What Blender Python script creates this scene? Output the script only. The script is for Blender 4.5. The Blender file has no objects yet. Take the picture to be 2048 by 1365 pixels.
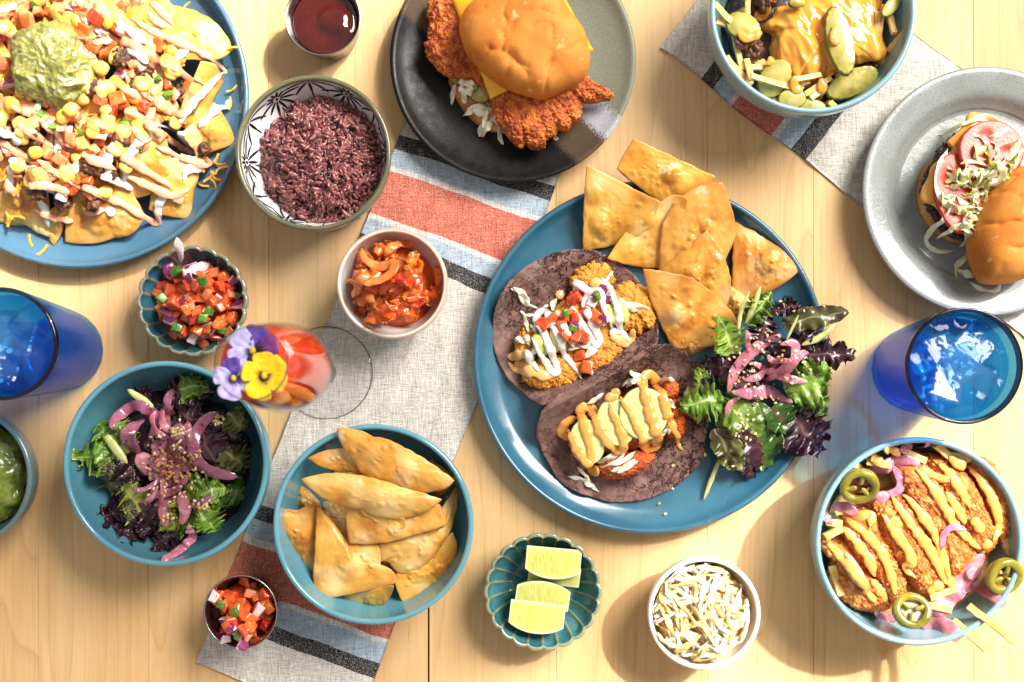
import bpy, bmesh, math, random
import numpy as np
from mathutils import Vector, Euler, Matrix

random.seed(7)
rng = np.random.default_rng(11)
D = 0.85            # camera height above the table (m)
S = 2500.0          # photo pixels per metre on the table
scene = bpy.context.scene
COL = scene.collection

# ------------------------------------------------------------------ camera
cam = bpy.data.cameras.new('camera')
cam.sensor_width = 36.0
cam.lens = 36.0 * D / 0.8192
cam.clip_start = 0.02
cam.clip_end = 50
cam.dof.use_dof = True
cam.dof.focus_distance = D - 0.035
cam.dof.aperture_fstop = 8.0
camo = bpy.data.objects.new('camera', cam)
CY = (682.5 - 790.0) / S      # the point straight below the lens is a little below the frame centre
camo.location = (0, CY, D)
cam.shift_y = -CY / 0.8192
COL.objects.link(camo)
scene.camera = camo

# ------------------------------------------------------------------ light
world = bpy.data.worlds.new('World')
scene.world = world
world.use_nodes = True
bg = world.node_tree.nodes['Background']
bg.inputs[0].default_value = (1.0, 0.95, 0.90, 1)
bg.inputs[1].default_value = 0.33


def area(name, loc, direction, sx, sy, power, color, spread=180, roll_axis=None):
    l = bpy.data.lights.new(name, 'AREA')
    l.shape = 'RECTANGLE'
    l.size = sx
    l.size_y = sy
    l.energy = power
    l.color = color
    l.spread = math.radians(spread)
    o = bpy.data.objects.new(name, l)
    z = -Vector(direction).normalized()
    x = Vector(roll_axis).normalized()
    y = z.cross(x).normalized()
    o.matrix_world = Matrix(((x.x, y.x, z.x, loc[0]), (x.y, y.y, z.y, loc[1]), (x.z, y.z, z.z, loc[2]), (0, 0, 0, 1)))
    COL.objects.link(o)
    return o


SUN_EL = math.radians(47)
hx, hy = 0.75, 0.66                              # towards the window, seen from the table
sv = Vector((hx * math.cos(SUN_EL), hy * math.cos(SUN_EL), math.sin(SUN_EL))).normalized()
perp = Vector((0.66, -0.75, 0)).normalized()
# the bright window itself: soft light from the upper right
wd = Vector((hx * 0.74, hy * 0.74, 0.70)).normalized()
area('window_light', wd * 2.7, -wd, 1.35, 1.3, 92.0, (1.0, 0.95, 0.88), 170, perp)
# sun coming through two panes of that window: nearly parallel beams
p1 = perp * (-0.55) + sv * 2.6
area('sunbeam_light', p1, -sv, 0.60, 1.5, 4.0, (1.0, 0.97, 0.93), 2.6, perp)
p2 = perp * (0.51) + sv * 2.6
area('sunbeam_light', p2, -sv, 0.62, 1.5, 4.0, (1.0, 0.97, 0.93), 2.6, perp)

scene.view_settings.view_transform = 'Standard'
scene.view_settings.look = 'None'
scene.view_settings.exposure = 0.62
scene.view_settings.gamma = 1.0
scene.view_settings.use_curve_mapping = False
scene.cycles.use_denoising = True
scene.cycles.max_bounces = 10
scene.cycles.transparent_max_bounces = 24
scene.cycles.caustics_reflective = False
scene.cycles.caustics_refractive = False
scene.cycles.sample_clamp_indirect = 6.0

# ------------------------------------------------------------------ noise
_perm = np.random.default_rng(3).permutation(256)
_perm = np.concatenate([_perm, _perm, _perm])
_g = np.random.default_rng(4).normal(size=(256, 3))
_g /= np.linalg.norm(_g, axis=1)[:, None]


def pn(P):
    """gradient noise, P (N,3) -> (N,), about -1..1"""
    P = np.asarray(P, float)
    i = np.floor(P).astype(int)
    f = P - i
    i &= 255
    u = f * f * f * (f * (f * 6 - 15) + 10)
    out = np.zeros(len(P))
    for dx in (0, 1):
        for dy in (0, 1):
            for dz in (0, 1):
                h = _perm[_perm[_perm[i[:, 0] + dx] + i[:, 1] + dy] + i[:, 2] + dz]
                gr = _g[h]
                d = (f[:, 0] - dx) * gr[:, 0] + (f[:, 1] - dy) * gr[:, 1] + (f[:, 2] - dz) * gr[:, 2]
                w = (u[:, 0] if dx else 1 - u[:, 0]) * (u[:, 1] if dy else 1 - u[:, 1]) * (u[:, 2] if dz else 1 - u[:, 2])
                out += w * d
    return out * 1.6


def fbm(P, sc, octv=4, seed=0.0, ridge=False, gain=0.5):
    P = np.asarray(P, float) * sc + np.array([seed * 3.17, seed * 7.77, seed * 1.31])
    o = np.zeros(len(P)); a = 1.0; t = 0.0
    for k in range(octv):
        n = pn(P)
        if ridge:
            n = 1 - np.abs(n) * 2
        o += a * n; t += a; a *= gain
        P = P * 2.03 + 11.3
    return o / t


def worley(P, sc, seed=0):
    P = np.asarray(P, float) * sc + seed * 5.3
    i = np.floor(P).astype(int); f = P - i
    best = np.full(len(P), 9.0)
    for dx in (-1, 0, 1):
        for dy in (-1, 0, 1):
            for dz in (-1, 0, 1):
                c = (i + np.array([dx, dy, dz])) & 255
                h = _perm[_perm[_perm[c[:, 0]] + c[:, 1]] + c[:, 2]]
                q = np.stack([_perm[h] / 255., _perm[h + 7] / 255., _perm[h + 31] / 255.], 1)
                d = ((q + np.array([dx, dy, dz]) - f) ** 2).sum(1)
                best = np.minimum(best, d)
    return np.sqrt(best)


# ------------------------------------------------------------------ pixels to places
def W(px, py, h=0.0):
    k = (D - h) / D
    return np.array([(px - 1024.0) / S * k, CY + ((682.5 - py) / S - CY) * k])


def WL(pts, h=0.0):
    return np.array([W(p[0], p[1], h) for p in pts])


def Z(pts, ox, oy, sc):
    return [(ox + p[0] / sc, oy + p[1] / sc) + tuple(p[2:]) for p in pts]


# ------------------------------------------------------------------ height field for resting things on things
class HF:
    c = 0.001
    nx, ny = 1240, 900
    g = np.zeros((900, 1240))

    @classmethod
    def ij(s, x, y):
        return (np.clip(((np.asarray(y) + 0.45) / s.c).astype(int), 0, s.ny - 1),
                np.clip(((np.asarray(x) + 0.62) / s.c).astype(int), 0, s.nx - 1))

    @classmethod
    def pts(s, V):
        i, j = s.ij(V[:, 0], V[:, 1])
        np.maximum.at(s.g, (i, j), V[:, 2])

    @classmethod
    def mesh(s, V, F):
        for f in F:
            f = np.asarray(f)
            if len(f) == 0:
                continue
            P = V[f]
            ext = np.abs(P - P.mean(1, keepdims=True)).max()
            k = int(min(10, max(2, math.ceil(2 * ext / s.c))))
            t = (np.arange(k) + 0.5) / k
            if f.shape[1] == 4:
                for a in t:
                    for b in t:
                        s.pts(P[:, 0] * (1 - a) * (1 - b) + P[:, 1] * a * (1 - b) + P[:, 2] * a * b + P[:, 3] * (1 - a) * b)
            else:
                for a in t:
                    for b in t:
                        if a + b < 1:
                            s.pts(P[:, 0] * (1 - a - b) + P[:, 1] * a + P[:, 2] * b)

    @classmethod
    def top(s, x, y, r=0.002):
        i, j = s.ij(x, y); n = max(0, int(round(r / s.c)))
        return float(s.g[max(0, i - n):i + n + 1, max(0, j - n):j + n + 1].max())

    @classmethod
    def mean(s, x, y, r=0.003):
        i, j = s.ij(x, y); n = max(1, int(round(r / s.c)))
        return float(np.percentile(s.g[max(0, i - n):i + n + 1, max(0, j - n):j + n + 1], 70))

    @classmethod
    def disc(s, x, y, r, z):
        i, j = s.ij(x, y); n = max(1, int(round(r / s.c)))
        a = s.g[max(0, i - n):i + n + 1, max(0, j - n):j + n + 1]
        np.maximum(a, z, out=a)


# ------------------------------------------------------------------ objects
POS = {}


def me_new(name, V, F, mats, smooth=True, fm=None, attr=None):
    V = np.asarray(V, float)
    me = bpy.data.meshes.new(name)
    F = [np.asarray(f, int) for f in (F if isinstance(F, (list, tuple)) else [F]) if len(f)]
    nl = sum(f.size for f in F); nf = sum(len(f) for f in F)
    me.vertices.add(len(V)); me.vertices.foreach_set('co', V.astype(np.float32).ravel())
    me.loops.add(nl); me.loops.foreach_set('vertex_index', np.concatenate([f.ravel() for f in F]).astype(np.int32))
    me.polygons.add(nf)
    tot = np.concatenate([np.full(len(f), f.shape[1]) for f in F])
    st = np.concatenate([[0], np.cumsum(tot)[:-1]])
    me.polygons.foreach_set('loop_start', st.astype(np.int32))
    me.polygons.foreach_set('loop_total', tot.astype(np.int32))
    me.polygons.foreach_set('use_smooth', np.full(nf, bool(smooth)))
    if fm is not None:
        me.polygons.foreach_set('material_index', np.asarray(fm).astype(np.int32))
    for m in (mats if isinstance(mats, (list, tuple)) else [mats]):
        me.materials.append(m)
    if attr:
        for k, a in attr.items():
            at = me.attributes.new(k, 'FLOAT', 'POINT')
            at.data.foreach_set('value', np.asarray(a, np.float32))
    me.update(calc_edges=True)
    me.validate()
    return me


def tag(o, label=None, cat=None, group=None, kind=None):
    if label: o['label'] = label
    if cat: o['category'] = cat
    if group: o['group'] = group
    if kind: o['kind'] = kind
    return o


def link(o, parent, loc):
    COL.objects.link(o)
    POS[o.name] = np.array(loc, float)
    if parent is not None:
        o.parent = parent
        o.location = Vector(loc) - Vector(POS[parent.name])
    else:
        o.location = Vector(loc)
    return o


def mk(name, V, F, mats, parent=None, label=None, cat=None, group=None, kind=None, smooth=True, hf=True, fm=None, attr=None):
    V = np.asarray(V, float)
    if not isinstance(F, (list, tuple)):
        F = [F]
    loc = np.array([(V[:, 0].min() + V[:, 0].max()) / 2, (V[:, 1].min() + V[:, 1].max()) / 2, V[:, 2].min()])
    me = me_new(name, V - loc, F, mats, smooth, fm, attr)
    o = bpy.data.objects.new(name, me)
    link(o, parent, loc)
    tag(o, label, cat, group, kind)
    if hf:
        HF.mesh(V, F)
    return o


def thing(name, label, cat, loc, group=None):
    o = bpy.data.objects.new(name, None)
    o.empty_display_size = 0.02
    link(o, None, loc)
    return tag(o, label, cat, group)


def inst(name, me, loc, rot, sc=1.0, parent=None, label=None, cat=None, group=None):
    o = bpy.data.objects.new(name, me)
    link(o, parent, loc)
    o.rotation_euler = rot
    o.scale = (sc, sc, sc) if not hasattr(sc, '__len__') else sc
    return tag(o, label, cat, group)


# ------------------------------------------------------------------ materials
def lin(c):
    """sRGB 0-255 to linear"""
    return tuple(((v / 255.) / 12.92 if v <= 10 else (((v / 255.) + 0.055) / 1.055) ** 2.4) for v in c) + (1,)


def M(name, cols, sc=80, rough=.5, bump=0., bsc=700, sss=0., spec=.5, coat=0., var=0., hvar=0., det=4, metal=0., trans=0.,
      attr=None, spots=None, stretch=None, lo=.32, hi=.68, rv=0., spots2=None):
    m = bpy.data.materials.new(name); m.use_nodes = True
    nt = m.node_tree; N = nt.nodes; L = nt.links
    b = N['Principled BSDF']
    tc = N.new('ShaderNodeTexCoord'); oi = N.new('ShaderNodeObjectInfo')
    co = tc.outputs['Object']
    if stretch:
        mp = N.new('ShaderNodeMapping'); mp.inputs['Scale'].default_value = stretch
        L.new(co, mp.inputs['Vector']); co = mp.outputs[0]
    w = N.new('ShaderNodeMath'); w.operation = 'MULTIPLY'; w.inputs[1].default_value = 40.
    L.new(oi.outputs['Random'], w.inputs[0])

    def noise(scale, detail, rg=.55):
        n = N.new('ShaderNodeTexNoise'); n.noise_dimensions = '4D'
        n.inputs['Scale'].default_value = scale; n.inputs['Detail'].default_value = detail
        n.inputs['Roughness'].default_value = rg
        L.new(co, n.inputs['Vector']); L.new(w.outputs[0], n.inputs['W'])
        return n.outputs[0]
    n1 = noise(sc, det)
    rp = N.new('ShaderNodeValToRGB'); e = rp.color_ramp.elements
    k = len(cols)
    while len(e) < k: e.new(.5)
    for i, c in enumerate(cols):
        e[i].position = lo + (hi - lo) * (i / max(1, k - 1)); e[i].color = c if len(c) == 4 else lin(c)
    L.new(n1, rp.inputs[0]); out = rp.outputs[0]

    def mixc(fac, a, colr):
        mx = N.new('ShaderNodeMix'); mx.data_type = 'RGBA'
        L.new(fac, mx.inputs[0]); L.new(a, mx.inputs[6]); mx.inputs[7].default_value = colr if len(colr) == 4 else lin(colr)
        return mx.outputs[2]
    for sp in (spots, spots2):
        if sp:                                   # (colour, scale, threshold)
            ns = noise(sp[1], 2)
            r2 = N.new('ShaderNodeValToRGB'); r2.color_ramp.elements[0].position = sp[2]; r2.color_ramp.elements[1].position = min(1, sp[2] + .06)
            L.new(ns, r2.inputs[0]); out = mixc(r2.outputs[0], out, sp[0])
    if attr:                                     # list of (attribute, colour)
        for an, colr in (attr if isinstance(attr, list) else [attr]):
            at = N.new('ShaderNodeAttribute'); at.attribute_name = an
            out = mixc(at.outputs['Fac'], out, colr)
    if var or hvar:
        hs = N.new('ShaderNodeHueSaturation')
        mr = N.new('ShaderNodeMapRange'); mr.inputs[3].default_value = 1 - var; mr.inputs[4].default_value = 1 + var
        L.new(oi.outputs['Random'], mr.inputs[0]); L.new(mr.outputs[0], hs.inputs['Value'])
        if hvar:
            fr = N.new('ShaderNodeMath'); fr.operation = 'MULTIPLY'; fr.inputs[1].default_value = 7.13
            fr2 = N.new('ShaderNodeMath'); fr2.operation = 'FRACT'
            mh = N.new('ShaderNodeMapRange'); mh.inputs[3].default_value = .5 - hvar; mh.inputs[4].default_value = .5 + hvar
            L.new(oi.outputs['Random'], fr.inputs[0]); L.new(fr.outputs[0], fr2.inputs[0]); L.new(fr2.outputs[0], mh.inputs[0]); L.new(mh.outputs[0], hs.inputs['Hue'])
        L.new(out, hs.inputs['Color']); out = hs.outputs[0]
    L.new(out, b.inputs['Base Color'])
    b.inputs['Roughness'].default_value = rough
    if rv:
        mr = N.new('ShaderNodeMapRange'); mr.inputs[3].default_value = rough - rv; mr.inputs[4].default_value = rough + rv
        mr.inputs[1].default_value = .35; mr.inputs[2].default_value = .65
        L.new(noise(sc * 2.3, 3), mr.inputs[0]); L.new(mr.outputs[0], b.inputs['Roughness'])
    b.inputs['Specular IOR Level'].default_value = spec
    b.inputs['Metallic'].default_value = metal
    if coat:
        b.inputs['Coat Weight'].default_value = coat; b.inputs['Coat Roughness'].default_value = .08
    if sss:
        b.inputs['Subsurface Weight'].default_value = sss
        b.inputs['Subsurface Radius'].default_value = (1., .5, .25)
        b.inputs['Subsurface Scale'].default_value = .003
    if trans:
        b.inputs['Transmission Weight'].default_value = trans
    if bump:
        nb = noise(bsc, 4, .6)
        bp = N.new('ShaderNodeBump'); bp.inputs['Strength'].default_value = 1.; bp.inputs['Distance'].default_value = bump
        L.new(nb, bp.inputs['Height']); L.new(bp.outputs[0], b.inputs['Normal'])
    return m


def glassm(name, tint, rough=.02, ior=1.45, gl=1.0, bump=0., bsc=100, body=0., bodyc=(1, 1, 1), edge=None, refl=.75):
    """clear sheet: tinted see-through plus a fresnel reflection"""
    m = bpy.data.materials.new(name); m.use_nodes = True
    nt = m.node_tree; N = nt.nodes; L = nt.links
    N.remove(N['Principled BSDF']); out = N['Material Output']
    tr = N.new('ShaderNodeBsdfTransparent'); tr.inputs[0].default_value = tuple(tint) + (1,)
    g = N.new('ShaderNodeBsdfGlossy'); g.inputs['Roughness'].default_value = rough
    g.inputs[0].default_value = (gl, gl, gl, 1)
    lw = N.new('ShaderNodeLayerWeight'); lw.inputs[0].default_value = .5
    pw = N.new('ShaderNodeMath'); pw.operation = 'POWER'; pw.inputs[1].default_value = 3.5; L.new(lw.outputs['Facing'], pw.inputs[0])
    fr = N.new('ShaderNodeMath'); fr.operation = 'MULTIPLY_ADD'; fr.inputs[1].default_value = refl; fr.inputs[2].default_value = ((ior - 1) / (ior + 1)) ** 2
    L.new(pw.outputs[0], fr.inputs[0])
    mx = N.new('ShaderNodeMixShader')
    if edge is not None:                          # glass looks darker where it is seen edge-on
        p2 = N.new('ShaderNodeMath'); p2.operation = 'POWER'; p2.inputs[1].default_value = 5.; L.new(lw.outputs['Facing'], p2.inputs[0])
        ec = N.new('ShaderNodeMix'); ec.data_type = 'RGBA'; L.new(p2.outputs[0], ec.inputs[0]); ec.inputs[6].default_value = tuple(tint) + (1,); ec.inputs[7].default_value = tuple(edge) + (1,)
        L.new(ec.outputs[2], tr.inputs[0])
    src = tr.outputs[0]
    if body:
        df = N.new('ShaderNodeBsdfPrincipled'); df.inputs['Base Color'].default_value = tuple(bodyc) + (1,); df.inputs['Roughness'].default_value = .15
        m0 = N.new('ShaderNodeMixShader'); m0.inputs[0].default_value = body
        L.new(tr.outputs[0], m0.inputs[1]); L.new(df.outputs[0], m0.inputs[2]); src = m0.outputs[0]
    L.new(fr.outputs[0], mx.inputs[0]); L.new(src, mx.inputs[1]); L.new(g.outputs[0], mx.inputs[2])
    if bump:
        tc = N.new('ShaderNodeTexCoord'); n = N.new('ShaderNodeTexNoise'); n.inputs['Scale'].default_value = bsc; n.inputs['Detail'].default_value = 1
        L.new(tc.outputs['Object'], n.inputs['Vector'])
        bp = N.new('ShaderNodeBump'); bp.inputs['Distance'].default_value = bump; L.new(n.outputs[0], bp.inputs['Height'])
        L.new(bp.outputs[0], g.inputs['Normal']); L.new(bp.outputs[0], lw.inputs['Normal'])
    L.new(mx.outputs[0], out.inputs['Surface'])
    return m


# ------------------------------------------------------------------ shapes
def catm(P, n, closed=False):
    P = np.asarray(P, float)
    if closed:
        Q = np.concatenate([P[-1:], P, P[:2]])
    else:
        Q = np.concatenate([2 * P[:1] - P[1:2], P, 2 * P[-1:] - P[-2:-1]])
    m = len(Q) - 3
    seg = np.linalg.norm(Q[2:2 + m] - Q[1:1 + m], axis=1) + 1e-9
    cum = np.concatenate([[0], np.cumsum(seg)])
    t = np.linspace(0, cum[-1], n, endpoint=not closed)
    k = np.clip(np.searchsorted(cum, t, side='right') - 1, 0, m - 1)
    u = ((t - cum[k]) / seg[k])[:, None]
    a, b, c, d = Q[k], Q[k + 1], Q[k + 2], Q[k + 3]
    return .5 * ((2 * b) + (-a + c) * u + (2 * a - 5 * b + 4 * c - d) * u * u + (-a + 3 * b - 3 * c + d) * u ** 3)


def lathe(prof, n=128, cx=0., cy=0., z0=0., mod=None):
    prof = np.asarray(prof, float)
    th = np.linspace(0, 2 * np.pi, n, endpoint=False)
    R = np.repeat(prof[:, 0:1], n, 1); Zz = np.repeat(prof[:, 1:2], n, 1); T = np.repeat(th[None], len(prof), 0)
    I = np.repeat(np.arange(len(prof))[:, None], n, 1)
    if mod is not None:
        R, Zz = mod(R, Zz, T, I)
    V = np.stack([cx + R * np.cos(T), cy + R * np.sin(T), z0 + Zz], -1).reshape(-1, 3)
    m = len(prof)
    i = np.arange(m - 1)[:, None]; j = np.arange(n)[None]
    F = np.stack([i * n + j, i * n + (j + 1) % n, (i + 1) * n + (j + 1) % n, (i + 1) * n + j], -1).reshape(-1, 4)
    return V, F


def sheet(out, zt, thick, rings=20, center=None, zrim=None):
    """solid slab over a star-shaped outline; zt(X (M,2), r (M)) gives the top surface"""
    out = np.asarray(out, float); N = len(out)
    c = out.mean(0) if center is None else np.asarray(center, float)
    rs = np.linspace(0, 1, rings + 1)[1:]
    X = np.concatenate([c[None]] + [c + (out - c) * r for r in rs])
    r = np.concatenate([[0]] + [np.full(N, q) for q in rs])
    zt_ = zt(X, r)
    th = thick if not callable(thick) else thick(X, r)
    edge = np.where(r > .999, .28, 0.)
    top = np.column_stack([X, zt_ - th * edge]); bot = np.column_stack([X, zt_ - th + th * edge])
    V = np.concatenate([top, bot]); o = len(X)
    j = np.arange(N); jn = (j + 1) % N
    tri = np.stack([np.zeros(N, int), 1 + j, 1 + jn], 1)
    q = []
    for k in range(rings - 1):
        a = 1 + k * N; b = a + N
        q.append(np.stack([a + j, b + j, b + jn, a + jn], 1))
    q = np.concatenate(q)
    a = 1 + (rings - 1) * N
    side = np.stack([a + j, o + a + j, o + a + jn, a + jn], 1)
    quads = np.concatenate([q, q[:, ::-1] + o, side]); tris = np.concatenate([tri, tri[:, ::-1] + o])
    return V, [quads, tris], np.concatenate([r, r]), X


def mound(out, z0, H, rings=24, e1=1., e2=1., center=None):
    out = np.asarray(out, float); N = len(out)
    nx_ = np.roll(out, -1, 0)
    if (out[:, 0] * nx_[:, 1] - out[:, 1] * nx_[:, 0]).sum() < 0:      # keep the outline anticlockwise so normals point up
        out = out[::-1]
    c = out.mean(0) if center is None else np.asarray(center, float)
    a = np.linspace(0, np.pi / 2, rings + 1)[1:]
    rr = np.sin(a) ** e1; zz = np.cos(a) ** e2; zz[-1] = 0
    X = np.concatenate([c[None]] + [c + (out - c) * q for q in rr])
    z = np.concatenate([[1.0]] + [np.full(N, q) for q in zz])
    r = np.concatenate([[0]] + [np.full(N, q) for q in rr])
    b = z0(X) if callable(z0) else z0
    V = np.column_stack([X, b + z * H])
    j = np.arange(N); jn = (j + 1) % N
    tri = np.stack([np.zeros(N, int), 1 + j, 1 + jn], 1)
    q = np.concatenate([np.stack([1 + k * N + j, 1 + k * N + N + j, 1 + k * N + N + jn, 1 + k * N + jn], 1) for k in range(rings - 1)])
    last = 1 + (rings - 1) * N
    zb = z0(c[None])[0] if callable(z0) else z0
    V = np.concatenate([V, [[c[0], c[1], min(zb, V[last:, 2].min())]]])
    tri2 = np.stack([np.full(N, len(V) - 1), last + jn, last + j], 1)
    return V, [q, np.concatenate([tri, tri2])], np.concatenate([r, [0.]])


def normals(V, F):
    n = np.zeros_like(V)
    for f in F:
        f = np.asarray(f)
        if len(f) == 0: continue
        if f.shape[1] == 4:
            fn = np.cross(V[f[:, 2]] - V[f[:, 0]], V[f[:, 3]] - V[f[:, 1]])
        else:
            fn = np.cross(V[f[:, 1]] - V[f[:, 0]], V[f[:, 2]] - V[f[:, 0]])
        for k in range(f.shape[1]):
            np.add.at(n, f[:, k], fn)
    return n / (np.linalg.norm(n, axis=1)[:, None] + 1e-12)


def tube(P, R, ns=8, flat=1., up=(0, 0, 1), round_=True, twist=None, sq=False, rexp=6):
    P = np.asarray(P, float); n = len(P)
    R = np.full(n, R) if np.isscalar(R) else np.asarray(R, float)
    T = np.gradient(P, axis=0); T /= np.linalg.norm(T, axis=1)[:, None] + 1e-12
    up = np.asarray(up, float)
    s = np.cross(T, np.broadcast_to(up, T.shape)); ln = np.linalg.norm(s, axis=1)
    s[ln < .05] = (1, 0, 0); s /= np.linalg.norm(s, axis=1)[:, None]
    nr = np.cross(s, T)
    if twist is not None:
        tw = np.asarray(twist)[:, None]
        s, nr = s * np.cos(tw) + nr * np.sin(tw), nr * np.cos(tw) - s * np.sin(tw)
    if round_:
        t = np.linspace(-1, 1, n); R = R * np.maximum(.05, np.sqrt(np.clip(1 - np.abs(t) ** rexp, 0, 1)))
    a = np.linspace(0, 2 * np.pi, ns, endpoint=False) + (np.pi / 4 if sq else 0)
    ring = P[:, None] + R[:, None, None] * (np.cos(a)[None, :, None] * s[:, None] + flat * np.sin(a)[None, :, None] * nr[:, None])
    V = np.concatenate([ring.reshape(-1, 3), P[:1], P[-1:]])
    i = np.arange(n - 1)[:, None]; j = np.arange(ns)[None]
    q = np.stack([i * ns + j, i * ns + (j + 1) % ns, (i + 1) * ns + (j + 1) % ns, (i + 1) * ns + j], -1).reshape(-1, 4)
    jj = np.arange(ns)
    t = np.concatenate([np.stack([np.full(ns, n * ns), (jj + 1) % ns, jj], 1), np.stack([np.full(ns, n * ns + 1), (n - 1) * ns + jj, (n - 1) * ns + (jj + 1) % ns], 1)])
    return V, [q, t]


def join(parts):
    Vs = []; Qs = []; Ts = []; o = 0
    for V, F in parts:
        Vs.append(V)
        for f in F:
            f = np.asarray(f)
            if len(f): (Qs if f.shape[1] == 4 else Ts).append(f + o)
        o += len(V)
    return np.concatenate(Vs), [np.concatenate(x) for x in (Qs, Ts) if x]


def ico(sub):
    bm = bmesh.new(); bmesh.ops.create_icosphere(bm, subdivisions=sub, radius=1.0)
    V = np.array([v.co[:] for v in bm.verts]); F = np.array([[v.index for v in f.verts] for f in bm.faces]); bm.free()
    return V, F


_ICO = {k: ico(k) for k in (1, 2, 3, 4, 5)}


def dice(sx, sy, sz, seed, jit=.16, bev=.18):
    """an irregular cut cube with softened edges, as a mesh data-block source"""
    r = np.random.default_rng(seed)
    bm = bmesh.new(); bmesh.ops.create_cube(bm, size=1.0)
    for v in bm.verts:
        v.co += Vector(r.uniform(-jit, jit, 3))
    bmesh.ops.bevel(bm, geom=list(bm.edges), offset=bev * .5, segments=2, affect='EDGES', profile=.6)
    bmesh.ops.triangulate(bm, faces=list(bm.faces))
    V = np.array([v.co[:] for v in bm.verts]) * np.array([sx, sy, sz])
    F = np.array([[v.index for v in f.verts] for f in bm.faces]); bm.free()
    return V, F


def poly(corners, n=22):
    """outline through (x, y, z, bulge) corners in world units; bulge pushes the next edge outward"""
    C = np.asarray([c[:3] for c in corners], float); B = [c[3] for c in corners]
    ctr = C[:, :2].mean(0); P = []
    for i in range(len(C)):
        a, b = C[i], C[(i + 1) % len(C)]
        t = np.linspace(0, 1, n, endpoint=False)[:, None]
        d = b[:2] - a[:2]; nr = np.array([d[1], -d[0]]); nr /= np.linalg.norm(nr) + 1e-9
        if np.dot(nr, (a[:2] + b[:2]) / 2 - ctr) < 0: nr = -nr
        q = a + (b - a) * t
        q[:, :2] += nr * B[i] * (4 * t * (1 - t))
        P.append(q)
    return np.concatenate(P)
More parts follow.
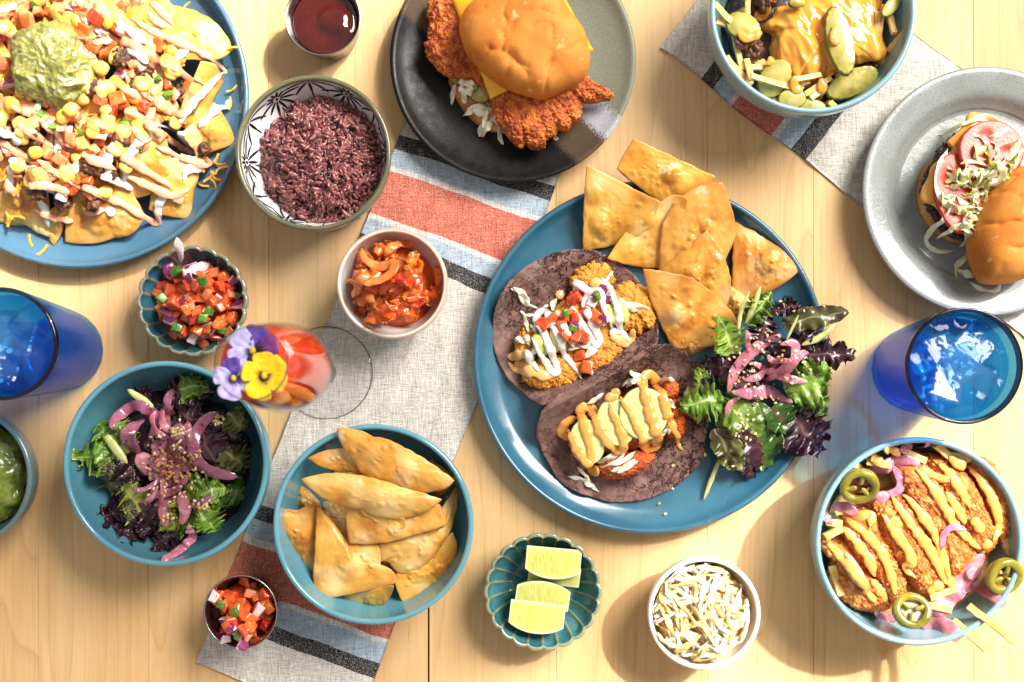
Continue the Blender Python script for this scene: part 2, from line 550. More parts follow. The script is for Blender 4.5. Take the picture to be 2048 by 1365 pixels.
# ================================================================== table
def wood_mat():
    m = bpy.data.materials.new('maple_wood'); m.use_nodes = True
    nt = m.node_tree; N = nt.nodes; L = nt.links; b = N['Principled BSDF']
    tc = N.new('ShaderNodeTexCoord'); oi = N.new('ShaderNodeObjectInfo')
    w = N.new('ShaderNodeMath'); w.operation = 'MULTIPLY'; w.inputs[1].default_value = 53.; L.new(oi.outputs['Random'], w.inputs[0])

    def nz(scale, st, det, rg=.55, dist=0.):
        mp = N.new('ShaderNodeMapping'); mp.inputs['Scale'].default_value = st; L.new(tc.outputs['Object'], mp.inputs['Vector'])
        n = N.new('ShaderNodeTexNoise'); n.noise_dimensions = '4D'; n.inputs['Scale'].default_value = scale; n.inputs['Detail'].default_value = det
        n.inputs['Roughness'].default_value = rg; n.inputs['Distortion'].default_value = dist
        L.new(mp.outputs[0], n.inputs['Vector']); L.new(w.outputs[0], n.inputs['W']); return n.outputs[0]

    def ramp(src, stops):
        r = N.new('ShaderNodeValToRGB'); e = r.color_ramp.elements
        while len(e) < len(stops): e.new(.5)
        for i, (p, c) in enumerate(stops): e[i].position = p; e[i].color = c
        L.new(src, r.inputs[0]); return r.outputs[0]

    def mul(a, bb, fac=1.):
        x = N.new('ShaderNodeMix'); x.data_type = 'RGBA'; x.blend_type = 'MULTIPLY'; x.inputs[0].default_value = fac
        L.new(a, x.inputs[6]); L.new(bb, x.inputs[7]); return x.outputs[2]
    broad = ramp(nz(14, (1, .16, 1), 3, .5, .4), [(.3, lin((209, 167, 115))), (.52, lin((218, 180, 130))), (.72, lin((224, 191, 145)))])
    fine = ramp(nz(420, (1, .035, 1), 4), [(.3, (.86, .82, .76, 1)), (.55, (1, 1, 1, 1)), (.8, (1.0, 1.0, 1.0, 1))])
    fleck = ramp(nz(300, (1, .06, 1), 2, .4), [(.0, (1, 1, 1, 1)), (.72, (1, 1, 1, 1)), (.80, (.62, .48, .34, 1))])
    # flame-shaped growth rings
    mp = N.new('ShaderNodeMapping'); mp.inputs['Scale'].default_value = (1, .10, 1); L.new(tc.outputs['Object'], mp.inputs['Vector'])
    n2 = N.new('ShaderNodeTexNoise'); n2.noise_dimensions = '4D'; n2.inputs['Scale'].default_value = 11; n2.inputs['Detail'].default_value = 1.5
    L.new(mp.outputs[0], n2.inputs['Vector']); L.new(w.outputs[0], n2.inputs['W'])
    q = N.new('ShaderNodeMath'); q.operation = 'MULTIPLY'; q.inputs[1].default_value = 17.; L.new(n2.outputs[0], q.inputs[0])
    fr = N.new('ShaderNodeMath'); fr.operation = 'FRACT'; L.new(q.outputs[0], fr.inputs[0])
    rings = ramp(fr.outputs[0], [(.0, (.80, .72, .62, 1)), (.07, (1, 1, 1, 1)), (.8, (.98, .97, .95, 1)), (1., (.90, .85, .79, 1))])
    col = mul(mul(mul(broad, fine, .8), rings, .75), fleck, .8)
    # the odd small knot
    mk2 = N.new('ShaderNodeMapping'); mk2.inputs['Scale'].default_value = (1, .55, 1); L.new(tc.outputs['Object'], mk2.inputs['Vector'])
    vk = N.new('ShaderNodeTexVoronoi'); vk.voronoi_dimensions = '4D'; vk.inputs['Scale'].default_value = 7.; L.new(mk2.outputs[0], vk.inputs['Vector']); L.new(w.outputs[0], vk.inputs['W'])
    kd = ramp(vk.outputs['Distance'], [(.0, (.50, .36, .24, 1)), (.022, (.62, .48, .34, 1)), (.034, (.88, .80, .70, 1)), (.06, (1, 1, 1, 1))])
    col = mul(col, kd, .85)
    hs = N.new('ShaderNodeHueSaturation'); mr = N.new('ShaderNodeMapRange'); mr.inputs[3].default_value = .93; mr.inputs[4].default_value = 1.06
    L.new(oi.outputs['Random'], mr.inputs[0]); L.new(mr.outputs[0], hs.inputs['Value']); hs.inputs['Saturation'].default_value = 1.0
    L.new(col, hs.inputs['Color']); L.new(hs.outputs[0], b.inputs['Base Color'])
    b.inputs['Roughness'].default_value = .46; b.inputs['Specular IOR Level'].default_value = .22
    bp = N.new('ShaderNodeBump'); bp.inputs['Distance'].default_value = .00012; L.new(nz(500, (1, .04, 1), 4), bp.inputs['Height']); L.new(bp.outputs[0], b.inputs['Normal'])
    return m


WOOD = wood_mat()
DARK = M('dark_gap', [(40, 26, 16), (30, 20, 12)], rough=.8)


def box(x0, x1, y0, y1, z0, z1, bev=.0004):
    b = bev
    V = []
    for (z, i) in ((z0, 0), (z1 - b, 0), (z1, b)):
        V += [(x0 + i, y0 + i, z), (x1 - i, y0 + i, z), (x1 - i, y1 - i, z), (x0 + i, y1 - i, z)]
    F = [(3, 2, 1, 0), (8, 9, 10, 11)]
    for k in (0, 4):
        for j in range(4):
            F.append((k + j, k + (j + 1) % 4, k + 4 + (j + 1) % 4, k + 4 + j))
    return np.array(V), [np.array(F)]


V, F = box(-.60, .60, -.44, .44, -.045, -.0205)
table = mk('table', V, F, DARK, kind='structure', smooth=False, hf=False)
seam = W(857, 0)[0]
edges = [seam]
x = seam
ws = [.102, .121, .085, .128, .096, .088, .114, .109, .091, .13]
k = 0
while x < .60:
    x += ws[k % 10]; k += 1; edges.append(min(x, .60))
left = [seam]; x = seam; k = 3
while x > -.60:
    x -= ws[k % 10]; k += 1; left.append(max(x, -.60))
edges = sorted(set(left + edges))
for a, b in zip(edges[:-1], edges[1:]):
    ga = .0007 if abs(a - seam) < 1e-6 else .00009
    gb = .0007 if abs(b - seam) < 1e-6 else .00009
    V, F = box(a + ga, b - gb, -.44, .44, -.02, 0, .00025)
    mk('plank', V, F, WOOD, parent=table, smooth=False, hf=False)

# ================================================================== napkins
GREY = (198, 192, 184); BLK = (46, 48, 52); BLU = (164, 182, 198); PALE = (210, 206, 202); RED = (196, 104, 84)


def napkin_mat(name, stops, length):
    m = bpy.data.materials.new(name); m.use_nodes = True
    nt = m.node_tree; N = nt.nodes; L = nt.links; b = N['Principled BSDF']
    at = N.new('ShaderNodeAttribute'); at.attribute_name = 'along'
    rp = N.new('ShaderNodeValToRGB'); rp.color_ramp.interpolation = 'CONSTANT'; e = rp.color_ramp.elements
    while len(e) < len(stops): e.new(.5)
    for i, (p, c) in enumerate(stops): e[i].position = p; e[i].color = lin(c)
    L.new(at.outputs['Fac'], rp.inputs[0])
    tc = N.new('ShaderNodeTexCoord')

    def thread(st, sc):
        mp = N.new('ShaderNodeMapping'); mp.inputs['Scale'].default_value = st; L.new(tc.outputs['Object'], mp.inputs['Vector'])
        n = N.new('ShaderNodeTexNoise'); n.inputs['Scale'].default_value = sc; n.inputs['Detail'].default_value = 2; L.new(mp.outputs[0], n.inputs['Vector'])
        return n.outputs[0]
    a = thread((1, .08, 1), 1100); c = thread((.08, 1, 1), 1100); sp = thread((1, 1, 1), 1300)
    ad = N.new('ShaderNodeMath'); ad.operation = 'ADD'; L.new(a, ad.inputs[0]); L.new(c, ad.inputs[1])
    ad2 = N.new('ShaderNodeMath'); ad2.operation = 'ADD'; L.new(ad.outputs[0], ad2.inputs[0]); L.new(sp, ad2.inputs[1])
    mr = N.new('ShaderNodeMapRange'); mr.inputs[1].default_value = 1.05; mr.inputs[2].default_value = 1.95; mr.inputs[3].default_value = .50; mr.inputs[4].default_value = 1.42
    mr.clamp = False
    L.new(ad2.outputs[0], mr.inputs[0])
    # pale weft threads show through the coloured warp
    mx = N.new('ShaderNodeMix'); mx.data_type = 'RGBA'
    f2 = N.new('ShaderNodeMapRange'); f2.inputs[1].default_value = .5; f2.inputs[2].default_value = .72; f2.inputs[4].default_value = .55; L.new(sp, f2.inputs[0])
    L.new(f2.outputs[0], mx.inputs[0]); L.new(rp.outputs[0], mx.inputs[6]); mx.inputs[7].default_value = lin((202, 194, 184))
    hs = N.new('ShaderNodeHueSaturation'); L.new(mr.outputs[0], hs.inputs['Value']); L.new(mx.outputs[2], hs.inputs['Color'])
    L.new(hs.outputs[0], b.inputs['Base Color']); b.inputs['Roughness'].default_value = .95; b.inputs['Specular IOR Level'].default_value = .1
    bp = N.new('ShaderNodeBump'); bp.inputs['Distance'].default_value = .0004; L.new(ad2.outputs[0], bp.inputs['Height']); L.new(bp.outputs[0], b.inputs['Normal'])
    return m


def napkin(name, q, seed, label, stops, group, hem=None):
    """q: four corners (world): start-left, start-right, end-right, end-left"""
    q = np.asarray(q, float)
    nu, nv = 60, 220
    u = np.linspace(0, 1, nu)[None]; v = np.linspace(0, 1, nv)[:, None]
    P = ((1 - u)[..., None] * (1 - v)[..., None] * q[0] + u[..., None] * (1 - v)[..., None] * q[1] + u[..., None] * v[..., None] * q[2] + (1 - u)[..., None] * v[..., None] * q[3])
    X = P.reshape(-1, 2)
    P3 = np.column_stack([X, np.full(len(X), seed)])
    wob = fbm(P3, 9, 2, seed)
    d = np.minimum(np.minimum(u, 1 - u) * 4, np.minimum(v, 1 - v) * 10).clip(0, 1) + 0 * v
    X = X + (fbm(P3, 8, 3, seed + 3)[:, None] * .0050)
    z = .0026 + .0020 * np.clip(wob + .3, 0, 1.4) * 1.0 + .0016 * np.clip(fbm(P3, 30, 2, seed + 1), 0, 1)
    rd = fbm(P3 * np.array([1, 1, 0]) @ np.array([[.94, .34, 0], [-.34, .94, 0], [0, 0, 1]]) * np.array([1, .35, 1]), 34, 2, seed + 9, ridge=True)
    z = z + .0022 * np.clip(rd - .25, 0, 1)
    # lengthwise fold lines left from ironing
    uu = (u + 0 * v).ravel()
    z = z + .0010 * np.exp(-((uu - .52) / .012) ** 2)
    edge = (1 - d.ravel()).clip(0, 1)
    z = z - .0012 * edge ** 6
    o = nu * nv
    Vt = np.column_stack([X, z]); Vb = np.column_stack([X, np.full(len(X), .0004)])
    V = np.concatenate([Vt, Vb])
    i = np.arange(nv - 1)[:, None]; j = np.arange(nu - 1)[None]
    f = np.stack([i * nu + j, i * nu + j + 1, (i + 1) * nu + j + 1, (i + 1) * nu + j], -1).reshape(-1, 4)
    ring = np.concatenate([np.arange(nu), np.arange(1, nv) * nu + nu - 1, (nv - 1) * nu + np.arange(nu - 2, -1, -1), np.arange(nv - 2, 0, -1) * nu])
    s = np.stack([ring, o + ring, o + np.roll(ring, -1), np.roll(ring, -1)], 1)
    al = (v + 0 * u).ravel()
    al = al + .0012 * pn(np.column_stack([X * 60, np.zeros(len(X))]))
    mat = napkin_mat(name + '_cloth', stops, 1)
    o_ = mk(name, V, [np.concatenate([f[:, ::-1], f + o, s])], mat, label=label, cat='napkin', group=group, attr={'along': np.concatenate([al, al])})
    return o_


def stripeset(a, b, flip=False):
    """the black-blue-pale-red-pale-blue-black band between a and b"""
    L = b - a
    seq = [(0, BLK), (.125, BLU), (.27, PALE), (.315, RED), (.69, PALE), (.73, BLU), (.87, BLK)]
    out = [(a + p * L, c) for p, c in seq] + [(b, GREY)]
    return out


def ln(px, py): return W(px, py, .003)


# long runner under the middle of the table
A0, A1 = np.array([858., 112.]), np.array([388., 1330.])
B0, B1 = np.array([1174., 206.]), np.array([716., 1446.])
lenA = A1 - A0


def vy(y): return (y - A0[1]) / lenA[1]


st = [(0, GREY)] + stripeset(vy(272), vy(497)) + stripeset(vy(1004), vy(1242))
napkin('striped_napkin', [ln(*A0), ln(*B0), ln(*B1), ln(*A1)], 2.0, 'long grey linen napkin with red and blue stripes under the wine glass foot', st, None)
# second napkin
a0 = np.array([1320., 95.]); dl = np.array([.781, .625]); dw = np.array([.62, -.785])
st = [(0, GREY)] + stripeset(.100, .36) + [(.36, GREY)]
napkin('striped_napkin', [ln(*a0), ln(*(a0 + dw * 340)), ln(*(a0 + dw * 340 + dl * 1010)), ln(*(a0 + dl * 1010))], 5.0,
       'grey striped linen napkin lying under the grey burger plate', st, None)

# ================================================================== dishes
def circ(cx, cy, r, h):
    p = W(cx, cy, h)
    return p[0], p[1], r / S * (D - h) / D


def rimfill(r0, z0, r1, z1, n=7):
    """half-round from outer (r0,z0) over the top to inner (r1,z1)"""
    a = np.linspace(np.pi, 0, n)
    cx, cz = (r0 + r1) / 2, (z0 + z1) / 2
    return [(cx - (r0 - r1) / 2 * np.cos(t), cz + abs(r0 - r1) / 2 * np.sin(t)) for t in a]


def bowl_prof(R, h, rb, t, k=.55, nw=26, foot=.004, kin=None):
    s = np.linspace(0, 1, nw)
    f = np.sin(s * np.pi / 2) ** k
    P = [(1e-5, foot * .6), (rb - .006, foot * .6), (rb - .004, 0), (rb - .001, 0)]
    out = [(rb + (R - rb) * a, foot * .5 + (h - t / 2 - foot * .5) * b) for a, b in zip(f, s)]
    P += out
    a = np.linspace(0, np.pi, 8)
    P += [(R - t / 2 + t / 2 * np.cos(q), h - t / 2 + t / 2 * np.sin(q)) for q in a[1:-1]]
    inn = [(max(r - t, 0), max(z, foot + t)) for r, z in out]
    inn = inn[::-1]
    # soften towards the floor
    P += [(r, z) for r, z in inn if z > foot + t + 1e-4]
    rl = P[-1][0]; zl = P[-1][1]
    for q in np.linspace(0, 1, 9)[1:]:
        P.append((max(1e-5, rl * (1 - q)), (foot + t) + (zl - foot - t) * (1 - q) ** 3))
    return np.array(P)


TEAL = M('teal_glaze', [(78, 134, 152), (88, 146, 163), (98, 154, 170)], sc=14, rough=.16, spec=.6, coat=.4, bump=.00003, bsc=200, rv=.04)
TEAL2 = M('pale_teal_glaze', [(118, 156, 168), (130, 168, 178)], sc=16, rough=.16, spec=.6, coat=.4)
BLUE = M('blue_glaze', [(44, 90, 112), (51, 100, 122), (60, 110, 132)], sc=22, rough=.22, spec=.55, coat=.35, bump=.00005, bsc=120, rv=.06)
BLUE2 = M('steel_blue_glaze', [(68, 106, 130), (76, 115, 140)], sc=22, rough=.22, spec=.55, coat=.35, bump=.00005, bsc=120, rv=.06)
GREYGL = M('grey_speckle_glaze', [(126, 132, 132), (138, 142, 139), (150, 156, 158)], sc=30, rough=.2, spec=.6, coat=.5, bump=.00015, bsc=420, spots=((112, 120, 118), 900, .58), spots2=((70, 84, 92), 300, .80))
WHITEGL = M('white_speckle_glaze', [(222, 218, 210), (232, 229, 224)], sc=60, rough=.25, coat=.3, spots=((196, 180, 160), 500, .70))
STEEL = M('brushed_steel', [(168, 166, 162), (190, 188, 184)], sc=30, rough=.24, metal=1., stretch=(1, 1, 8))


def dish(name, prof, cx, cy, z0, mats, label, cat, n=128, mod=None, fm=None, attr=None):
    V, F = lathe(prof, n, cx, cy, z0, mod)
    return mk(name, V, [F], mats, label=label, cat=cat, fm=fm(prof, n) if fm else None, attr=attr(prof, n) if attr else None)


def plate_prof(R, h, lip=.016, t=.004, rb=None, flat=True):
    rb = rb or R * .62
    c = [(1e-5, .002), (rb - .006, .002), (rb - .004, 0), (rb, 0), (R * .86, .0035), (R * .95, h * .42), (R * .99, h * .80), (R, h - .002), (R - .001, h - .0004), (R - .0022, h),
         (R - .0038, h - .0012), (R - lip * .45, h * .62), (R - lip, .0075), (R - lip * 1.5, .0058), (R * .7, .0052), (1e-5, .005)]
    c = np.array(c)
    return np.concatenate([c[:4], catm(c[3:], 60)[1:]])


# taco plate
x_, y_, R_ = circ(1300, 715, 354, .020)
TP = dish('dinner_plate', plate_prof(R_, .021), x_, y_, 0.0008, BLUE, 'large deep blue plate carrying two tacos and a side salad', 'plate', n=160)
x_, y_, R_ = circ(156, 195, 342, .020)
NP = dish('dinner_plate', plate_prof(R_, .021), x_, y_, 0.0003, BLUE2, 'large steel blue plate heaped with loaded nachos', 'plate', n=160)


# black-and-grey banded coupe plate
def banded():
    m = M('banded_plate', [(20, 20, 20), (30, 29, 28)], sc=60, rough=.36, spec=.22, coat=.0, bump=.0001, bsc=500, rv=.08)
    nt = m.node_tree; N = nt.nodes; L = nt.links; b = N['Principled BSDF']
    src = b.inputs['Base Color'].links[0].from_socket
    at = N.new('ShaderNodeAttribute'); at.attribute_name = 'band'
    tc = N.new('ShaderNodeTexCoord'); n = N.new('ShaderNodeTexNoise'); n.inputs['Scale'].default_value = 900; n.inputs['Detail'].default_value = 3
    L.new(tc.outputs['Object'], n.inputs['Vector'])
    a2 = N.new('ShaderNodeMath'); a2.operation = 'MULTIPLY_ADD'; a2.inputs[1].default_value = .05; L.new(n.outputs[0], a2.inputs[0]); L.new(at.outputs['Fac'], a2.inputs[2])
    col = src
    for edge, c in ((-.504, (82, 68, 54)), (-.575, (168, 170, 178)), (-.626, (128, 132, 116))):  # brown, pale and grey-green bands coloured diagonally over the black
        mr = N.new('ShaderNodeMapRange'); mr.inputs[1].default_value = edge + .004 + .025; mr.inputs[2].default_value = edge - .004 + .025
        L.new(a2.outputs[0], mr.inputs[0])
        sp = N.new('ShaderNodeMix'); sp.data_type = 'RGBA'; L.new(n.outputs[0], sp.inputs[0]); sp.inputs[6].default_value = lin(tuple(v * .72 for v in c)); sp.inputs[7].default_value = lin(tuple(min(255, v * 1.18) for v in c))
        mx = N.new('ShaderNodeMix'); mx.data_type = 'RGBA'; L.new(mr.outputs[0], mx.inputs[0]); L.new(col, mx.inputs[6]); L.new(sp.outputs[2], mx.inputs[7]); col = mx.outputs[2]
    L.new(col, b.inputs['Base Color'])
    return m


def coupe_prof(R, h, t=.0045):
    rb = R * .55
    c = np.array([(1e-5, .002), (rb - .005, .002), (rb - .003, 0), (rb, 0), (R * .8, h * .35), (R - .002, h - .003), (R, h - .0012), (R - .0012, h), (R - .003, h - .0004), (R * .88, h - .006), (R * .7, h - .011), (R * .45, .0055), (1e-5, .005)])
    return np.concatenate([c[:4], catm(c[3:], 50)[1:]])


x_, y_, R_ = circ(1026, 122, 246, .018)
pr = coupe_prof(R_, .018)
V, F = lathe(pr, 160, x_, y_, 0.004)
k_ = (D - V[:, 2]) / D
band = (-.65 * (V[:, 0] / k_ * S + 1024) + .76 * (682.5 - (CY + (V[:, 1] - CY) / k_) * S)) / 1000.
mk('coupe_plate', V, [F], banded(), label='round black plate with brown and grey bands under the chicken sandwich', cat='plate', attr={'band': band})

# grey speckled plate with raised rim
x_, y_, R_ = circ(1968, 385, 248, .019)
c = np.array([(1e-5, .002), (R_ * .55, .002), (R_ * .57, 0), (R_ * .6, 0), (R_ * .75, .006), (R_ * .95, .0155), (R_ - .0006, .0165), (R_, .0178), (R_ - .001, .019), (R_ * .93, .0184), (R_ * .80, .0150), (R_ * .75, .0110), (R_ * .70, .0070), (R_ * .62, .0056), (1e-5, .005)])
pr = np.concatenate([c[:4], catm(c[3:], 60)[1:]])
dish('rimmed_plate', pr, x_, y_, .0052, GREYGL, 'grey speckled stoneware plate holding the open cheeseburger', 'plate', n=160)

# big bowls
BOWLS = {}


def bigbowl(key, px, py, r, h, rb, mat, label, z0=.0004, k=.55, t=.0042):
    x, y, R = circ(px, py, r, h + z0)
    pr = bowl_prof(R, h, R * rb, t, k)
    BOWLS[key] = (x, y, R, h)
    return dish('bowl', pr, x, y, z0, mat, label, 'bowl')


bigbowl('salad', 330, 928, 206, .066, .60, TEAL, 'teal bowl filled with leafy salad and pink onions')
bigbowl('chips', 746, 1050, 201, .060, .62, TEAL, 'teal bowl piled with golden tortilla chips', z0=.004)
bigbowl('fries', 1627, 20, 207, .070, .58, TEAL2, 'pale teal bowl of cheese sauce fries and pickles', z0=.0052)
bigbowl('katsu', 1840, 1084, 209, .066, .62, TEAL2, 'pale teal bowl of sliced fried chicken with orange drizzle')
bigbowl('guac', -80, 955, 143, .045, .55, M('dark_teal_glaze', [(74, 98, 100), (96, 118, 118)], sc=40, rough=.2, coat=.3), 'small dark teal bowl of green salsa below the blue glass')

# rice bowl, olive rim and painted stars inside
OLIVE = M('olive_glaze', [(88, 88, 62), (112, 110, 82)], sc=50, rough=.25, coat=.3)
PORC = M('white_porcelain', [(222, 222, 222), (230, 230, 230)], sc=20, rough=.15, coat=.4)
INK = M('black_underglaze', [(22, 22, 24), (34, 34, 38)], sc=200, rough=.2, coat=.4)
x, y, R = circ(626, 306, 156, .055)
RB = (x, y, R)
pr = bowl_prof(R, .055, R * .5, .0036, .75)
irim = int(np.argmax(pr[:, 1]))


def fmrice(p, n):
    i = np.repeat(np.arange(len(p) - 1), n)
    return np.where(i > irim + 4, 1, 0)


ricebowl = thing('rice_bowl', 'white bowl with black star pattern and olive rim holding purple rice', 'bowl', (x, y, .0004))
V, F = lathe(pr, 128, x, y, .0004)
mk('bowl_body', V, [F], [OLIVE, PORC], parent=ricebowl, fm=fmrice(pr, 128))
inn = pr[irim + 4:]
al = np.concatenate([[0], np.cumsum(np.linalg.norm(np.diff(inn, axis=0), axis=1))])


def onwall(th, s):
    """point on the inner wall at angle th and arc length s below the rim, just proud of it"""
    r = np.interp(s, al, inn[:, 0]); z = np.interp(s, al, inn[:, 1])
    return np.stack([x + (r - .00025) * np.cos(th), y + (r - .00025) * np.sin(th), z + .0005 + 0 * th], -1)


def stroke(t0, s0, t1, s1, w):
    n = 14
    q = np.linspace(0, 1, n)
    rr = R * .93
    tt = t0 + (t1 - t0) * q; ss = s0 + (s1 - s0) * q
    dt = (t1 - t0) * rr; ds = s1 - s0; ll = math.hypot(dt, ds) + 1e-9
    nt, ns = -ds / ll, dt / ll
    wd_ = w * np.sin(np.pi * np.clip(q * .9 + .07, 0, 1)) ** .6
    a = onwall(tt + nt * wd_ / rr, np.clip(ss + ns * wd_, .0004, .05)); b = onwall(tt - nt * wd_ / rr, np.clip(ss - ns * wd_, .0004, .05))
    V = np.concatenate([a, b]); i = np.arange(n - 1)
    return V, [np.stack([i, i + 1, n + i + 1, n + i], 1)]


NS = 6
for k in range(NS):
    parts = []
    t0 = 2 * np.pi * k / NS + .08; s0 = .0125; dth = 2 * np.pi / NS
    rr = R * .93
    for a in range(12):
        an = a * 2 * np.pi / 12 + .2
        up = math.sin(an) < -.3
        ln_ = .0095 if up else (.0205 if a % 2 == 0 else .0150)
        t1 = t0 + math.cos(an) * ln_ * 1.05 / rr; s1 = max(.0008, s0 + math.sin(an) * ln_)
        f0 = .0026 / ln_
        parts.append(stroke(t0 + (t1 - t0) * f0, s0 + (s1 - s0) * f0, t1, s1, .00115))
    parts.append(stroke(t0 - .0014 / rr, s0, t0 + .0014 / rr, s0, .0017))
    tb = t0 + dth / 2
    for a in (15, 52, 90, 128, 165):
        an = math.radians(a); ln_ = .021 if a != 90 else .017
        parts.append(stroke(tb + math.cos(an) * .0022 / rr, .0022 + math.sin(an) * .0022, tb + math.cos(an) * ln_ * 1.05 / rr, .0022 + math.sin(an) * ln_, .00115))
    parts.append(stroke(tb - .0010 / rr, .0022, tb + .0010 / rr, .0022, .0010))
    for tq in (tb, t0):
        for a in (-90, 30, 150):
            an = math.radians(a); ln_ = .009; sq_ = .026 if tq == tb else .032
            parts.append(stroke(tq + math.cos(an) * .0012 / rr, sq_ + math.sin(an) * .0012, tq + math.cos(an) * ln_ / rr, sq_ + math.sin(an) * ln_, .0007))
    V, F = join(parts)
    mk('painted_star', V, F, INK, parent=ricebowl, hf=False)


# scalloped little bowls
def rib_attr(n_pet, prof, n, irim):
    th = np.linspace(0, 2 * np.pi, n, endpoint=False)
    c = np.abs(np.cos(th * n_pet / 2))
    rib = np.clip((np.abs(np.sin(th * n_pet / 2)) - .93) / .07, 0, 1)
    rib = np.exp(-((1 - np.abs(np.sin(th * n_pet / 2))) / .035) ** 2)
    A = np.zeros((len(prof), n))
    for i in range(len(prof)):
        r = prof[i, 0] / prof[:, 0].max()
        f = np.clip((r - .28) / .3, 0, 1) if i > irim else .35
        A[i] = rib * f * .9
        if abs(i - irim) <= 2: A[i] = .75
    return A.ravel()


SCAL = M('blue_green_glaze', [(34, 84, 104), (50, 106, 126), (66, 122, 138)], sc=70, rough=.12, spec=.6, coat=.6, attr=('rib', (142, 134, 96)))
SCAL2 = M('sea_green_glaze', [(44, 96, 104), (62, 118, 124), (82, 136, 140)], sc=70, rough=.12, spec=.6, coat=.6, attr=('rib', (150, 146, 108)))


def scallop(px, py, r, h, npet, mat, label):
    x, y, R = circ(px, py, r, h)
    pr = bowl_prof(R, h, R * .45, .0034, .85, nw=30)
    ir = int(np.argmax(pr[:, 1]))
    Rm = pr[:, 0].max()

    def mod(Rr, Zz, T, I):
        q = np.abs(np.sin(T * npet / 2))
        f = np.clip(Rr / Rm - .35, 0, 1) / .65
        lob = (1 - q ** 6) * .5 + .5 * np.abs(np.cos(T * npet / 2))
        Rr = Rr * (1 - .035 * f * (1 - lob))
        groove = np.exp(-((1 - q) / .03) ** 2)
        Zz = Zz + np.where(I > ir + 2, 1, 0) * groove * .0011 * f - .0012 * f ** 4 * (q ** 8)
        return Rr, Zz
    n = npet * 16
    return dish('scalloped_bowl', pr, x, y, .0004, mat, label, 'bowl', n=n, mod=mod, attr=lambda p, n_: {'rib': rib_attr(npet, p, n_, ir)})


scallop(384, 602, 112, .036, 20, SCAL, 'scalloped dark blue bowl full of chunky tomato salsa')
scallop(1086, 1185, 119, .034, 22, SCAL2, 'scalloped sea green bowl holding lime wedges')


# small white cups
def cup(px, py, r, h, rb, mat, label, name='cup', k=.8, t=.0030, z0=.0004):
    x, y, R = circ(px, py, r, h + z0)
    pr = bowl_prof(R, h, R * rb, t, k)
    return dish(name, pr, x, y, z0, mat, label, 'cup'), (x, y, R)


RIMTAN = (186, 140, 96)
x, y, R = circ(785, 568, 111, .046)


def rimattr(amt):
    def f(p, n):
        ir = int(np.argmax(p[:, 1])); i = np.repeat(np.arange(len(p)), n)
        return {'rim': np.where(abs(i - ir + 1) <= 1, amt, 0.)}
    return f


WG1 = M('white_glaze_tan_rim', [(214, 208, 200), (228, 224, 218)], sc=60, rough=.28, coat=.3, spots=((196, 170, 140), 420, .68), attr=('rim', RIMTAN))
dish('ceramic_cup', bowl_prof(R, .046, R * .62, .0034, .9), x, y, .004, WG1, 'speckled white cup with tan rim filled with kimchi', 'cup', attr=rimattr(.7))
x, y, R = circ(1409, 1228, 113, .046)
dish('ceramic_cup', bowl_prof(R, .046, R * .70, .0036, .9), x, y, .0004, WHITEGL, 'plain white cup heaped with shredded cheese', 'cup', attr=rimattr(.0))


def steelcup(px, py, r, h, label, z0=.0004):
    x, y, R = circ(px, py, r, h)
    c = [(1e-5, .001), (R * .70, .001), (R * .72, 0), (R * .74, .0008), (R * .80, h * .3), (R * .90, h * .75), (R * .955, h * .93), (R * .985, h - .0012), (R, h - .0006), (R * .995, h + .0004), (R * .97, h + .0002), (R * .94, h - .0016), (R * .88, h * .75), (R * .78, h * .3), (R * .70, .0024), (1e-5, .002)]
    pr = np.array(c)
    pr = np.concatenate([pr[:4], catm(pr[3:], 44)[1:]])
    return dish('steel_sauce_cup', pr, x, y, z0, STEEL, label, 'cup', n=96)


steelcup(646, 36, 76, .036, 'small steel cup of dark red sauce above the rice bowl')
steelcup(484, 1222, 74, .036, 'small steel cup of diced tomato salsa on the striped napkin', z0=.0045)
# ================================================================== glasses
BG = glassm('blue_glass', (.27, .64, .96), .03, 1.4, edge=(.08, .42, .84), refl=.18, body=.12, bodyc=(.02, .27, .60))
BGR = glassm('blue_glass_rim', (.03, .06, .14), .08, 1.5)
WATER = glassm('water_surface', (.46, .80, .97), .03, 1.28, bump=.006, bsc=60, refl=.2)
ICE = glassm('ice', (.78, .93, 1.0), .04, 1.35, bump=.0015, bsc=120, body=.03, bodyc=(.4, .75, .95), edge=(.12, .40, .75), refl=.6)


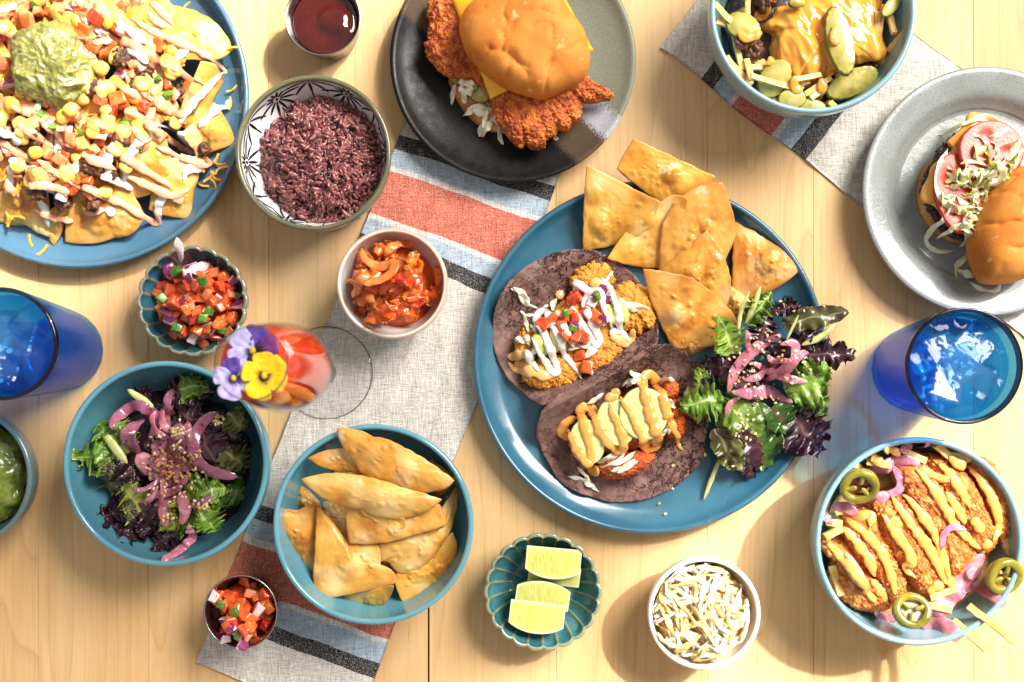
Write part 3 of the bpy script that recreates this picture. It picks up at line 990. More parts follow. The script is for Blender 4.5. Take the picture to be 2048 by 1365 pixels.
def blue_glass(px, py, rp, h, seed, label):
    x, y, R = circ(px, py, rp, h)
    rb = R * .80
    t = .0030
    o = thing('water_glass', label, 'glass', (x, y, .0004))
    pr = [(1e-5, .0), (rb - .004, .0), (rb - .001, .0008), (rb, .003)]
    zs = np.linspace(.006, h - .0015, 30)
    pr += [(rb + (R - rb) * (z / h) ** .9, z) for z in zs]
    nrim = len(pr)
    pr += [(R - t * .2, h - .0003), (R - t * .5, h), (R - t * .8, h - .0003)]
    pr += [(rb - t + (R - rb) * (z / h) ** .9, z) for z in zs[::-1] if z > .009] + [(rb - t - .004, .0075), (1e-5, .007)]

    def mod(Rr, Zz, T, I):
        f = np.clip(1 - Zz / (h * .78), 0, 1) ** .5
        return Rr * (1 - .008 * f * np.abs(np.sin(T * 10)) * (I < nrim)), Zz
    V, F = lathe(pr, 120, x, y, .0004, mod)
    i = np.repeat(np.arange(len(pr) - 1), 120)
    mk('glass_wall', V, [F], [BG, BGR], parent=o, fm=np.where((i >= nrim - 2) & (i <= nrim + 3), 1, 0), hf=False)
    wl = h * .86
    ri = rb - t + (R - rb) * (wl / h) ** .9 - .0002
    r_ = np.random.default_rng(seed)
    # drink: a closed body with a slightly wavy top
    zs2 = np.linspace(.0085, wl, 14)
    wp = [(1e-5, .0080), (rb - t - .005, .0080)] + [(rb - t - .0004 + (R - rb) * (z / h) ** .9, z) for z in zs2]
    ne = len(wp)
    wp += [((ri - .0004) * (1 - q), wl) for q in np.linspace(0, 1, 26)[1:-1]] + [(1e-5, wl)]

    def wmod(Rr, Zz, T, I):
        X_ = np.column_stack([(Rr * np.cos(T)).ravel(), (Rr * np.sin(T)).ravel(), np.zeros(Rr.size)])
        w_ = (.0014 * fbm(X_, 75, 2, seed)).reshape(Rr.shape)
        return Rr, Zz + np.where(I >= ne, w_, 0)
    V, F = lathe(wp, 96, x, y, .0004, wmod)
    mk('water', V, [F], WATER, hf=False, label='iced water filling the ' + label.split(' ', 1)[1], cat='water')
    # ice cubes poking through the surface
    k = 0
    spots = [(-.40, .30), (.38, .36), (-.30, -.42), (.46, -.34), (.03, .02)]
    for (a, b) in spots:
        s = .0265 + r_.uniform(-.002, .003)
        Vd, Fd = dice(s, s * .95, s * .8, seed * 10 + k, .10, .22)
        M_ = np.array(Euler(r_.uniform(-.5, .5, 3) + np.array([0, 0, r_.uniform(0, 3)])).to_matrix())
        Vd = Vd @ M_.T + np.array([x + a * ri * .92, y + b * ri * .92, wl - .0065 + r_.uniform(-.003, .003)])
        d = np.hypot(Vd[:, 0] - x, Vd[:, 1] - y); f = np.minimum(1, (ri - .0012) / np.maximum(d, 1e-6))
        Vd[:, 0] = x + (Vd[:, 0] - x) * f; Vd[:, 1] = y + (Vd[:, 1] - y) * f
        Vd[:, 2] = np.minimum(Vd[:, 2], h - .002)
        mk('ice_cube', Vd, [Fd], ICE, hf=False, smooth=False, label='clear ice cube floating in the ' + label.split(' ', 1)[1], cat='ice cube', group='ice in the ' + label.split(' ', 1)[1])
        k += 1
    return o


blue_glass(1930, 732, 118, .100, 3, 'the cobalt tumbler beside the burger plate'.replace('the ', 'a ', 1))
blue_glass(0, 688, 114, .108, 5, 'a cobalt tumbler next to the nacho plate')

# stemmed glass with orange drink and flowers
CLEAR = glassm('clear_glass', (.975, .975, .975), .02, 1.55, edge=(.80, .80, .80), refl=.4)
CLEARE = glassm('clear_glass_edge', (.50, .51, .52), .05, 1.7)
DRINK = bpy.data.materials.new('orange_drink'); DRINK.use_nodes = True
_b = DRINK.node_tree.nodes['Principled BSDF']
_b.inputs['Base Color'].default_value = lin((232, 74, 34)); _b.inputs['Roughness'].default_value = .06
_b.inputs['Subsurface Weight'].default_value = .9; _b.inputs['Subsurface Radius'].default_value = (1, .3, .1); _b.inputs['Subsurface Scale'].default_value = .02
gx, gy = W(655, 746, 0)
GH = .246
wg = thing('wine_glass', 'clear stemmed glass of orange drink topped with pansies', 'glass', (gx, gy, .0038))
bowl_o = catm(np.array([(.0036, .098), (.010, .103), (.020, .114), (.0268, .130), (.0292, .152), (.0284, .178), (.0258, .208), (.0228, .234), (.0212, GH)]), 46)
wall = .0011
pr = [(1e-5, 0), (.0352, 0), (.0368, .0008), (.0371, .0016), (.0362, .0026), (.0352, .0028), (.018, .0042), (.009, .0075), (.0050, .014), (.0037, .030), (.0033, .060), (.0034, .085)]
inn = [(max(r - wall, 1e-5), z + (.004 if k < 3 else .0)) for k, (r, z) in enumerate(bowl_o)][::-1]
pr = np.array(pr + [tuple(q) for q in bowl_o] + [(.0209, GH + .0005)] + inn + [(1e-5, .1035)])
V, F = lathe(pr, 96, gx, gy, .0038)
ii = np.repeat(np.arange(len(pr) - 1), 96)
nb_ = 12 + len(bowl_o)
edge_ = np.where(((ii >= 1) & (ii <= 3)) | ((ii >= 7) & (ii <= 12)) | ((ii >= nb_ - 1) & (ii <= nb_ + 1)), 1, 0)
for nm_, s_ in (('foot', ii < 7), ('stem', (ii >= 7) & (ii < 12)), ('glass_bowl', ii >= 12)):
    u_, inv_ = np.unique(F[s_], return_inverse=True)
    mk(nm_, V[u_], [inv_.reshape(-1, 4)], [CLEAR, CLEARE], parent=wg, hf=False, fm=edge_[s_])
lvl = .226
db = [(r - wall - .0003, z) for r, z in bowl_o if .106 < z < lvl]
pr = np.array([(1e-5, .1055)] + db + [(np.interp(lvl, bowl_o[:, 1], bowl_o[:, 0]) - wall - .0003, lvl), (.012, lvl - .0003), (1e-5, lvl - .0003)])
V, F = lathe(pr, 96, gx, gy, .0038)
mk('orange_drink', V, [F], DRINK, label='orange red drink inside the stemmed glass', cat='drink', hf=False)


def pansy(px, py, r, rot, zz, petals, eye, label, tilt=(0, 0)):
    """five flat overlapping petals; petals: five (mat) in order back, back, side, side, front"""
    p = W(px, py, zz); R = r / S * (D - zz) / D
    o = thing('pansy', label, 'flower', (p[0], p[1], zz))
    angs = [62, 118, 185, -5, 270]; lens = [1., 1., .98, .98, 1.05]; wid = [.62, .62, .60, .60, .78]
    for k in range(5):
        a = math.radians(angs[k] + rot)
        n = 40; t = np.linspace(0, 2 * np.pi, n, endpoint=False)
        # heart-like rounded petal
        u = (.55 - .55 * np.cos(t)) ; v = np.sin(t) * wid[k] * (.35 + .65 * np.clip(u, 0, 1)) * (1 + .06 * np.sin(5 * t + k))
        u = u * lens[k] - .06 * np.exp(-(v / .2) ** 2) * (u > .8)
        out = np.stack([p[0] + R * (u * math.cos(a) - v * math.sin(a)), p[1] + R * (u * math.sin(a) + v * math.cos(a))], 1)
        c = np.array([p[0] + R * .5 * math.cos(a), p[1] + R * .5 * math.sin(a)])
        base = zz + [.0004, .0008, .0016, .0020, .0028][k]

        def zt(X, rr):
            d = np.hypot(X[:, 0] - p[0], X[:, 1] - p[1]) / R
            return base + .0010 * d + .0006 * pn(np.column_stack([X * 260, np.full(len(X), k * 3.)])) + (X[:, 0] - p[0]) * tilt[0] + (X[:, 1] - p[1]) * tilt[1]
        V, F, rr, X = sheet(out, zt, .0003, rings=10, center=c)
        d = np.hypot(V[:, 0] - p[0], V[:, 1] - p[1]) / R
        an = np.arctan2(V[:, 1] - p[1], V[:, 0] - p[0])
        at = np.clip((eye[k] * (1 + .25 * np.sin(an * 22)) - d) / .10, 0, 1) * (d > .13)
        mk('petal', V, F, petals[k], parent=o, hf=False, attr={'eye': at})
    th = np.linspace(0, 2 * np.pi, 20, endpoint=False)
    out = np.stack([p[0] + R * .13 * np.cos(th), p[1] + R * .16 * np.sin(th)], 1)
    V, F, r_ = mound(out, zz + .0036, .0018, 8)
    mk('flower_centre', V, F, FLC, parent=o, hf=False)
    return o


FLC = M('pollen', [(222, 170, 20), (190, 170, 40)], sc=800, rough=.7)
PY = M('yellow_petal', [(240, 190, 8), (248, 206, 20)], sc=150, rough=.6, sss=.2, attr=('eye', (26, 10, 14)))
PL = M('lavender_petal', [(176, 164, 220), (196, 188, 234), (160, 140, 206)], sc=150, rough=.6, sss=.2, attr=('eye', (46, 22, 96)))
PP = M('violet_petal', [(70, 44, 140), (96, 66, 160), (60, 30, 110)], sc=120, rough=.6, attr=('eye', (24, 8, 40)))
PM = M('plum_petal', [(116, 44, 110), (90, 40, 120)], sc=120, rough=.6, attr=('eye', (24, 8, 40)))
fz = .2305
pansy(508, 702, 50, 20, fz, [PP, PL, PL, PM, PP], [.0, .0, .35, .5, .6], 'violet and lavender pansy floating at the rim', (0, 0))
pansy(470, 757, 40, -15, fz + .003, [PL, PP, PL, PL, PL], [.0, .3, .42, .42, .42], 'pale lavender pansy beside the yellow one')
pansy(531, 752, 45, -20, fz + .006, [PY, PY, PY, PY, PY], [.0, .0, .36, .36, .44], 'bright yellow pansy with dark markings on the drink')
# ================================================================== food materials
CHIP = M('fried_tortilla', [(190, 120, 40), (212, 150, 58), (222, 166, 76), (230, 182, 102)], sc=50, det=5, rough=.33, bump=.0003, attr=[('toast', (158, 88, 26)), ('pale', (238, 208, 150))], coat=.12, bsc=900, sss=.08, var=.12, hvar=.006, spots=((236, 206, 150), 60, .66), spots2=((150, 92, 34), 420, .78), spec=.4)
TOM = M('tomato_flesh', [(188, 58, 20), (212, 88, 38), (226, 124, 70)], sc=120, rough=.16, sss=.35, coat=.4, var=.12, hvar=.012, bump=.0003, bsc=300)
TOMP = M('pale_tomato', [(226, 110, 62), (236, 140, 92), (240, 166, 120)], sc=110, rough=.2, sss=.35, coat=.35, var=.08, bump=.0002, bsc=300)
ONI = M('white_onion', [(208, 180, 184), (222, 204, 202), (200, 164, 182)], sc=120, rough=.25, sss=.35, coat=.2, stretch=(1, 5, 5))
ONP = M('purple_onion_skin', [(112, 30, 78), (146, 58, 108)], sc=140, rough=.25, coat=.3)
GRN = M('green_chilli', [(52, 92, 22), (84, 128, 34), (120, 156, 54)], sc=200, rough=.25, coat=.3, var=.2)
CORN = M('corn_kernel', [(232, 172, 52), (238, 194, 88), (242, 210, 128)], sc=110, rough=.22, sss=.3, coat=.4, var=.08)
BEEF = M('seared_beef', [(48, 26, 14), (86, 48, 22), (128, 78, 38)], sc=260, rough=.45, bump=.0012, bsc=600, var=.25, coat=.15)
BEEFD = M('dark_minced_beef', [(28, 16, 14), (52, 32, 26), (76, 50, 40)], sc=260, rough=.4, bump=.0014, bsc=520, var=.2, coat=.2)
CHED = M('cheddar', [(232, 160, 40), (240, 176, 62)], sc=200, rough=.4, sss=.25, var=.06)
CHEDL = M('sunlit_cheddar', [(234, 186, 108), (240, 202, 134)], sc=200, rough=.45, sss=.3, var=.05)  # cheddar for the cup, bright sun put into its paler colour
MOZZ = M('white_cheese', [(236, 222, 184), (242, 232, 204)], sc=200, rough=.45, sss=.3, var=.04)
CREMA = M('white_crema', [(222, 220, 212), (230, 228, 222)], sc=200, rough=.22, sss=.3, coat=.3, spots=((150, 160, 120), 1300, .76))
PINK = M('pink_sauce', [(226, 158, 122), (232, 174, 140)], sc=160, rough=.22, sss=.3, coat=.3)
ORNG = M('orange_mayo', [(234, 158, 72), (240, 174, 92)], sc=160, rough=.2, sss=.3, coat=.35, spots=((168, 92, 34), 1400, .77))
PEACH = M('peach_sauce', [(236, 176, 100), (242, 192, 122)], sc=160, rough=.2, sss=.3, coat=.35)
GUAC = M('guacamole', [(108, 108, 46), (132, 130, 66), (150, 147, 88)], sc=70, rough=.22, sss=.25, coat=.35, bump=.0006, bsc=340, spots=((66, 92, 26), 420, .74))
FISH = M('golden_crumb', [(186, 108, 24), (220, 148, 46), (234, 174, 78)], sc=190, rough=.5, bump=.0009, bsc=1300, var=.06, spots=((160, 74, 12), 120, .66))
CRUST = M('fried_chicken_crust', [(116, 38, 10), (176, 74, 18), (208, 112, 34), (228, 150, 64)], sc=130, det=6, rough=.42, bump=.0009, bsc=1100, coat=.12, lo=.28, hi=.72)
CRUST2 = M('red_chicken_crust', [(150, 52, 10), (196, 88, 22), (220, 120, 44)], sc=150, det=6, rough=.45, bump=.0009, bsc=1200)
KATSU = M('panko_crust', [(162, 66, 14), (200, 100, 30), (218, 130, 52), (230, 162, 92)], sc=140, det=6, rough=.42, bump=.0010, bsc=1100, coat=.1)
MEAT = M('white_chicken_meat', [(196, 152, 112), (216, 182, 148)], sc=90, rough=.4, sss=.25, bump=.0004, bsc=400, stretch=(1, 4, 4))
BUN = M('brioche_crust', [(190, 106, 38), (208, 130, 54), (219, 150, 74)], sc=26, det=6, rough=.64, sss=.2, bump=.0003, bsc=520, spec=.2, spots=((224, 170, 104), 90, .66))
BUNB = M('toasted_bun', [(150, 82, 28), (196, 130, 62), (224, 176, 112)], sc=60, det=5, rough=.6, bump=.0005, bsc=700, sss=.1)
AMER = M('american_cheese', [(242, 168, 20), (244, 176, 32)], sc=40, rough=.3, sss=.25, coat=.15)
NACHO = M('cheese_sauce', [(232, 146, 44), (238, 166, 66), (238, 178, 76)], sc=40, rough=.16, sss=.3, coat=.45, bump=.0004, bsc=90, spots=((90, 60, 20), 1100, .78))
def cracks(m, scale, colr, width, depth, mask=18):
    """dry surface cracks: distorted cell borders, only in patches"""
    nt = m.node_tree; N = nt.nodes; L = nt.links; b = N['Principled BSDF']
    tc = N.new('ShaderNodeTexCoord'); ns = N.new('ShaderNodeTexNoise'); ns.inputs['Scale'].default_value = 260; ns.inputs['Detail'].default_value = 3
    L.new(tc.outputs['Object'], ns.inputs['Vector'])
    ad = N.new('ShaderNodeVectorMath'); ad.operation = 'MULTIPLY_ADD'; ad.inputs[1].default_value = (.014, .014, .014); L.new(ns.outputs['Color'], ad.inputs[0]); L.new(tc.outputs['Object'], ad.inputs[2])
    vo = N.new('ShaderNodeTexVoronoi'); vo.feature = 'DISTANCE_TO_EDGE'; vo.inputs['Scale'].default_value = scale; L.new(ad.outputs[0], vo.inputs['Vector'])
    mk_ = N.new('ShaderNodeTexNoise'); mk_.inputs['Scale'].default_value = mask; mk_.inputs['Detail'].default_value = 2; L.new(tc.outputs['Object'], mk_.inputs['Vector'])
    wd_ = N.new('ShaderNodeMapRange'); wd_.inputs[1].default_value = .42; wd_.inputs[2].default_value = .62; wd_.inputs[3].default_value = width * .02; wd_.inputs[4].default_value = width; L.new(mk_.outputs[0], wd_.inputs[0])
    dv = N.new('ShaderNodeMath'); dv.operation = 'DIVIDE'; L.new(vo.outputs['Distance'], dv.inputs[0]); L.new(wd_.outputs[0], dv.inputs[1])
    cl = N.new('ShaderNodeMapRange'); cl.inputs[1].default_value = .3; cl.inputs[2].default_value = 1.; L.new(dv.outputs[0], cl.inputs[0])
    src = b.inputs['Base Color'].links[0].from_socket
    mx = N.new('ShaderNodeMix'); mx.data_type = 'RGBA'; L.new(cl.outputs[0], mx.inputs[0]); mx.inputs[6].default_value = lin(colr); L.new(src, mx.inputs[7]); L.new(mx.outputs[2], b.inputs['Base Color'])
    ob = b.inputs['Normal'].links[0].from_node
    bp = N.new('ShaderNodeBump'); bp.inputs['Distance'].default_value = depth; L.new(cl.outputs[0], bp.inputs['Height']); L.new(ob.outputs[0], bp.inputs['Normal']); L.new(bp.outputs[0], b.inputs['Normal'])


TORT = M('blue_corn_tortilla', [(100, 72, 68), (127, 96, 89), (149, 119, 110)], sc=110, det=5, rough=.75, bump=.0007, bsc=650, spec=.2, spots=((164, 134, 122), 900, .68), attr=('crack', (52, 30, 30)))
cracks(TORT, 95, (66, 42, 40), .075, .0009, 24)
PICK = M('pickle_flesh', [(150, 140, 52), (182, 170, 84), (206, 192, 118)], sc=70, rough=.26, sss=.4, coat=.25, bump=.0003, bsc=260, attr=[('seed', (208, 190, 124)), ('skin', (92, 96, 24))])
CUKE = M('cucumber_flesh', [(206, 214, 136), (222, 226, 162)], sc=120, rough=.18, sss=.4, coat=.5, bump=.0002, bsc=320, attr=[('skin', (70, 118, 40)), ('seed', (190, 196, 110))])
AVO = M('avocado_flesh', [(206, 206, 110), (220, 216, 134)], sc=80, rough=.25, sss=.3, coat=.2, attr=('skin', (122, 164, 54)))
CABB = M('cabbage_shred', [(232, 222, 190), (240, 234, 214), (220, 206, 160)], sc=120, rough=.3, sss=.35, coat=.2, var=.06)
ICEB = M('iceberg_shred', [(214, 214, 140), (232, 232, 190), (204, 204, 96)], sc=60, rough=.25, sss=.35, coat=.3, var=.06)
POT = M('french_fry', [(226, 178, 96), (236, 198, 126), (214, 156, 70)], sc=90, rough=.42, sss=.2, bump=.0003, bsc=700, var=.06)
PKON = M('pickled_onion', [(178, 92, 114), (204, 126, 144), (224, 162, 174)], sc=60, rough=.14, sss=.5, coat=.6, var=.07, hvar=.01, bump=.00025, bsc=300, stretch=(2.5, 2.5, 2.5))
PKON2 = M('mauve_pickled_onion', [(132, 64, 92), (168, 98, 124), (190, 124, 148)], sc=60, rough=.14, sss=.4, coat=.6, var=.1, hvar=.01, bump=.00025, bsc=300)
SEED = M('sesame_seed', [(232, 206, 150), (242, 224, 184)], sc=400, rough=.4, var=.1)
SEEDT = M('toasted_sesame', [(190, 132, 58), (214, 164, 90)], sc=400, rough=.4, var=.12)
SEEDB = M('black_sesame', [(22, 20, 20), (40, 36, 34)], sc=400, rough=.4)
LGREEN = M('green_lettuce', [(64, 96, 18), (100, 136, 34), (142, 172, 66)], sc=45, rough=.3, sss=.15, coat=.25, bump=.0009, bsc=150, var=.12, hvar=.012, attr=('rib', (206, 214, 140)))
LYEL = M('yellow_green_lettuce', [(116, 132, 30), (152, 160, 52), (176, 178, 76)], sc=45, rough=.28, sss=.15, coat=.3, bump=.0009, bsc=150, var=.1, attr=('rib', (214, 210, 140)))
LPURP = M('purple_lettuce', [(28, 12, 22), (52, 22, 36), (78, 40, 52)], sc=45, rough=.26, coat=.4, bump=.0010, bsc=140, var=.2, attr=('rib', (122, 84, 84)))
LMIX = M('bronze_lettuce', [(52, 34, 28), (78, 76, 34), (110, 116, 52)], sc=32, rough=.3, coat=.3, bump=.0010, bsc=140, var=.15, attr=('rib', (170, 160, 104)))
LDARK = M('dark_green_leaf', [(30, 54, 12), (48, 82, 20), (74, 108, 32)], sc=40, rough=.24, coat=.4, bump=.0007, bsc=120, var=.12, attr=('rib', (122, 40, 34)))
STEM = M('pale_stem', [(176, 186, 110), (206, 206, 146)], sc=60, rough=.3, sss=.3)
KIM = M('kimchi_cabbage', [(186, 50, 10), (222, 94, 22), (236, 134, 54)], sc=55, det=5, rough=.16, sss=.35, coat=.5, bump=.0006, bsc=240, var=.14, hvar=.010)
KIMP = M('pale_kimchi_cabbage', [(206, 84, 22), (230, 128, 52), (236, 160, 92)], sc=55, rough=.16, sss=.4, coat=.5, bump=.0004, bsc=200, var=.08)
RICE = M('purple_rice', [(92, 44, 50), (130, 74, 74), (170, 114, 106)], sc=140, rough=.28, sss=.2, coat=.25, var=.28)
RICED = M('black_rice', [(26, 12, 22), (48, 24, 36)], sc=140, rough=.3, coat=.2)
RICEB = M('rice_mass', [(96, 46, 52), (126, 70, 70), (60, 28, 36)], sc=260, rough=.4, bump=.001, bsc=600)
SAUCE = M('chilli_sauce', [(44, 6, 4), (62, 9, 5), (76, 14, 8)], sc=40, rough=.07, coat=.6, spots=((190, 110, 40), 700, .80))
GSALSA = M('green_salsa', [(66, 82, 16), (98, 112, 30), (128, 138, 52)], sc=80, rough=.15, coat=.5, bump=.0008, bsc=300, sss=.15, spots=((40, 52, 14), 300, .70))
JAL = M('pickled_jalapeno', [(96, 92, 16), (124, 116, 30), (146, 134, 48)], sc=70, rough=.14, coat=.6, sss=.25, bump=.0002, bsc=200)
JALR = M('red_chilli_core', [(130, 26, 18), (170, 60, 40)], sc=120, rough=.2, coat=.4)
JALS = M('chilli_seed', [(206, 180, 120), (190, 150, 84)], sc=200, rough=.3)
LIMEP = M('lime_pulp', [(192, 194, 90), (204, 204, 108), (216, 214, 132)], sc=130, rough=.14, sss=.5, coat=.6, bump=.0004, bsc=240, stretch=(5, 1, 1), attr=('pith', (232, 230, 196)))
LIMER = M('lime_rind', [(70, 104, 20), (96, 130, 32)], sc=200, rough=.3, bump=.0003, bsc=900)


# ================================================================== food builders
def chip(corners, label=None, group=None, dome=.004, seed=0, cat='chip', name='tortilla_chip', bub=3, thick=.0010, bulge_scale=1., hf=True, mat=None):
    """corners: (px, py, height, bulge px)"""
    C = []
    for c in corners:
        px, py, h = c[:3]; b = c[3] if len(c) > 3 else 2.
        w = W(px, py, h); C.append((w[0], w[1], h, b / S))
    r = np.random.default_rng(seed + 77)
    O = poly(C, max(8, 100 // len(C)))
    out = O[:, :2]; N = len(out)
    out = out + (pn(np.column_stack([out * 160, np.full(N, seed * 1.7)]))[:, None] * .0006)
    c = out.mean(0); zc = O[:, 2].mean() + dome
    ext = np.abs(out - c).max()
    rings = 26
    bax = r.uniform(0, 3.14); bend = r.choice([-1., 1.]) * r.uniform(.003, .0075) * min(1., ext / .028)
    bl = []
    for k in range(bub):
        a = r.uniform(0, 6.28); d = r.uniform(.05, .6) * ext
        bl.append((c[0] + d * math.cos(a), c[1] + d * math.sin(a), r.uniform(.006, .012), r.uniform(.0010, .0022)))
    for k in range(80):
        a = r.uniform(0, 6.28); d = r.uniform(.1, .98) * ext
        bl.append((c[0] + d * math.cos(a), c[1] + d * math.sin(a), r.uniform(.0010, .0030), r.uniform(.0002, .0008)))

    def zt(X, rr):
        def B(Y):
            y_ = (Y - c) / ext
            return np.column_stack([np.ones(len(Y)), y_[:, 0], y_[:, 1], y_[:, 0] ** 2, y_[:, 1] ** 2, y_[:, 0] * y_[:, 1]])
        A = B(O[:, :2]); co = np.linalg.solve(A.T @ A + np.diag([0, .01, .01, 1., 1., 1.]) * len(A) * .02, A.T @ O[:, 2])
        zf = B(X) @ co
        tgt = np.concatenate([[0.]] + [(O[:, 2] - A @ co) * q ** 3 for q in np.linspace(0, 1, rings + 1)[1:]])
        y2 = (X - c) / ext
        zo = zf + tgt + dome * .45 * (1 - rr ** 2) + bend * ((y2[:, 0] * math.cos(bax) + y2[:, 1] * math.sin(bax)) ** 2 - .3)
        P = np.column_stack([X, np.full(len(X), seed * 2.3)])
        z = zo + .0011 * fbm(P, 45, 2, seed) + .0003 * fbm(P, 240, 2, seed + 2)
        for bx, by, br, bh in bl:
            d2 = ((X[:, 0] - bx) ** 2 + (X[:, 1] - by) ** 2) / br ** 2
            z = z + bh * np.clip(1 - d2, 0, 1) ** .8 * np.clip((1 - rr) * 8, 0, 1)
        return z
    V, F, rr, X = sheet(out, zt, thick, rings)
    P = np.column_stack([V[:, :2], np.full(len(V), seed * 2.3)])
    toast = np.clip((rr - .82) / .18, 0, 1) * .28 + .35 * np.clip(fbm(P, 40, 2, seed + 4) * 2 - .1, 0, 1)
    pale = .75 * np.clip(fbm(P, 32, 2, seed + 8) * 2.4 - .25, 0, 1) * (1 - toast)
    return mk(name, V, F, mat or CHIP, label=label, cat=cat, group=group, hf=hf, attr={'toast': np.clip(toast, 0, .8), 'pale': pale})


def blob_out(cx, cy, rx, ry, rot, n=90, rough=.10, seed=0, h=0., freq=3.):
    """outline around a pixel centre, in world units"""
    t = np.linspace(0, 2 * np.pi, n, endpoint=False)
    q = 1 + rough * fbm(np.column_stack([np.cos(t) * freq, np.sin(t) * freq, np.full(n, seed * 1.9)]), 1, 3)
    u = rx * q * np.cos(t); v = ry * q * np.sin(t); a = math.radians(rot)
    return WL(np.stack([cx + u * math.cos(a) - v * math.sin(a), cy + u * math.sin(a) + v * math.cos(a)], 1), h)


def crumby(out, z0, H, seed, amp=.0016, n=240, rings=46, e1=.75, e2=.6, fine=1.0, center=None):
    """breaded piece: dome with crumb nodules"""
    out = catm(out, n, closed=True)
    d = np.stack([np.cos(np.linspace(0, 6.283, n, endpoint=False)), np.sin(np.linspace(0, 6.283, n, endpoint=False))], 1)
    out = out + d * (.0016 * fine * fbm(np.column_stack([out * 420, np.full(n, seed)]), 1, 3)[:, None])
    V, F, r = mound(out, z0, H, rings, e1, e2, center)
    nr = normals(V, F)
    w = worley(V, 330, seed); w2 = worley(V, 700, seed + 1)
    disp = amp * (fbm(V, 60, 3, seed) * 1.2 + (.55 - w) * 1.0 + (.5 - w2) * .55 + .35 * fbm(V, 900, 2, seed + 5))
    low = np.clip((V[:, 2] - V[:, 2].min()) / (.25 * H + 1e-6), .35, 1)
    V = V + nr * (disp * low)[:, None]
    return V, F


def drizzle(name, paths, rad, mat, label=None, cat=None, parent=None, h0=.03, flat=.38, sink=.45, seed=0, piece='sauce_streak'):
    """each poured streak follows the surface below it; streaks are parts of one drizzle"""
    made = []
    for k, p in enumerate(paths):
        w = np.array([W(a, b, h0) for a, b in p])
        L = np.linalg.norm(np.diff(w, axis=0), axis=1).sum()
        n = max(10, int(L / .0009))
        q = catm(w, n)
        q = q + .0007 * np.column_stack([pn(np.column_stack([q * 150, np.full(n, seed + k)])), pn(np.column_stack([q * 150 + 9, np.full(n, seed + k)]))])
        z = np.array([HF.mean(a, b, rad * .7) for a, b in q])
        kw = 5
        zs = np.convolve(np.pad(z, kw // 2, mode='edge'), np.ones(kw) / kw, 'valid')
        P = np.column_stack([q, zs + rad * flat * (1 - sink)])
        rr = rad * (1.08 + .5 * pn(np.column_stack([q * 170, np.full(n, seed + k * 3.3)])) + .12 * pn(np.column_stack([q * 500, np.full(n, seed + k * 1.3)])))
        made.append(tube(P, rr, 12, flat, rexp=2.6))
    if parent is None:
        V0 = np.concatenate([v for v, f in made])
        parent = thing(name, label, cat, (V0[:, 0].mean(), V0[:, 1].mean(), V0[:, 2].min()))
    for V, F in made:
        V = V + .0003 * np.column_stack([pn(V * 420 + seed), pn(V * 420 + 5), pn(V * 420 + 12)])
        mk(piece, V, F, mat, parent=parent)
    return parent


def strip(name, p, width, mat, h0=.03, parent=None, label=None, cat=None, group=None, flat=.28, lift=.0, arch=0., seed=0, n=26, zs=None, taper=.7, tw=0.):
    """a limp ribbon lying on what is below (onion, shredded cabbage)"""
    w = np.array([W(a, b, h0) for a, b in p]); q = catm(w, n)
    if zs is None:
        z = np.array([HF.top(a, b, .0012) for a, b in q])
        kn = 9 if width < .0045 else 15
        ker = np.ones(kn) / kn
        z = np.maximum(np.convolve(np.pad(z, kn // 2, mode='edge'), ker, 'valid'), z - (.002 if width < .0045 else .0045))
    else:
        z = np.interp(np.linspace(0, 1, n), np.linspace(0, 1, len(zs)), zs)
    t = np.linspace(0, 1, n)
    z = z + width * flat + lift + arch * np.sin(np.pi * t)
    rr = width * (1 - taper * np.abs(2 * t - 1) ** 2.5) * (1 + .12 * pn(np.column_stack([q * 200, np.full(n, seed * 2.1)])))
    V, F = tube(np.column_stack([q, z]), rr, 12, flat, twist=tw * np.sin(2 * np.pi * t + seed))
    V = V + .0005 * np.column_stack([pn(V * 260 + seed), pn(V * 260 + 5 + seed), pn(V * 260 + 12)]) * min(1., width / .004)
    return mk(name, V, F, mat, parent=parent, label=label, cat=cat, group=group)


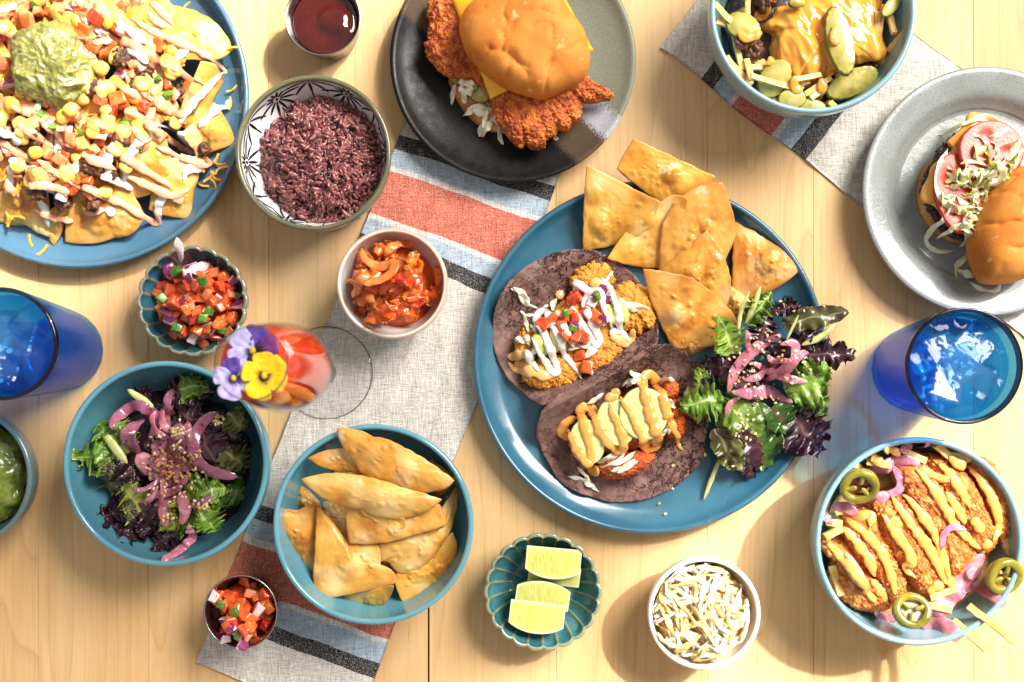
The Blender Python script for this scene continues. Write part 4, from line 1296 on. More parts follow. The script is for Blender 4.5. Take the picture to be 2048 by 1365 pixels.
def leaf(base, tip, width, mat, h=(.03, .04), label=None, cat='leaf', group=None, frill=.004, lobes=7, jag=.25, curl=.0, seed=0, name='lettuce_leaf', arch=.006, stemlen=.0, nu=60, nv=31, parent=None, rib=.06, fold=0., narrow=.8, on=True):
    b3 = np.array([*W(base[0], base[1], h[0]), h[0]]); t3 = np.array([*W(tip[0], tip[1], h[1]), h[1]])
    ax = t3 - b3; Ln = np.linalg.norm(ax); ax /= Ln
    sd = np.cross(ax, (0, 0, 1)); sd /= np.linalg.norm(sd); up = np.cross(sd, ax)
    hw = width / S
    u = np.linspace(0, 1, nu)[:, None] + np.zeros((1, nv)); v = np.zeros((nu, 1)) + np.linspace(-1, 1, nv)[None]
    wprof = np.sin(np.pi * np.clip(.06 + .9 * u ** narrow, 0, 1)) ** .75
    r = np.random.default_rng(seed + 5)
    ph = r.uniform(0, 6.28, 4)
    sg = np.sign(v)
    jag = jag * .75; frill = frill * 1.2
    edge = 1 + jag * np.abs(v) ** 2 * (np.sin(u * lobes * 6.28 + ph[0] + sg * 1.3) * .6 + .5 * np.sin(u * lobes * 15.1 + ph[1] + sg))
    w = hw * wprof * edge * v
    uu = u + jag * .06 * np.abs(v) ** 3 * np.sin(u * lobes * 9 + ph[2])
    zz = frill * (np.abs(v) ** 1.8) * (np.sin(u * lobes * 6.28 * .8 + ph[3] + sg * .8) + .6 * np.sin(u * lobes * 6.28 * 1.9 + ph[1])) * np.clip(u * 3, .2, 1)
    zz = zz + arch * np.sin(np.pi * u) + curl * v ** 2 * hw + fold * np.abs(v) * hw
    P0 = b3 + ax * 0
    P = P0 + (uu * Ln)[..., None] * ax + w[..., None] * sd + zz[..., None] * up
    V = P.reshape(-1, 3)
    V = V + .0016 * np.column_stack([pn(V * 130 + seed), pn(V * 130 + 9 + seed), pn(V * 130 + 17 + seed)])
    nr = np.array([up]) * .0004
    if on:       # keep it from sinking into what is underneath
        g = np.array([HF.mean(a, c_, .002) for a, c_ in V[:, :2]])
        V[:, 2] = np.maximum(V[:, 2], np.minimum(g, V[:, 2] + .012) + .0004)
    Vb = V - nr
    i = np.arange(nu - 1)[:, None]; j = np.arange(nv - 1)[None]
    f = np.stack([i * nv + j, i * nv + j + 1, (i + 1) * nv + j + 1, (i + 1) * nv + j], -1).reshape(-1, 4)
    o = nu * nv
    ring = np.concatenate([np.arange(nv), np.arange(1, nu) * nv + nv - 1, (nu - 1) * nv + np.arange(nv - 2, -1, -1), np.arange(nu - 2, 0, -1) * nv])
    s = np.stack([ring, o + ring, o + np.roll(ring, -1), np.roll(ring, -1)], 1)
    ra = np.exp(-(v / (rib * (1.6 - u))) ** 2) * (1 - .5 * u)
    ra = np.maximum(ra, .45 * np.exp(-((np.mod(np.abs(v) * .9 - u * 5, 1.) - .5) / .05) ** 2) * np.abs(v) * .8)
    ra = ra.ravel()
    return mk(name, np.concatenate([V, Vb]), [np.concatenate([f, f[:, ::-1] + o, s])], mat, label=label, cat=cat, group=group, parent=parent, attr={'rib': np.concatenate([ra, ra])})


def dicemesh(name, size, mats, seed, fm=False, jit=.17, bev=.2):
    V, F = dice(*size, seed, jit, bev)
    idx = None
    if fm:
        c = V[F].mean(1); nrm = np.cross(V[F[:, 1]] - V[F[:, 0]], V[F[:, 2]] - V[F[:, 0]])
        idx = np.where((c[:, 2] > size[2] * .30), 1, 0)
    return me_new(name, V, [F], mats, True, idx)


def pile(name, meshes, pts, rad, h0, label, cat, group, tilt=.7, sink=.25, ht=.8, sc=(.8, 1.2), seed=0, parent=None, zmax=None):
    r = np.random.default_rng(seed)
    out = []
    for k, (px, py) in enumerate(pts):
        w = W(px, py, h0)
        s = r.uniform(*sc)
        z = HF.mean(w[0], w[1], rad * .9)
        z = max(z, HF.top(w[0], w[1], rad * .4) - rad * .5)
        if zmax is not None: z = min(z, zmax(px, py) + r.uniform(-.002, .002))
        me = meshes[int(r.integers(len(meshes)))]
        o = inst(name, me, (w[0], w[1], z + rad * s * (1 - sink)), (r.uniform(-tilt, tilt), r.uniform(-tilt, tilt), r.uniform(0, 6.28)), s, parent, label, cat, group)
        HF.disc(w[0], w[1], rad * s * .75, z + rad * s * (1 - sink) + rad * s * ht)
        out.append(o)
    return out


def inpoly(n, cx, cy, rx, ry, seed, power=.5, keep=None):
    r = np.random.default_rng(seed); P = []
    while len(P) < n:
        a = r.uniform(0, 6.28); q = r.uniform() ** power
        p = (cx + rx * q * math.cos(a), cy + ry * q * math.sin(a))
        if keep is None or keep(*p): P.append(p)
    return P


def fry(p0, p1, w, h0, h1, label, group, seed=0, parent=None):
    a = np.array([*W(p0[0], p0[1], h0), h0]); b = np.array([*W(p1[0], p1[1], h1), h1])
    n = 9; t = np.linspace(0, 1, n)[:, None]
    P = a + (b - a) * t
    P[:, :2] += (.0012 * pn(np.column_stack([P[:, :2] * 40, np.full(n, seed * 3.1)])))[:, None]
    V, F = tube(P, np.full(n, w / S * .7), 4, .9, round_=False, sq=True)
    V = V + .0003 * np.column_stack([pn(V * 300 + seed), pn(V * 300 + 7), pn(V * 300 + 13)])
    return mk('french_fry', V, F, POT, label=label, cat='french fry', group=group, smooth=False)


def slice_round(name, cx, cy, rx, ry, rot, h, mat, thick=.004, slope=(0, 0), skin=.06, parent=None, label=None, cat=None, group=None, seed=0, curl=0., wavy=0., seeds=False):
    out = blob_out(cx, cy, rx, ry, rot, 72, .03, seed, h)
    if wavy:
        c = out.mean(0); t = np.linspace(0, 2 * np.pi, 72, endpoint=False); out = c + (out - c) * (1 + wavy * np.sin(t * 18))[:, None]
    c = out.mean(0)

    def zt(X, r):
        return h + (X[:, 0] - c[0]) * slope[0] + (X[:, 1] - c[1]) * slope[1] + curl * r ** 2 + .0006 * fbm(np.column_stack([X, np.zeros(len(X))]), 90, 2, seed)
    V, F, r, X = sheet(out, zt, thick, 22)
    sk = np.clip((r - (1 - skin)) / .05, 0, 1)
    d = V[:, :2] - c; an = np.arctan2(d[:, 1], d[:, 0])
    sd = np.clip(np.sin(an * 9), 0, 1) ** 3 * np.exp(-((r - .42) / .14) ** 2) if seeds else .8 * np.clip(.75 - r, 0, .5) / .5 * np.clip(.6 + fbm(V, 160, 2, seed) * 1.6, 0, 1)
    return mk(name, V, F, mat, parent=parent, label=label, cat=cat, group=group, attr={'skin': sk, 'seed': sd})
# ================================================================== nachos
G = 'tortilla chips of the nacho pile'
r0 = np.random.default_rng(21)
NC = (120, 175)


def nz_(px, py):
    return .010 + .034 * max(0, 1 - (math.hypot(px - NC[0], py - NC[1]) / 290) ** 2)


lat = [(cx_, cy_) for cy_ in range(-20, 400, 62) for cx_ in range(-20, 400, 66)]
for k, (cx, cy) in enumerate(lat):
    cx += r0.uniform(-18, 18); cy += r0.uniform(-18, 18)
    if math.hypot(cx - 130, cy - 170) > 225 or (cx - 150) * .62 + (cy - 170) * .6 > 130: continue
    s = r0.uniform(58, 78); a0 = r0.uniform(0, 6.28); z = nz_(cx, cy)
    cs = []
    for j in range(3):
        q = a0 + j * 2.09 + r0.uniform(-.2, .2)
        cs.append((cx + s * math.cos(q), cy + s * math.sin(q), max(.007, z + r0.uniform(-.006, .006)), 10 if j == 0 else 1))
    chip(cs, 'golden tortilla chip buried under nacho toppings', G, dome=.003, seed=300 + k, hf=True)
edge_chips = [
    ([(300, 4, .034), (392, 22, .030, 12), (466, 100, .020, 4), (432, 122, .026, 3), (330, 112, .040)], 'blistered chip topped with pink sauce near the plate rim'),
    ([(400, 122, .038), (428, 128, .034), (447, 160, .016), (386, 262, .024), (350, 246, .038)], 'narrow standing chip with thick white crema streaks'),
    ([(428, 205, .024), (447, 232, .020, 3), (470, 284, .011, 2), (402, 312, .014, 2), (362, 268, .030)], 'pointed golden chip carrying a beef crumble'),
    ([(318, 322, .032), (402, 312, .020, 3), (386, 386, .014, 3), (377, 438, .009, 4), (296, 420, .014, 2)], 'broad folded chip under a curl of pink sauce'),
    ([(143, 366, .030), (240, 348, .034), (290, 432, .018, 14), (230, 476, .011, 8), (128, 484, .010, 1)], 'pale rounded chip lying flat at the nacho edge'),
    ([(-20, 388, .026), (92, 372, .034), (101, 474, .010, 3), (50, 452, .010, 3), (-20, 440, .010)], 'brown chip with a white crema drop at its tip'),
    ([(98, 420, .020), (143, 396, .028), (138, 430, .016), (107, 494, .008), (100, 474, .010)], 'thin dark chip standing on edge beside the pale one'),
    ([(-30, 300, .034), (60, 290, .042), (40, 400, .022, 4), (-30, 420, .016)], 'chip half hidden by diced tomato and crema'),
    ([(230, 300, .042), (330, 270, .036), (345, 350, .026, 8), (270, 400, .020, 4), (225, 370, .030)], 'crisp chip sloping under criss-crossed sauces'),
    ([(240, 20, .044), (320, -20, .036), (380, 60, .034, 6), (300, 110, .042)], 'chip near the sauce cup under tomato pieces'),
]
for k, (cs, lb) in enumerate(edge_chips):
    chip(cs, lb, G, dome=.004, seed=130 + k)


def inn(px, py):
    return (px - 80) ** 2 + (py - 114) ** 2 > 66 ** 2 and px > -40 and py > -40 and math.hypot(px - 150, py - 170) < 245 and (px - 150) * .62 + (py - 170) * .6 < 165


def ncap(px, py): return nz_(px, py) + .010


shr = []
for k in range(4):
    q = np.random.default_rng(40 + k); n = 7
    P = np.column_stack([np.linspace(-.0055, .0055, n), .0018 * np.sin(np.linspace(0, q.uniform(1, 3.5), n)), .0006 * np.sin(np.linspace(0, 3, n) + k)])
    V, F = tube(P, np.full(n, .0011), 4, .7, round_=False, sq=True)
    shr.append(me_new('cheddar_shred', V, F, CHED, False))
pile('cheddar_shred', shr, [p for p in inpoly(150, 140, 190, 250, 240, 1) if inn(*p)], .0022, .03, 'orange cheddar shred melted among the nacho toppings', 'cheese', 'cheddar shreds on the nachos', tilt=.4, seed=2, zmax=ncap)
pile('cheddar_shred', shr, [(452, 160), (456, 205), (462, 176), (425, 318), (410, 335), (438, 325), (445, 342), (415, 352), (428, 370), (404, 366), (432, 352), (60, 480), (84, 500), (18, 438), (30, 445), (46, 442), (470, 112), (372, 8)], .0022, .012,
     'stray cheddar shred fallen on the blue plate rim', 'cheese', 'cheddar shreds fallen beside the nachos', tilt=.3, seed=3)
bmesh_ = []
for k in range(4):
    V, F = _ICO[4]
    V = V * np.array([.0072, .0056, .0046])
    n = 1 + .55 * fbm(V, 230, 4, k + 3) + .55 * (.5 - worley(V, 420, k))
    bmesh_.append(me_new('beef_crumble', V * n[:, None], [F], BEEF))
pile('beef_crumble', bmesh_, [p for p in inpoly(34, 140, 200, 220, 210, 4) if inn(*p)] + [(395, 288), (345, 175), (225, 52), (212, 105), (62, 245), (180, 335), (20, 270)], .0056, .04,
     'seared brown beef crumble among the nacho toppings', 'beef', 'beef crumbles on the nachos', tilt=.6, seed=5, sc=(.8, 1.25), zmax=ncap)
tomd = [dicemesh('tomato_dice', (.0085, .0080, .0065), TOMP, 50 + k, jit=.22, bev=.3) for k in range(4)] + [dicemesh('tomato_dice', (.0105, .0070, .0055), TOM, 60 + k, jit=.22, bev=.28) for k in range(2)]
pile('tomato_dice', tomd, [p for p in inpoly(190, 150, 175, 225, 215, 6) if inn(*p) and (p[0] - 80) ** 2 + (p[1] - 112) ** 2 > 60 ** 2], .0042, .042,
     'pale orange tomato dice scattered over the nachos', 'tomato', 'tomato dice on the nachos', tilt=.5, seed=7, zmax=ncap)
kern = []
for k in range(4):
    V, F = _ICO[3]
    V = V.copy(); e = .55
    V = np.sign(V) * np.abs(V) ** .75
    V[:, :2] *= (1 + .28 * V[:, 1:2])
    V = V * np.array([.0048, .0056, .0036]) * (1 + .06 * fbm(V, 3, 2, k))[:, None]
    kern.append(me_new('corn_kernel', V, [F], CORN))
pile('corn_kernel', kern, [p for p in inpoly(135, 160, 170, 225, 220, 8) if inn(*p) and (p[0] - 80) ** 2 + (p[1] - 112) ** 2 > 70 ** 2], .0036, .044,
     'plump yellow corn kernel scattered over the nachos', 'corn kernel', 'corn kernels on the nachos', tilt=.6, seed=9, sc=(.85, 1.15), zmax=ncap)
oni = [dicemesh('onion_piece', (.0085, .0065, .0030), [ONI, ONP], 70 + k, k % 2 == 0) for k in range(4)]
pile('onion_piece', oni, [p for p in inpoly(26, 150, 180, 220, 220, 10) if inn(*p)], .0030, .044, 'small red onion piece on the nachos', 'onion', 'onion pieces on the nachos', tilt=.5, seed=11, zmax=ncap)
grn = [dicemesh('chilli_dice', (.0055, .0048, .0030), GRN, 80 + k) for k in range(3)]
pile('chilli_dice', grn, [p for p in inpoly(20, 170, 180, 210, 200, 12) if inn(*p)] + [(245, 252), (62, 314), (308, 152)], .0026, .046, 'green chilli dice on the nachos', 'chilli', 'green chilli dice on the nachos', tilt=.5, seed=13, zmax=ncap)
sc_ = 2.438
rz = np.random.default_rng(66)


def extra(n, seed):
    out = []
    for (px, py) in [p for p in inpoly(n * 3, 150, 170, 225, 225, seed) if inn(*p)][:n]:
        an = rz.uniform(.2, .8); l = rz.uniform(14, 36)
        out.append([(px - l * math.cos(an), py - l * math.sin(an)), (px + rz.uniform(-6, 6), py + rz.uniform(-6, 6)), (px + l * math.cos(an), py + l * math.sin(an))])
    return out


wh = [[(1042, 322), (1000, 370), (960, 430), (900, 520), (862, 600)], [(835, 285), (870, 240), (900, 225), (850, 250)], [(700, 150), (650, 205), (620, 240)], [(790, 560), (750, 625), (690, 690), (640, 745), (600, 820), (580, 885)], [(770, 905), (715, 965), (690, 1040)],
      [(280, 640), (270, 720), (300, 760)], [(150, 955), (165, 1030), (155, 1080)], [(90, 720), (60, 800), (20, 860), (-20, 930)], [(470, 1000), (510, 1020)], [(560, 700), (525, 800), (510, 865)], [(1062, 430), (980, 540), (935, 592)], [(235, 25), (330, 15), (400, 40)], [(860, 620), (850, 660)], [(850, 850), (870, 800), (940, 790)],
      [(380, 780), (370, 850)], [(310, 540), (300, 600)], [(200, 480), (215, 560)], [(0, 60), (80, 20)], [(600, 140), (590, 180)], [(110, 660), (100, 720)]]
drizzle('crema_drizzle', [Z(p, 0, 0, sc_) for p in wh] + extra(9, 91), .0031, CREMA, 'white crema streaks drizzled across the nachos', 'sauce', h0=.045, seed=1)
pk = [[(490, 150), (580, 195), (720, 260), (800, 300), (900, 350), (972, 384)], [(640, 88), (740, 150), (850, 190), (960, 232), (1042, 275)], [(580, 425), (690, 478), (780, 480), (860, 560)], [(600, 545), (680, 570), (770, 645), (862, 692)], [(745, 702), (850, 740), (955, 765), (915, 700), (905, 670)], [(495, 708), (600, 765), (680, 815), (792, 885)],
      [(400, 750), (470, 790), (555, 822)], [(335, 888), (450, 930), (560, 978), (685, 1052), (700, 1000)], [(345, 1000), (410, 1015), (470, 1000)], [(130, 915), (220, 905), (335, 935)], [(95, 545), (200, 580), (270, 660)], [(-10, 690), (60, 725), (150, 790)], [(600, 850), (700, 890), (790, 925), (868, 888)], [(780, 925), (840, 950)],
      [(-10, 880), (50, 940)], [(180, 780), (250, 830), (320, 870)], [(700, 460), (800, 520), (870, 560)], [(480, 240), (560, 210)], [(100, 1000), (200, 1040), (290, 1050)], [(380, 20), (480, 60), (560, 70)], [(0, 130), (60, 180)], [(640, 620), (720, 700)]]
drizzle('pink_sauce_drizzle', [Z(p, 0, 0, sc_) for p in pk] + extra(12, 92), .0030, PINK, 'pale pink sauce drizzled in lines over the nachos', 'sauce', h0=.046, seed=2)
# guacamole scoop
gp = [(6, 68), (30, 45), (85, 27), (120, 40), (146, 62), (160, 95), (163, 130), (160, 165), (128, 203), (100, 206), (60, 192), (30, 180), (5, 150), (2, 110)]
V, F, r = mound(catm(WL(gp, .072), 200, True), lambda X: np.full(len(X), .040), .034, 60, .8, .62)
nr = normals(V, F)
V = V + nr * (.0058 * fbm(V, 38, 2, 3) + .0042 * fbm(V, 85, 3, 8, ridge=True) - .002)[:, None] * np.clip((V[:, 2:3] - .040) * 90, .2, 1)
mk('guacamole_scoop', V, F, GUAC, label='green guacamole scoop on top of the nachos', cat='guacamole')

# ================================================================== red sauce in the steel cup
x, y, R = circ(646, 36, 76, .036)
th = np.linspace(0, 2 * np.pi, 96, endpoint=False); Rs = R * .865
out = np.stack([x + Rs * np.cos(th), y + Rs * np.sin(th)], 1)
dc = W(668, 38, .03); dc2 = W(690, 62, .03)


def zs_(X, r):
    d = np.hypot((X[:, 0] - dc[0]) / .0125, (X[:, 1] - dc[1]) / .0105)
    d2 = np.hypot((X[:, 0] - dc2[0]) / .006, (X[:, 1] - dc2[1]) / .006)
    return .0265 + .0050 * np.exp(-d ** 4) + .003 * np.exp(-d2 ** 2) + .0004 * fbm(np.column_stack([X, 0 * r]), 60, 2) + .0007 * r ** 14


V, F, r, X = sheet(out, zs_, lambda X, r: .018 * np.where(r > .97, .35, 1.), 44)
mk('chilli_sauce', V, F, SAUCE, label='glossy dark red sauce with a dollop in the steel cup', cat='sauce')

# ================================================================== purple rice
x, y, R = RB
ro = blob_out(640, 318, 122, 124, 0, 90, .10, 3, .035)
V, F, r = mound(ro, lambda X: np.full(len(X), .012), .028, 30, .8, .8)
V = V + normals(V, F) * (.0095 * fbm(V, 75, 3, 4))[:, None]
mk('cooked_rice', V, F, RICEB, label='packed purple rice filling the star patterned bowl', cat='rice', kind='stuff')
Vg, Fg = _ICO[1]
Vg2, Fg2 = ico(2)
grain = []
for k in range(4):
    V = Vg2 * np.array([.0041, .00140, .00130]); V[:, 1] += .0004 * (k - 1.5) * (V[:, 0] / .0034) ** 2
    grain.append(V)
gm = [me_new('rice_grain', g, [Fg2], RICE) for g in grain]; gmd = [me_new('rice_grain', g, [Fg2], RICED) for g in grain[:2]]
q = np.random.default_rng(8); parts = []; cnt = 0
for (px, py) in inpoly(1900, 640, 318, 122, 124, 14, .52):
    w = W(px, py, .035); z = HF.mean(w[0], w[1], .0012) + .0003 + q.uniform(0, .0009)
    rot = (q.uniform(-.5, .5), q.uniform(-.75, .55), q.uniform(0, 6.28)); s = q.uniform(.85, 1.15); k = int(q.integers(4))
    if cnt >= 1600:
        dk = q.uniform() < .09
        inst('rice_grain', gmd[k % 2] if dk else gm[k], (w[0], w[1], z + .0006), rot, s, None,
             'dark purple grain among the cooked rice' if dk else 'mauve rice grain on top of the bowl of rice', 'rice', 'dark rice grains in the star patterned bowl' if dk else 'rice grains in the star patterned bowl')
    else:
        Mx = np.array(Euler(rot).to_matrix())
        parts.append((grain[k] @ Mx.T * s + np.array([w[0], w[1], z]), [Fg2]))
        if cnt % 3 == 0: HF.disc(w[0], w[1], .0008, z + .0006)
    cnt += 1
V, F = join(parts)
fmi = (np.random.default_rng(5).uniform(size=len(parts)) < .05).astype(int).repeat(len(Fg2))
mk('rice_grains', V, F, [RICE, RICED], label='loose purple rice grains heaped in the patterned bowl', cat='rice', kind='stuff', fm=fmi, hf=False)

# ================================================================== fried chicken sandwich
ox, oy, zc_ = 820, 0, 4.402
bx, by = W(1005, 110, 0)
sw = thing('chicken_sandwich', 'fried chicken sandwich with cheese slice on the banded plate', 'sandwich', (bx, by, .0095))
o = WL(Z([(340, 640), (360, 760), (420, 880), (520, 1020), (650, 1110), (790, 1150), (1000, 1150), (1200, 1050), (1280, 800), (1200, 500), (900, 300), (500, 400)], ox, oy, zc_), .02)
V, F, r = mound(catm(o, 120, True), lambda X: np.full(len(X), .0095), .012, 20, .6, .7)
mk('bottom_bun', V, F, BUNB, parent=sw)
for k, (a, b, rx, ry, rt) in enumerate([(430, 690, 95, 60, 20), (600, 820, 110, 80, 30), (520, 760, 80, 50, 0)]):
    p = Z([(a, b)], ox, oy, zc_)[0]
    slice_round('pickle_slice', p[0], p[1], rx / zc_, ry / zc_, rt, .0245 + .002 * k, PICK, .003, (.1, -.1), parent=sw, seed=k, skin=.12)
r_ = np.random.default_rng(4)
slaw = [[(400, 740), (370, 800), (355, 880)], [(460, 980), (560, 950), (600, 945)], [(560, 920), (620, 980), (720, 960)], [(520, 935), (640, 935), (730, 960)], [(590, 1140), (640, 1090), (720, 1040), (760, 1050)], [(600, 1170), (660, 1120), (730, 1080)], [(780, 1090), (790, 1180), (820, 1240)], [(450, 750), (470, 830), (480, 900)], [(560, 740), (520, 790), (540, 860)],
        [(680, 960), (660, 1040), (640, 1120)], [(740, 1000), (770, 1060), (800, 1080)], [(430, 740), (500, 750), (570, 770)], [(1270, 1150), (1290, 1190), (1275, 1200)]]
for k, p in enumerate(slaw):
    strip('cabbage_shred', Z(p, ox, oy, zc_), [.0022, .0030, .0040][k % 3], CABB, .025, parent=sw, seed=k, tw=.7, flat=.25)
fo = WL(Z([(180, -70), (150, 60), (165, 160), (148, 250), (165, 320), (130, 400), (150, 470), (250, 590), (350, 645), (430, 690), (520, 700), (600, 742), (660, 760), (700, 880), (750, 960), (790, 1080), (870, 1190), (930, 1250), (980, 1275), (1030, 1240), (1060, 1285), (1130, 1290), (1190, 1265), (1215, 1190),
              (1290, 1180), (1310, 1120), (1400, 1130), (1430, 1060), (1490, 1040), (1525, 960), (1530, 890), (1640, 880), (1700, 860), (1760, 850), (1790, 800), (1700, 745), (1640, 720), (1560, 650), (1480, 640), (1400, 300), (1000, -100), (500, -120)], ox, oy, zc_), .035)
V, F = crumby(fo, lambda X: .0225 + .001 * fbm(np.column_stack([X, 0 * X[:, 0]]), 40, 2), .017, 5, .0030, n=560, rings=96, e1=.62, e2=.55, center=WL([Z([(800, 480)], ox, oy, zc_)[0]], .035)[0], fine=1.2)
mk('fried_chicken', V, F, CRUST, parent=sw)
cc = Z([(705, 865), (1618, 432), (1180, -400), (362, -24)], ox, oy, zc_)
co = np.array([(*W(p[0], p[1], .044), 0, -.0006) for p in cc])
O = poly(co, 24)
ctr = O[:, :2].mean(0)
V, F, r, X = sheet(O[:, :2], lambda X, r: .0455 - .0035 * r ** 5 + .0007 * fbm(np.column_stack([X, 0 * r]), 40, 2), .0026, 20)
mk('cheese_slice', V, F, AMER, parent=sw)
bo = WL(Z([(425, 200), (450, 90), (520, -10), (680, -130), (900, -200), (1150, -190), (1320, -90), (1420, 70), (1500, 170), (1550, 260), (1590, 390), (1600, 500), (1560, 610), (1480, 690), (1400, 730), (1240, 805), (1150, 822), (1060, 800), (980, 780), (880, 745), (780, 690), (650, 595), (565, 510), (490, 420), (450, 310)], ox, oy, zc_), .062)


def bunshape(o, z0, H, seed, creases, dents, n=300, rings=90):
    V, F, r = mound(catm(o, n, True), lambda X: np.full(len(X), z0), H, rings, .72, .62)
    nr = normals(V, F)
    w = np.clip((V[:, 2] - z0) / (H * .5), 0, 1)
    P = V + .004 * np.column_stack([fbm(V, 45, 2, 1), fbm(V, 45, 2, 2), 0 * r])
    d = .0016 * fbm(V, 24, 2, seed)
    for (a, b, dep, wd_) in creases:              # soft fold lines (pixel polylines)
        q = catm(np.array([W(*p, z0 + H) for p in a]), 40)
        dd = np.min(np.hypot(P[:, None, 0] - q[None, :, 0], P[:, None, 1] - q[None, :, 1]), axis=1)
        dep, wd_ = dep * 1.5, wd_ * 1.3
        d = d - dep * .95 * np.exp(-(dd / (wd_ * 1.3)) ** 1.4) * (.55 + .45 * np.clip(fbm(V, 70, 2, seed + 4) * 2, -1, 1))
    for (px, py, rr, dep) in dents:
        c = W(px, py, z0 + H); dd = np.hypot(P[:, 0] - c[0], P[:, 1] - c[1]) / rr
        d = d - dep * np.exp(-dd ** 2)
    V = V + nr * (d * w)[:, None]
    return V, F


Zs = lambda p: Z(p, ox, oy, zc_)
cre = [(Zs([(560, 510), (640, 440), (690, 400)]), 0, .0016, .0010), (Zs([(750, 165), (800, 120), (860, 20)]), 0, .0018, .0015), (Zs([(790, 420), (840, 330), (830, 270), (930, 170), (1000, 110), (1150, 80)]), 0, .0020, .0014), (Zs([(1150, 80), (1260, 100), (1400, 80)]), 0, .0014, .0012),
       (Zs([(690, 400), (770, 430), (850, 460)]), 0, .0016, .0014), (Zs([(780, 690), (850, 600), (870, 520)]), 0, .0020, .0018), (Zs([(870, 480), (950, 550), (1030, 580)]), 0, .0016, .0014), (Zs([(1210, 760), (1215, 640), (1250, 540), (1260, 470)]), 0, .0017, .0016), (Zs([(1040, 640), (1000, 600), (940, 560)]), 0, .0014, .0012), (Zs([(1080, 230), (1130, 200), (1230, 220), (1240, 330)]), 0, .0010, .0012),
       (Zs([(500, 150), (560, 90), (640, 60)]), 0, .0010, .0014), (Zs([(960, 790), (1000, 750), (1010, 700)]), 0, .0014, .0010), (Zs([(1400, 430), (1480, 370), (1530, 340)]), 0, .0009, .0014), (Zs([(820, 140), (840, 200), (830, 250)]), 0, .0012, .0010)]
V, F = bunshape(bo, .0440, .032, 3, cre, [(*Zs([(900, 500)])[0], .006, .0030), (*Zs([(880, 260)])[0], .006, .0022), (*Zs([(1280, 560)])[0], .008, .0016)])
mk('top_bun', V, F, BUN, parent=sw)

# ================================================================== cheese fries bowl
ox, oy, zc_ = 1420, 0, 4.876
Zf = lambda p: Z(p, ox, oy, zc_)
mo = blob_out(1622, 22, 172, 172, 0, 120, .08, 9, .03)
V, F, r = mound(mo, lambda X: np.full(len(X), .020), .022, 26, .6, .8)
V = V + normals(V, F) * (.004 * fbm(V, 60, 3, 2) + .002 * (.5 - worley(V, 180)))[:, None]
mk('minced_beef', V, F, BEEFD, label='dark minced beef layer inside the pale teal fries bowl', cat='beef')
FG = 'fries in the cheese sauce bowl'
fl = [((40, 40), (230, 230), .058, .050), ((160, 550), (390, 840), .056, .044), ((350, 590), (400, 790), .050, .054), ((930, 920), (1180, 760), .046, .050), ((1740, 490), (1910, 300), .044, .058), ((1170, 1000), (1250, 1080), .046, .048), ((820, 850), (960, 800), .045, .046), ((60, 210), (170, 240), .050, .048), ((600, 990), (760, 1060), .043, .046), ((980, 960), (1120, 860), .048, .046), ((500, 600), (570, 700), .040, .046), ((780, 790), (900, 880), .045, .044)]
for k, (a, b, h0, h1) in enumerate(fl):
    p, q_ = Zf([a, b])
    fry(p, q_, 10.5, h0 + .004, h1 + .004, 'pale french fry poking out around the cheese sauce', FG, k)
rf = np.random.default_rng(15)
for k in range(26):
    a = rf.uniform(0, 6.28); d = rf.uniform(118, 168); an = a + rf.uniform(.6, 2.2); l = rf.uniform(22, 44)
    cx, cy = 1622 + d * math.cos(a), 22 + d * math.sin(a)
    if cy < -60: continue
    hh = .047 + rf.uniform(0, .010)
    fry((cx - l * math.cos(an), cy - l * math.sin(an)), (cx + l * math.cos(an), cy + l * math.sin(an)), 9.5, hh, hh + rf.uniform(-.008, .008), 'pale french fry poking out around the cheese sauce', FG, 30 + k)
pile('beef_crumble', bmesh_, [(1480, 92), (1505, 104), (1690, 148), (1735, 130), (1530, 5)], .006, .045, 'dark beef crumble between fries and cheese sauce', 'beef', 'beef crumbles in the fries bowl', seed=3, sc=(1, 1.5))
co = WL(Zf([(560, 215), (640, 110), (720, 50), (850, -10), (1100, -90), (1400, -130), (1600, -60), (1660, 60), (1690, 180), (1680, 250), (1735, 330), (1755, 420), (1745, 540), (1705, 590), (1600, 565), (1440, 580), (1340, 640), (1250, 665), (1180, 690), (1080, 745), (1010, 770), (960, 785), (900, 730), (850, 735), (800, 790), (810, 700), (790, 640), (690, 540), (640, 430), (655, 290)]), .055)
V, F, r = mound(catm(co, 300, True), lambda X: np.full(len(X), .036), .022, 70, .6, .5)
P = V.copy(); P[:, 0] = V[:, 0] * .9 + V[:, 1] * .45; P[:, 1] = (V[:, 1] * .9 - V[:, 0] * .45) * .45
V = V + normals(V, F) * ((.0034 * fbm(P, 95, 2, 3) + .0020 * fbm(P, 60, 2, 7, ridge=True)))[:, None] * np.clip((V[:, 2:3] - .034) * 160, .2, 1)
mk('cheese_sauce', V, F, NACHO, label='glossy orange cheese sauce poured over the fries', cat='sauce')
PKG = 'pickle slices in the cheese fries bowl'
pks = [(1280, 390, 142, 390, -12, .064, (.05, .0), 'long pale pickle slice lying on the cheese sauce'), (640, 760, 205, 165, 120, .052, (.15, .25), 'oval pickle slice with ridged end beside the fries'), (1400, 800, 290, 140, -22, .050, (0, .3), 'long olive pickle with red chilli flecks'),
       (810, 955, 150, 105, 0, .052, (.0, .2), 'small rounded pickle slice at the bowl front'), (1010, 1035, 155, 80, 10, .049, (0, .15), 'wet pickle slice wedged against the front wall'), (330, 245, 200, 150, 40, .056, (.2, -.2), 'dark green pickle piece near the left fry'),
       (860, 15, 90, 55, 0, .062, (0, 0), 'tiny pickle round on the far cheese edge'), (1780, 50, 150, 70, -48, .060, (-.2, 0), 'curled pickle strip leaning on the right wall')]
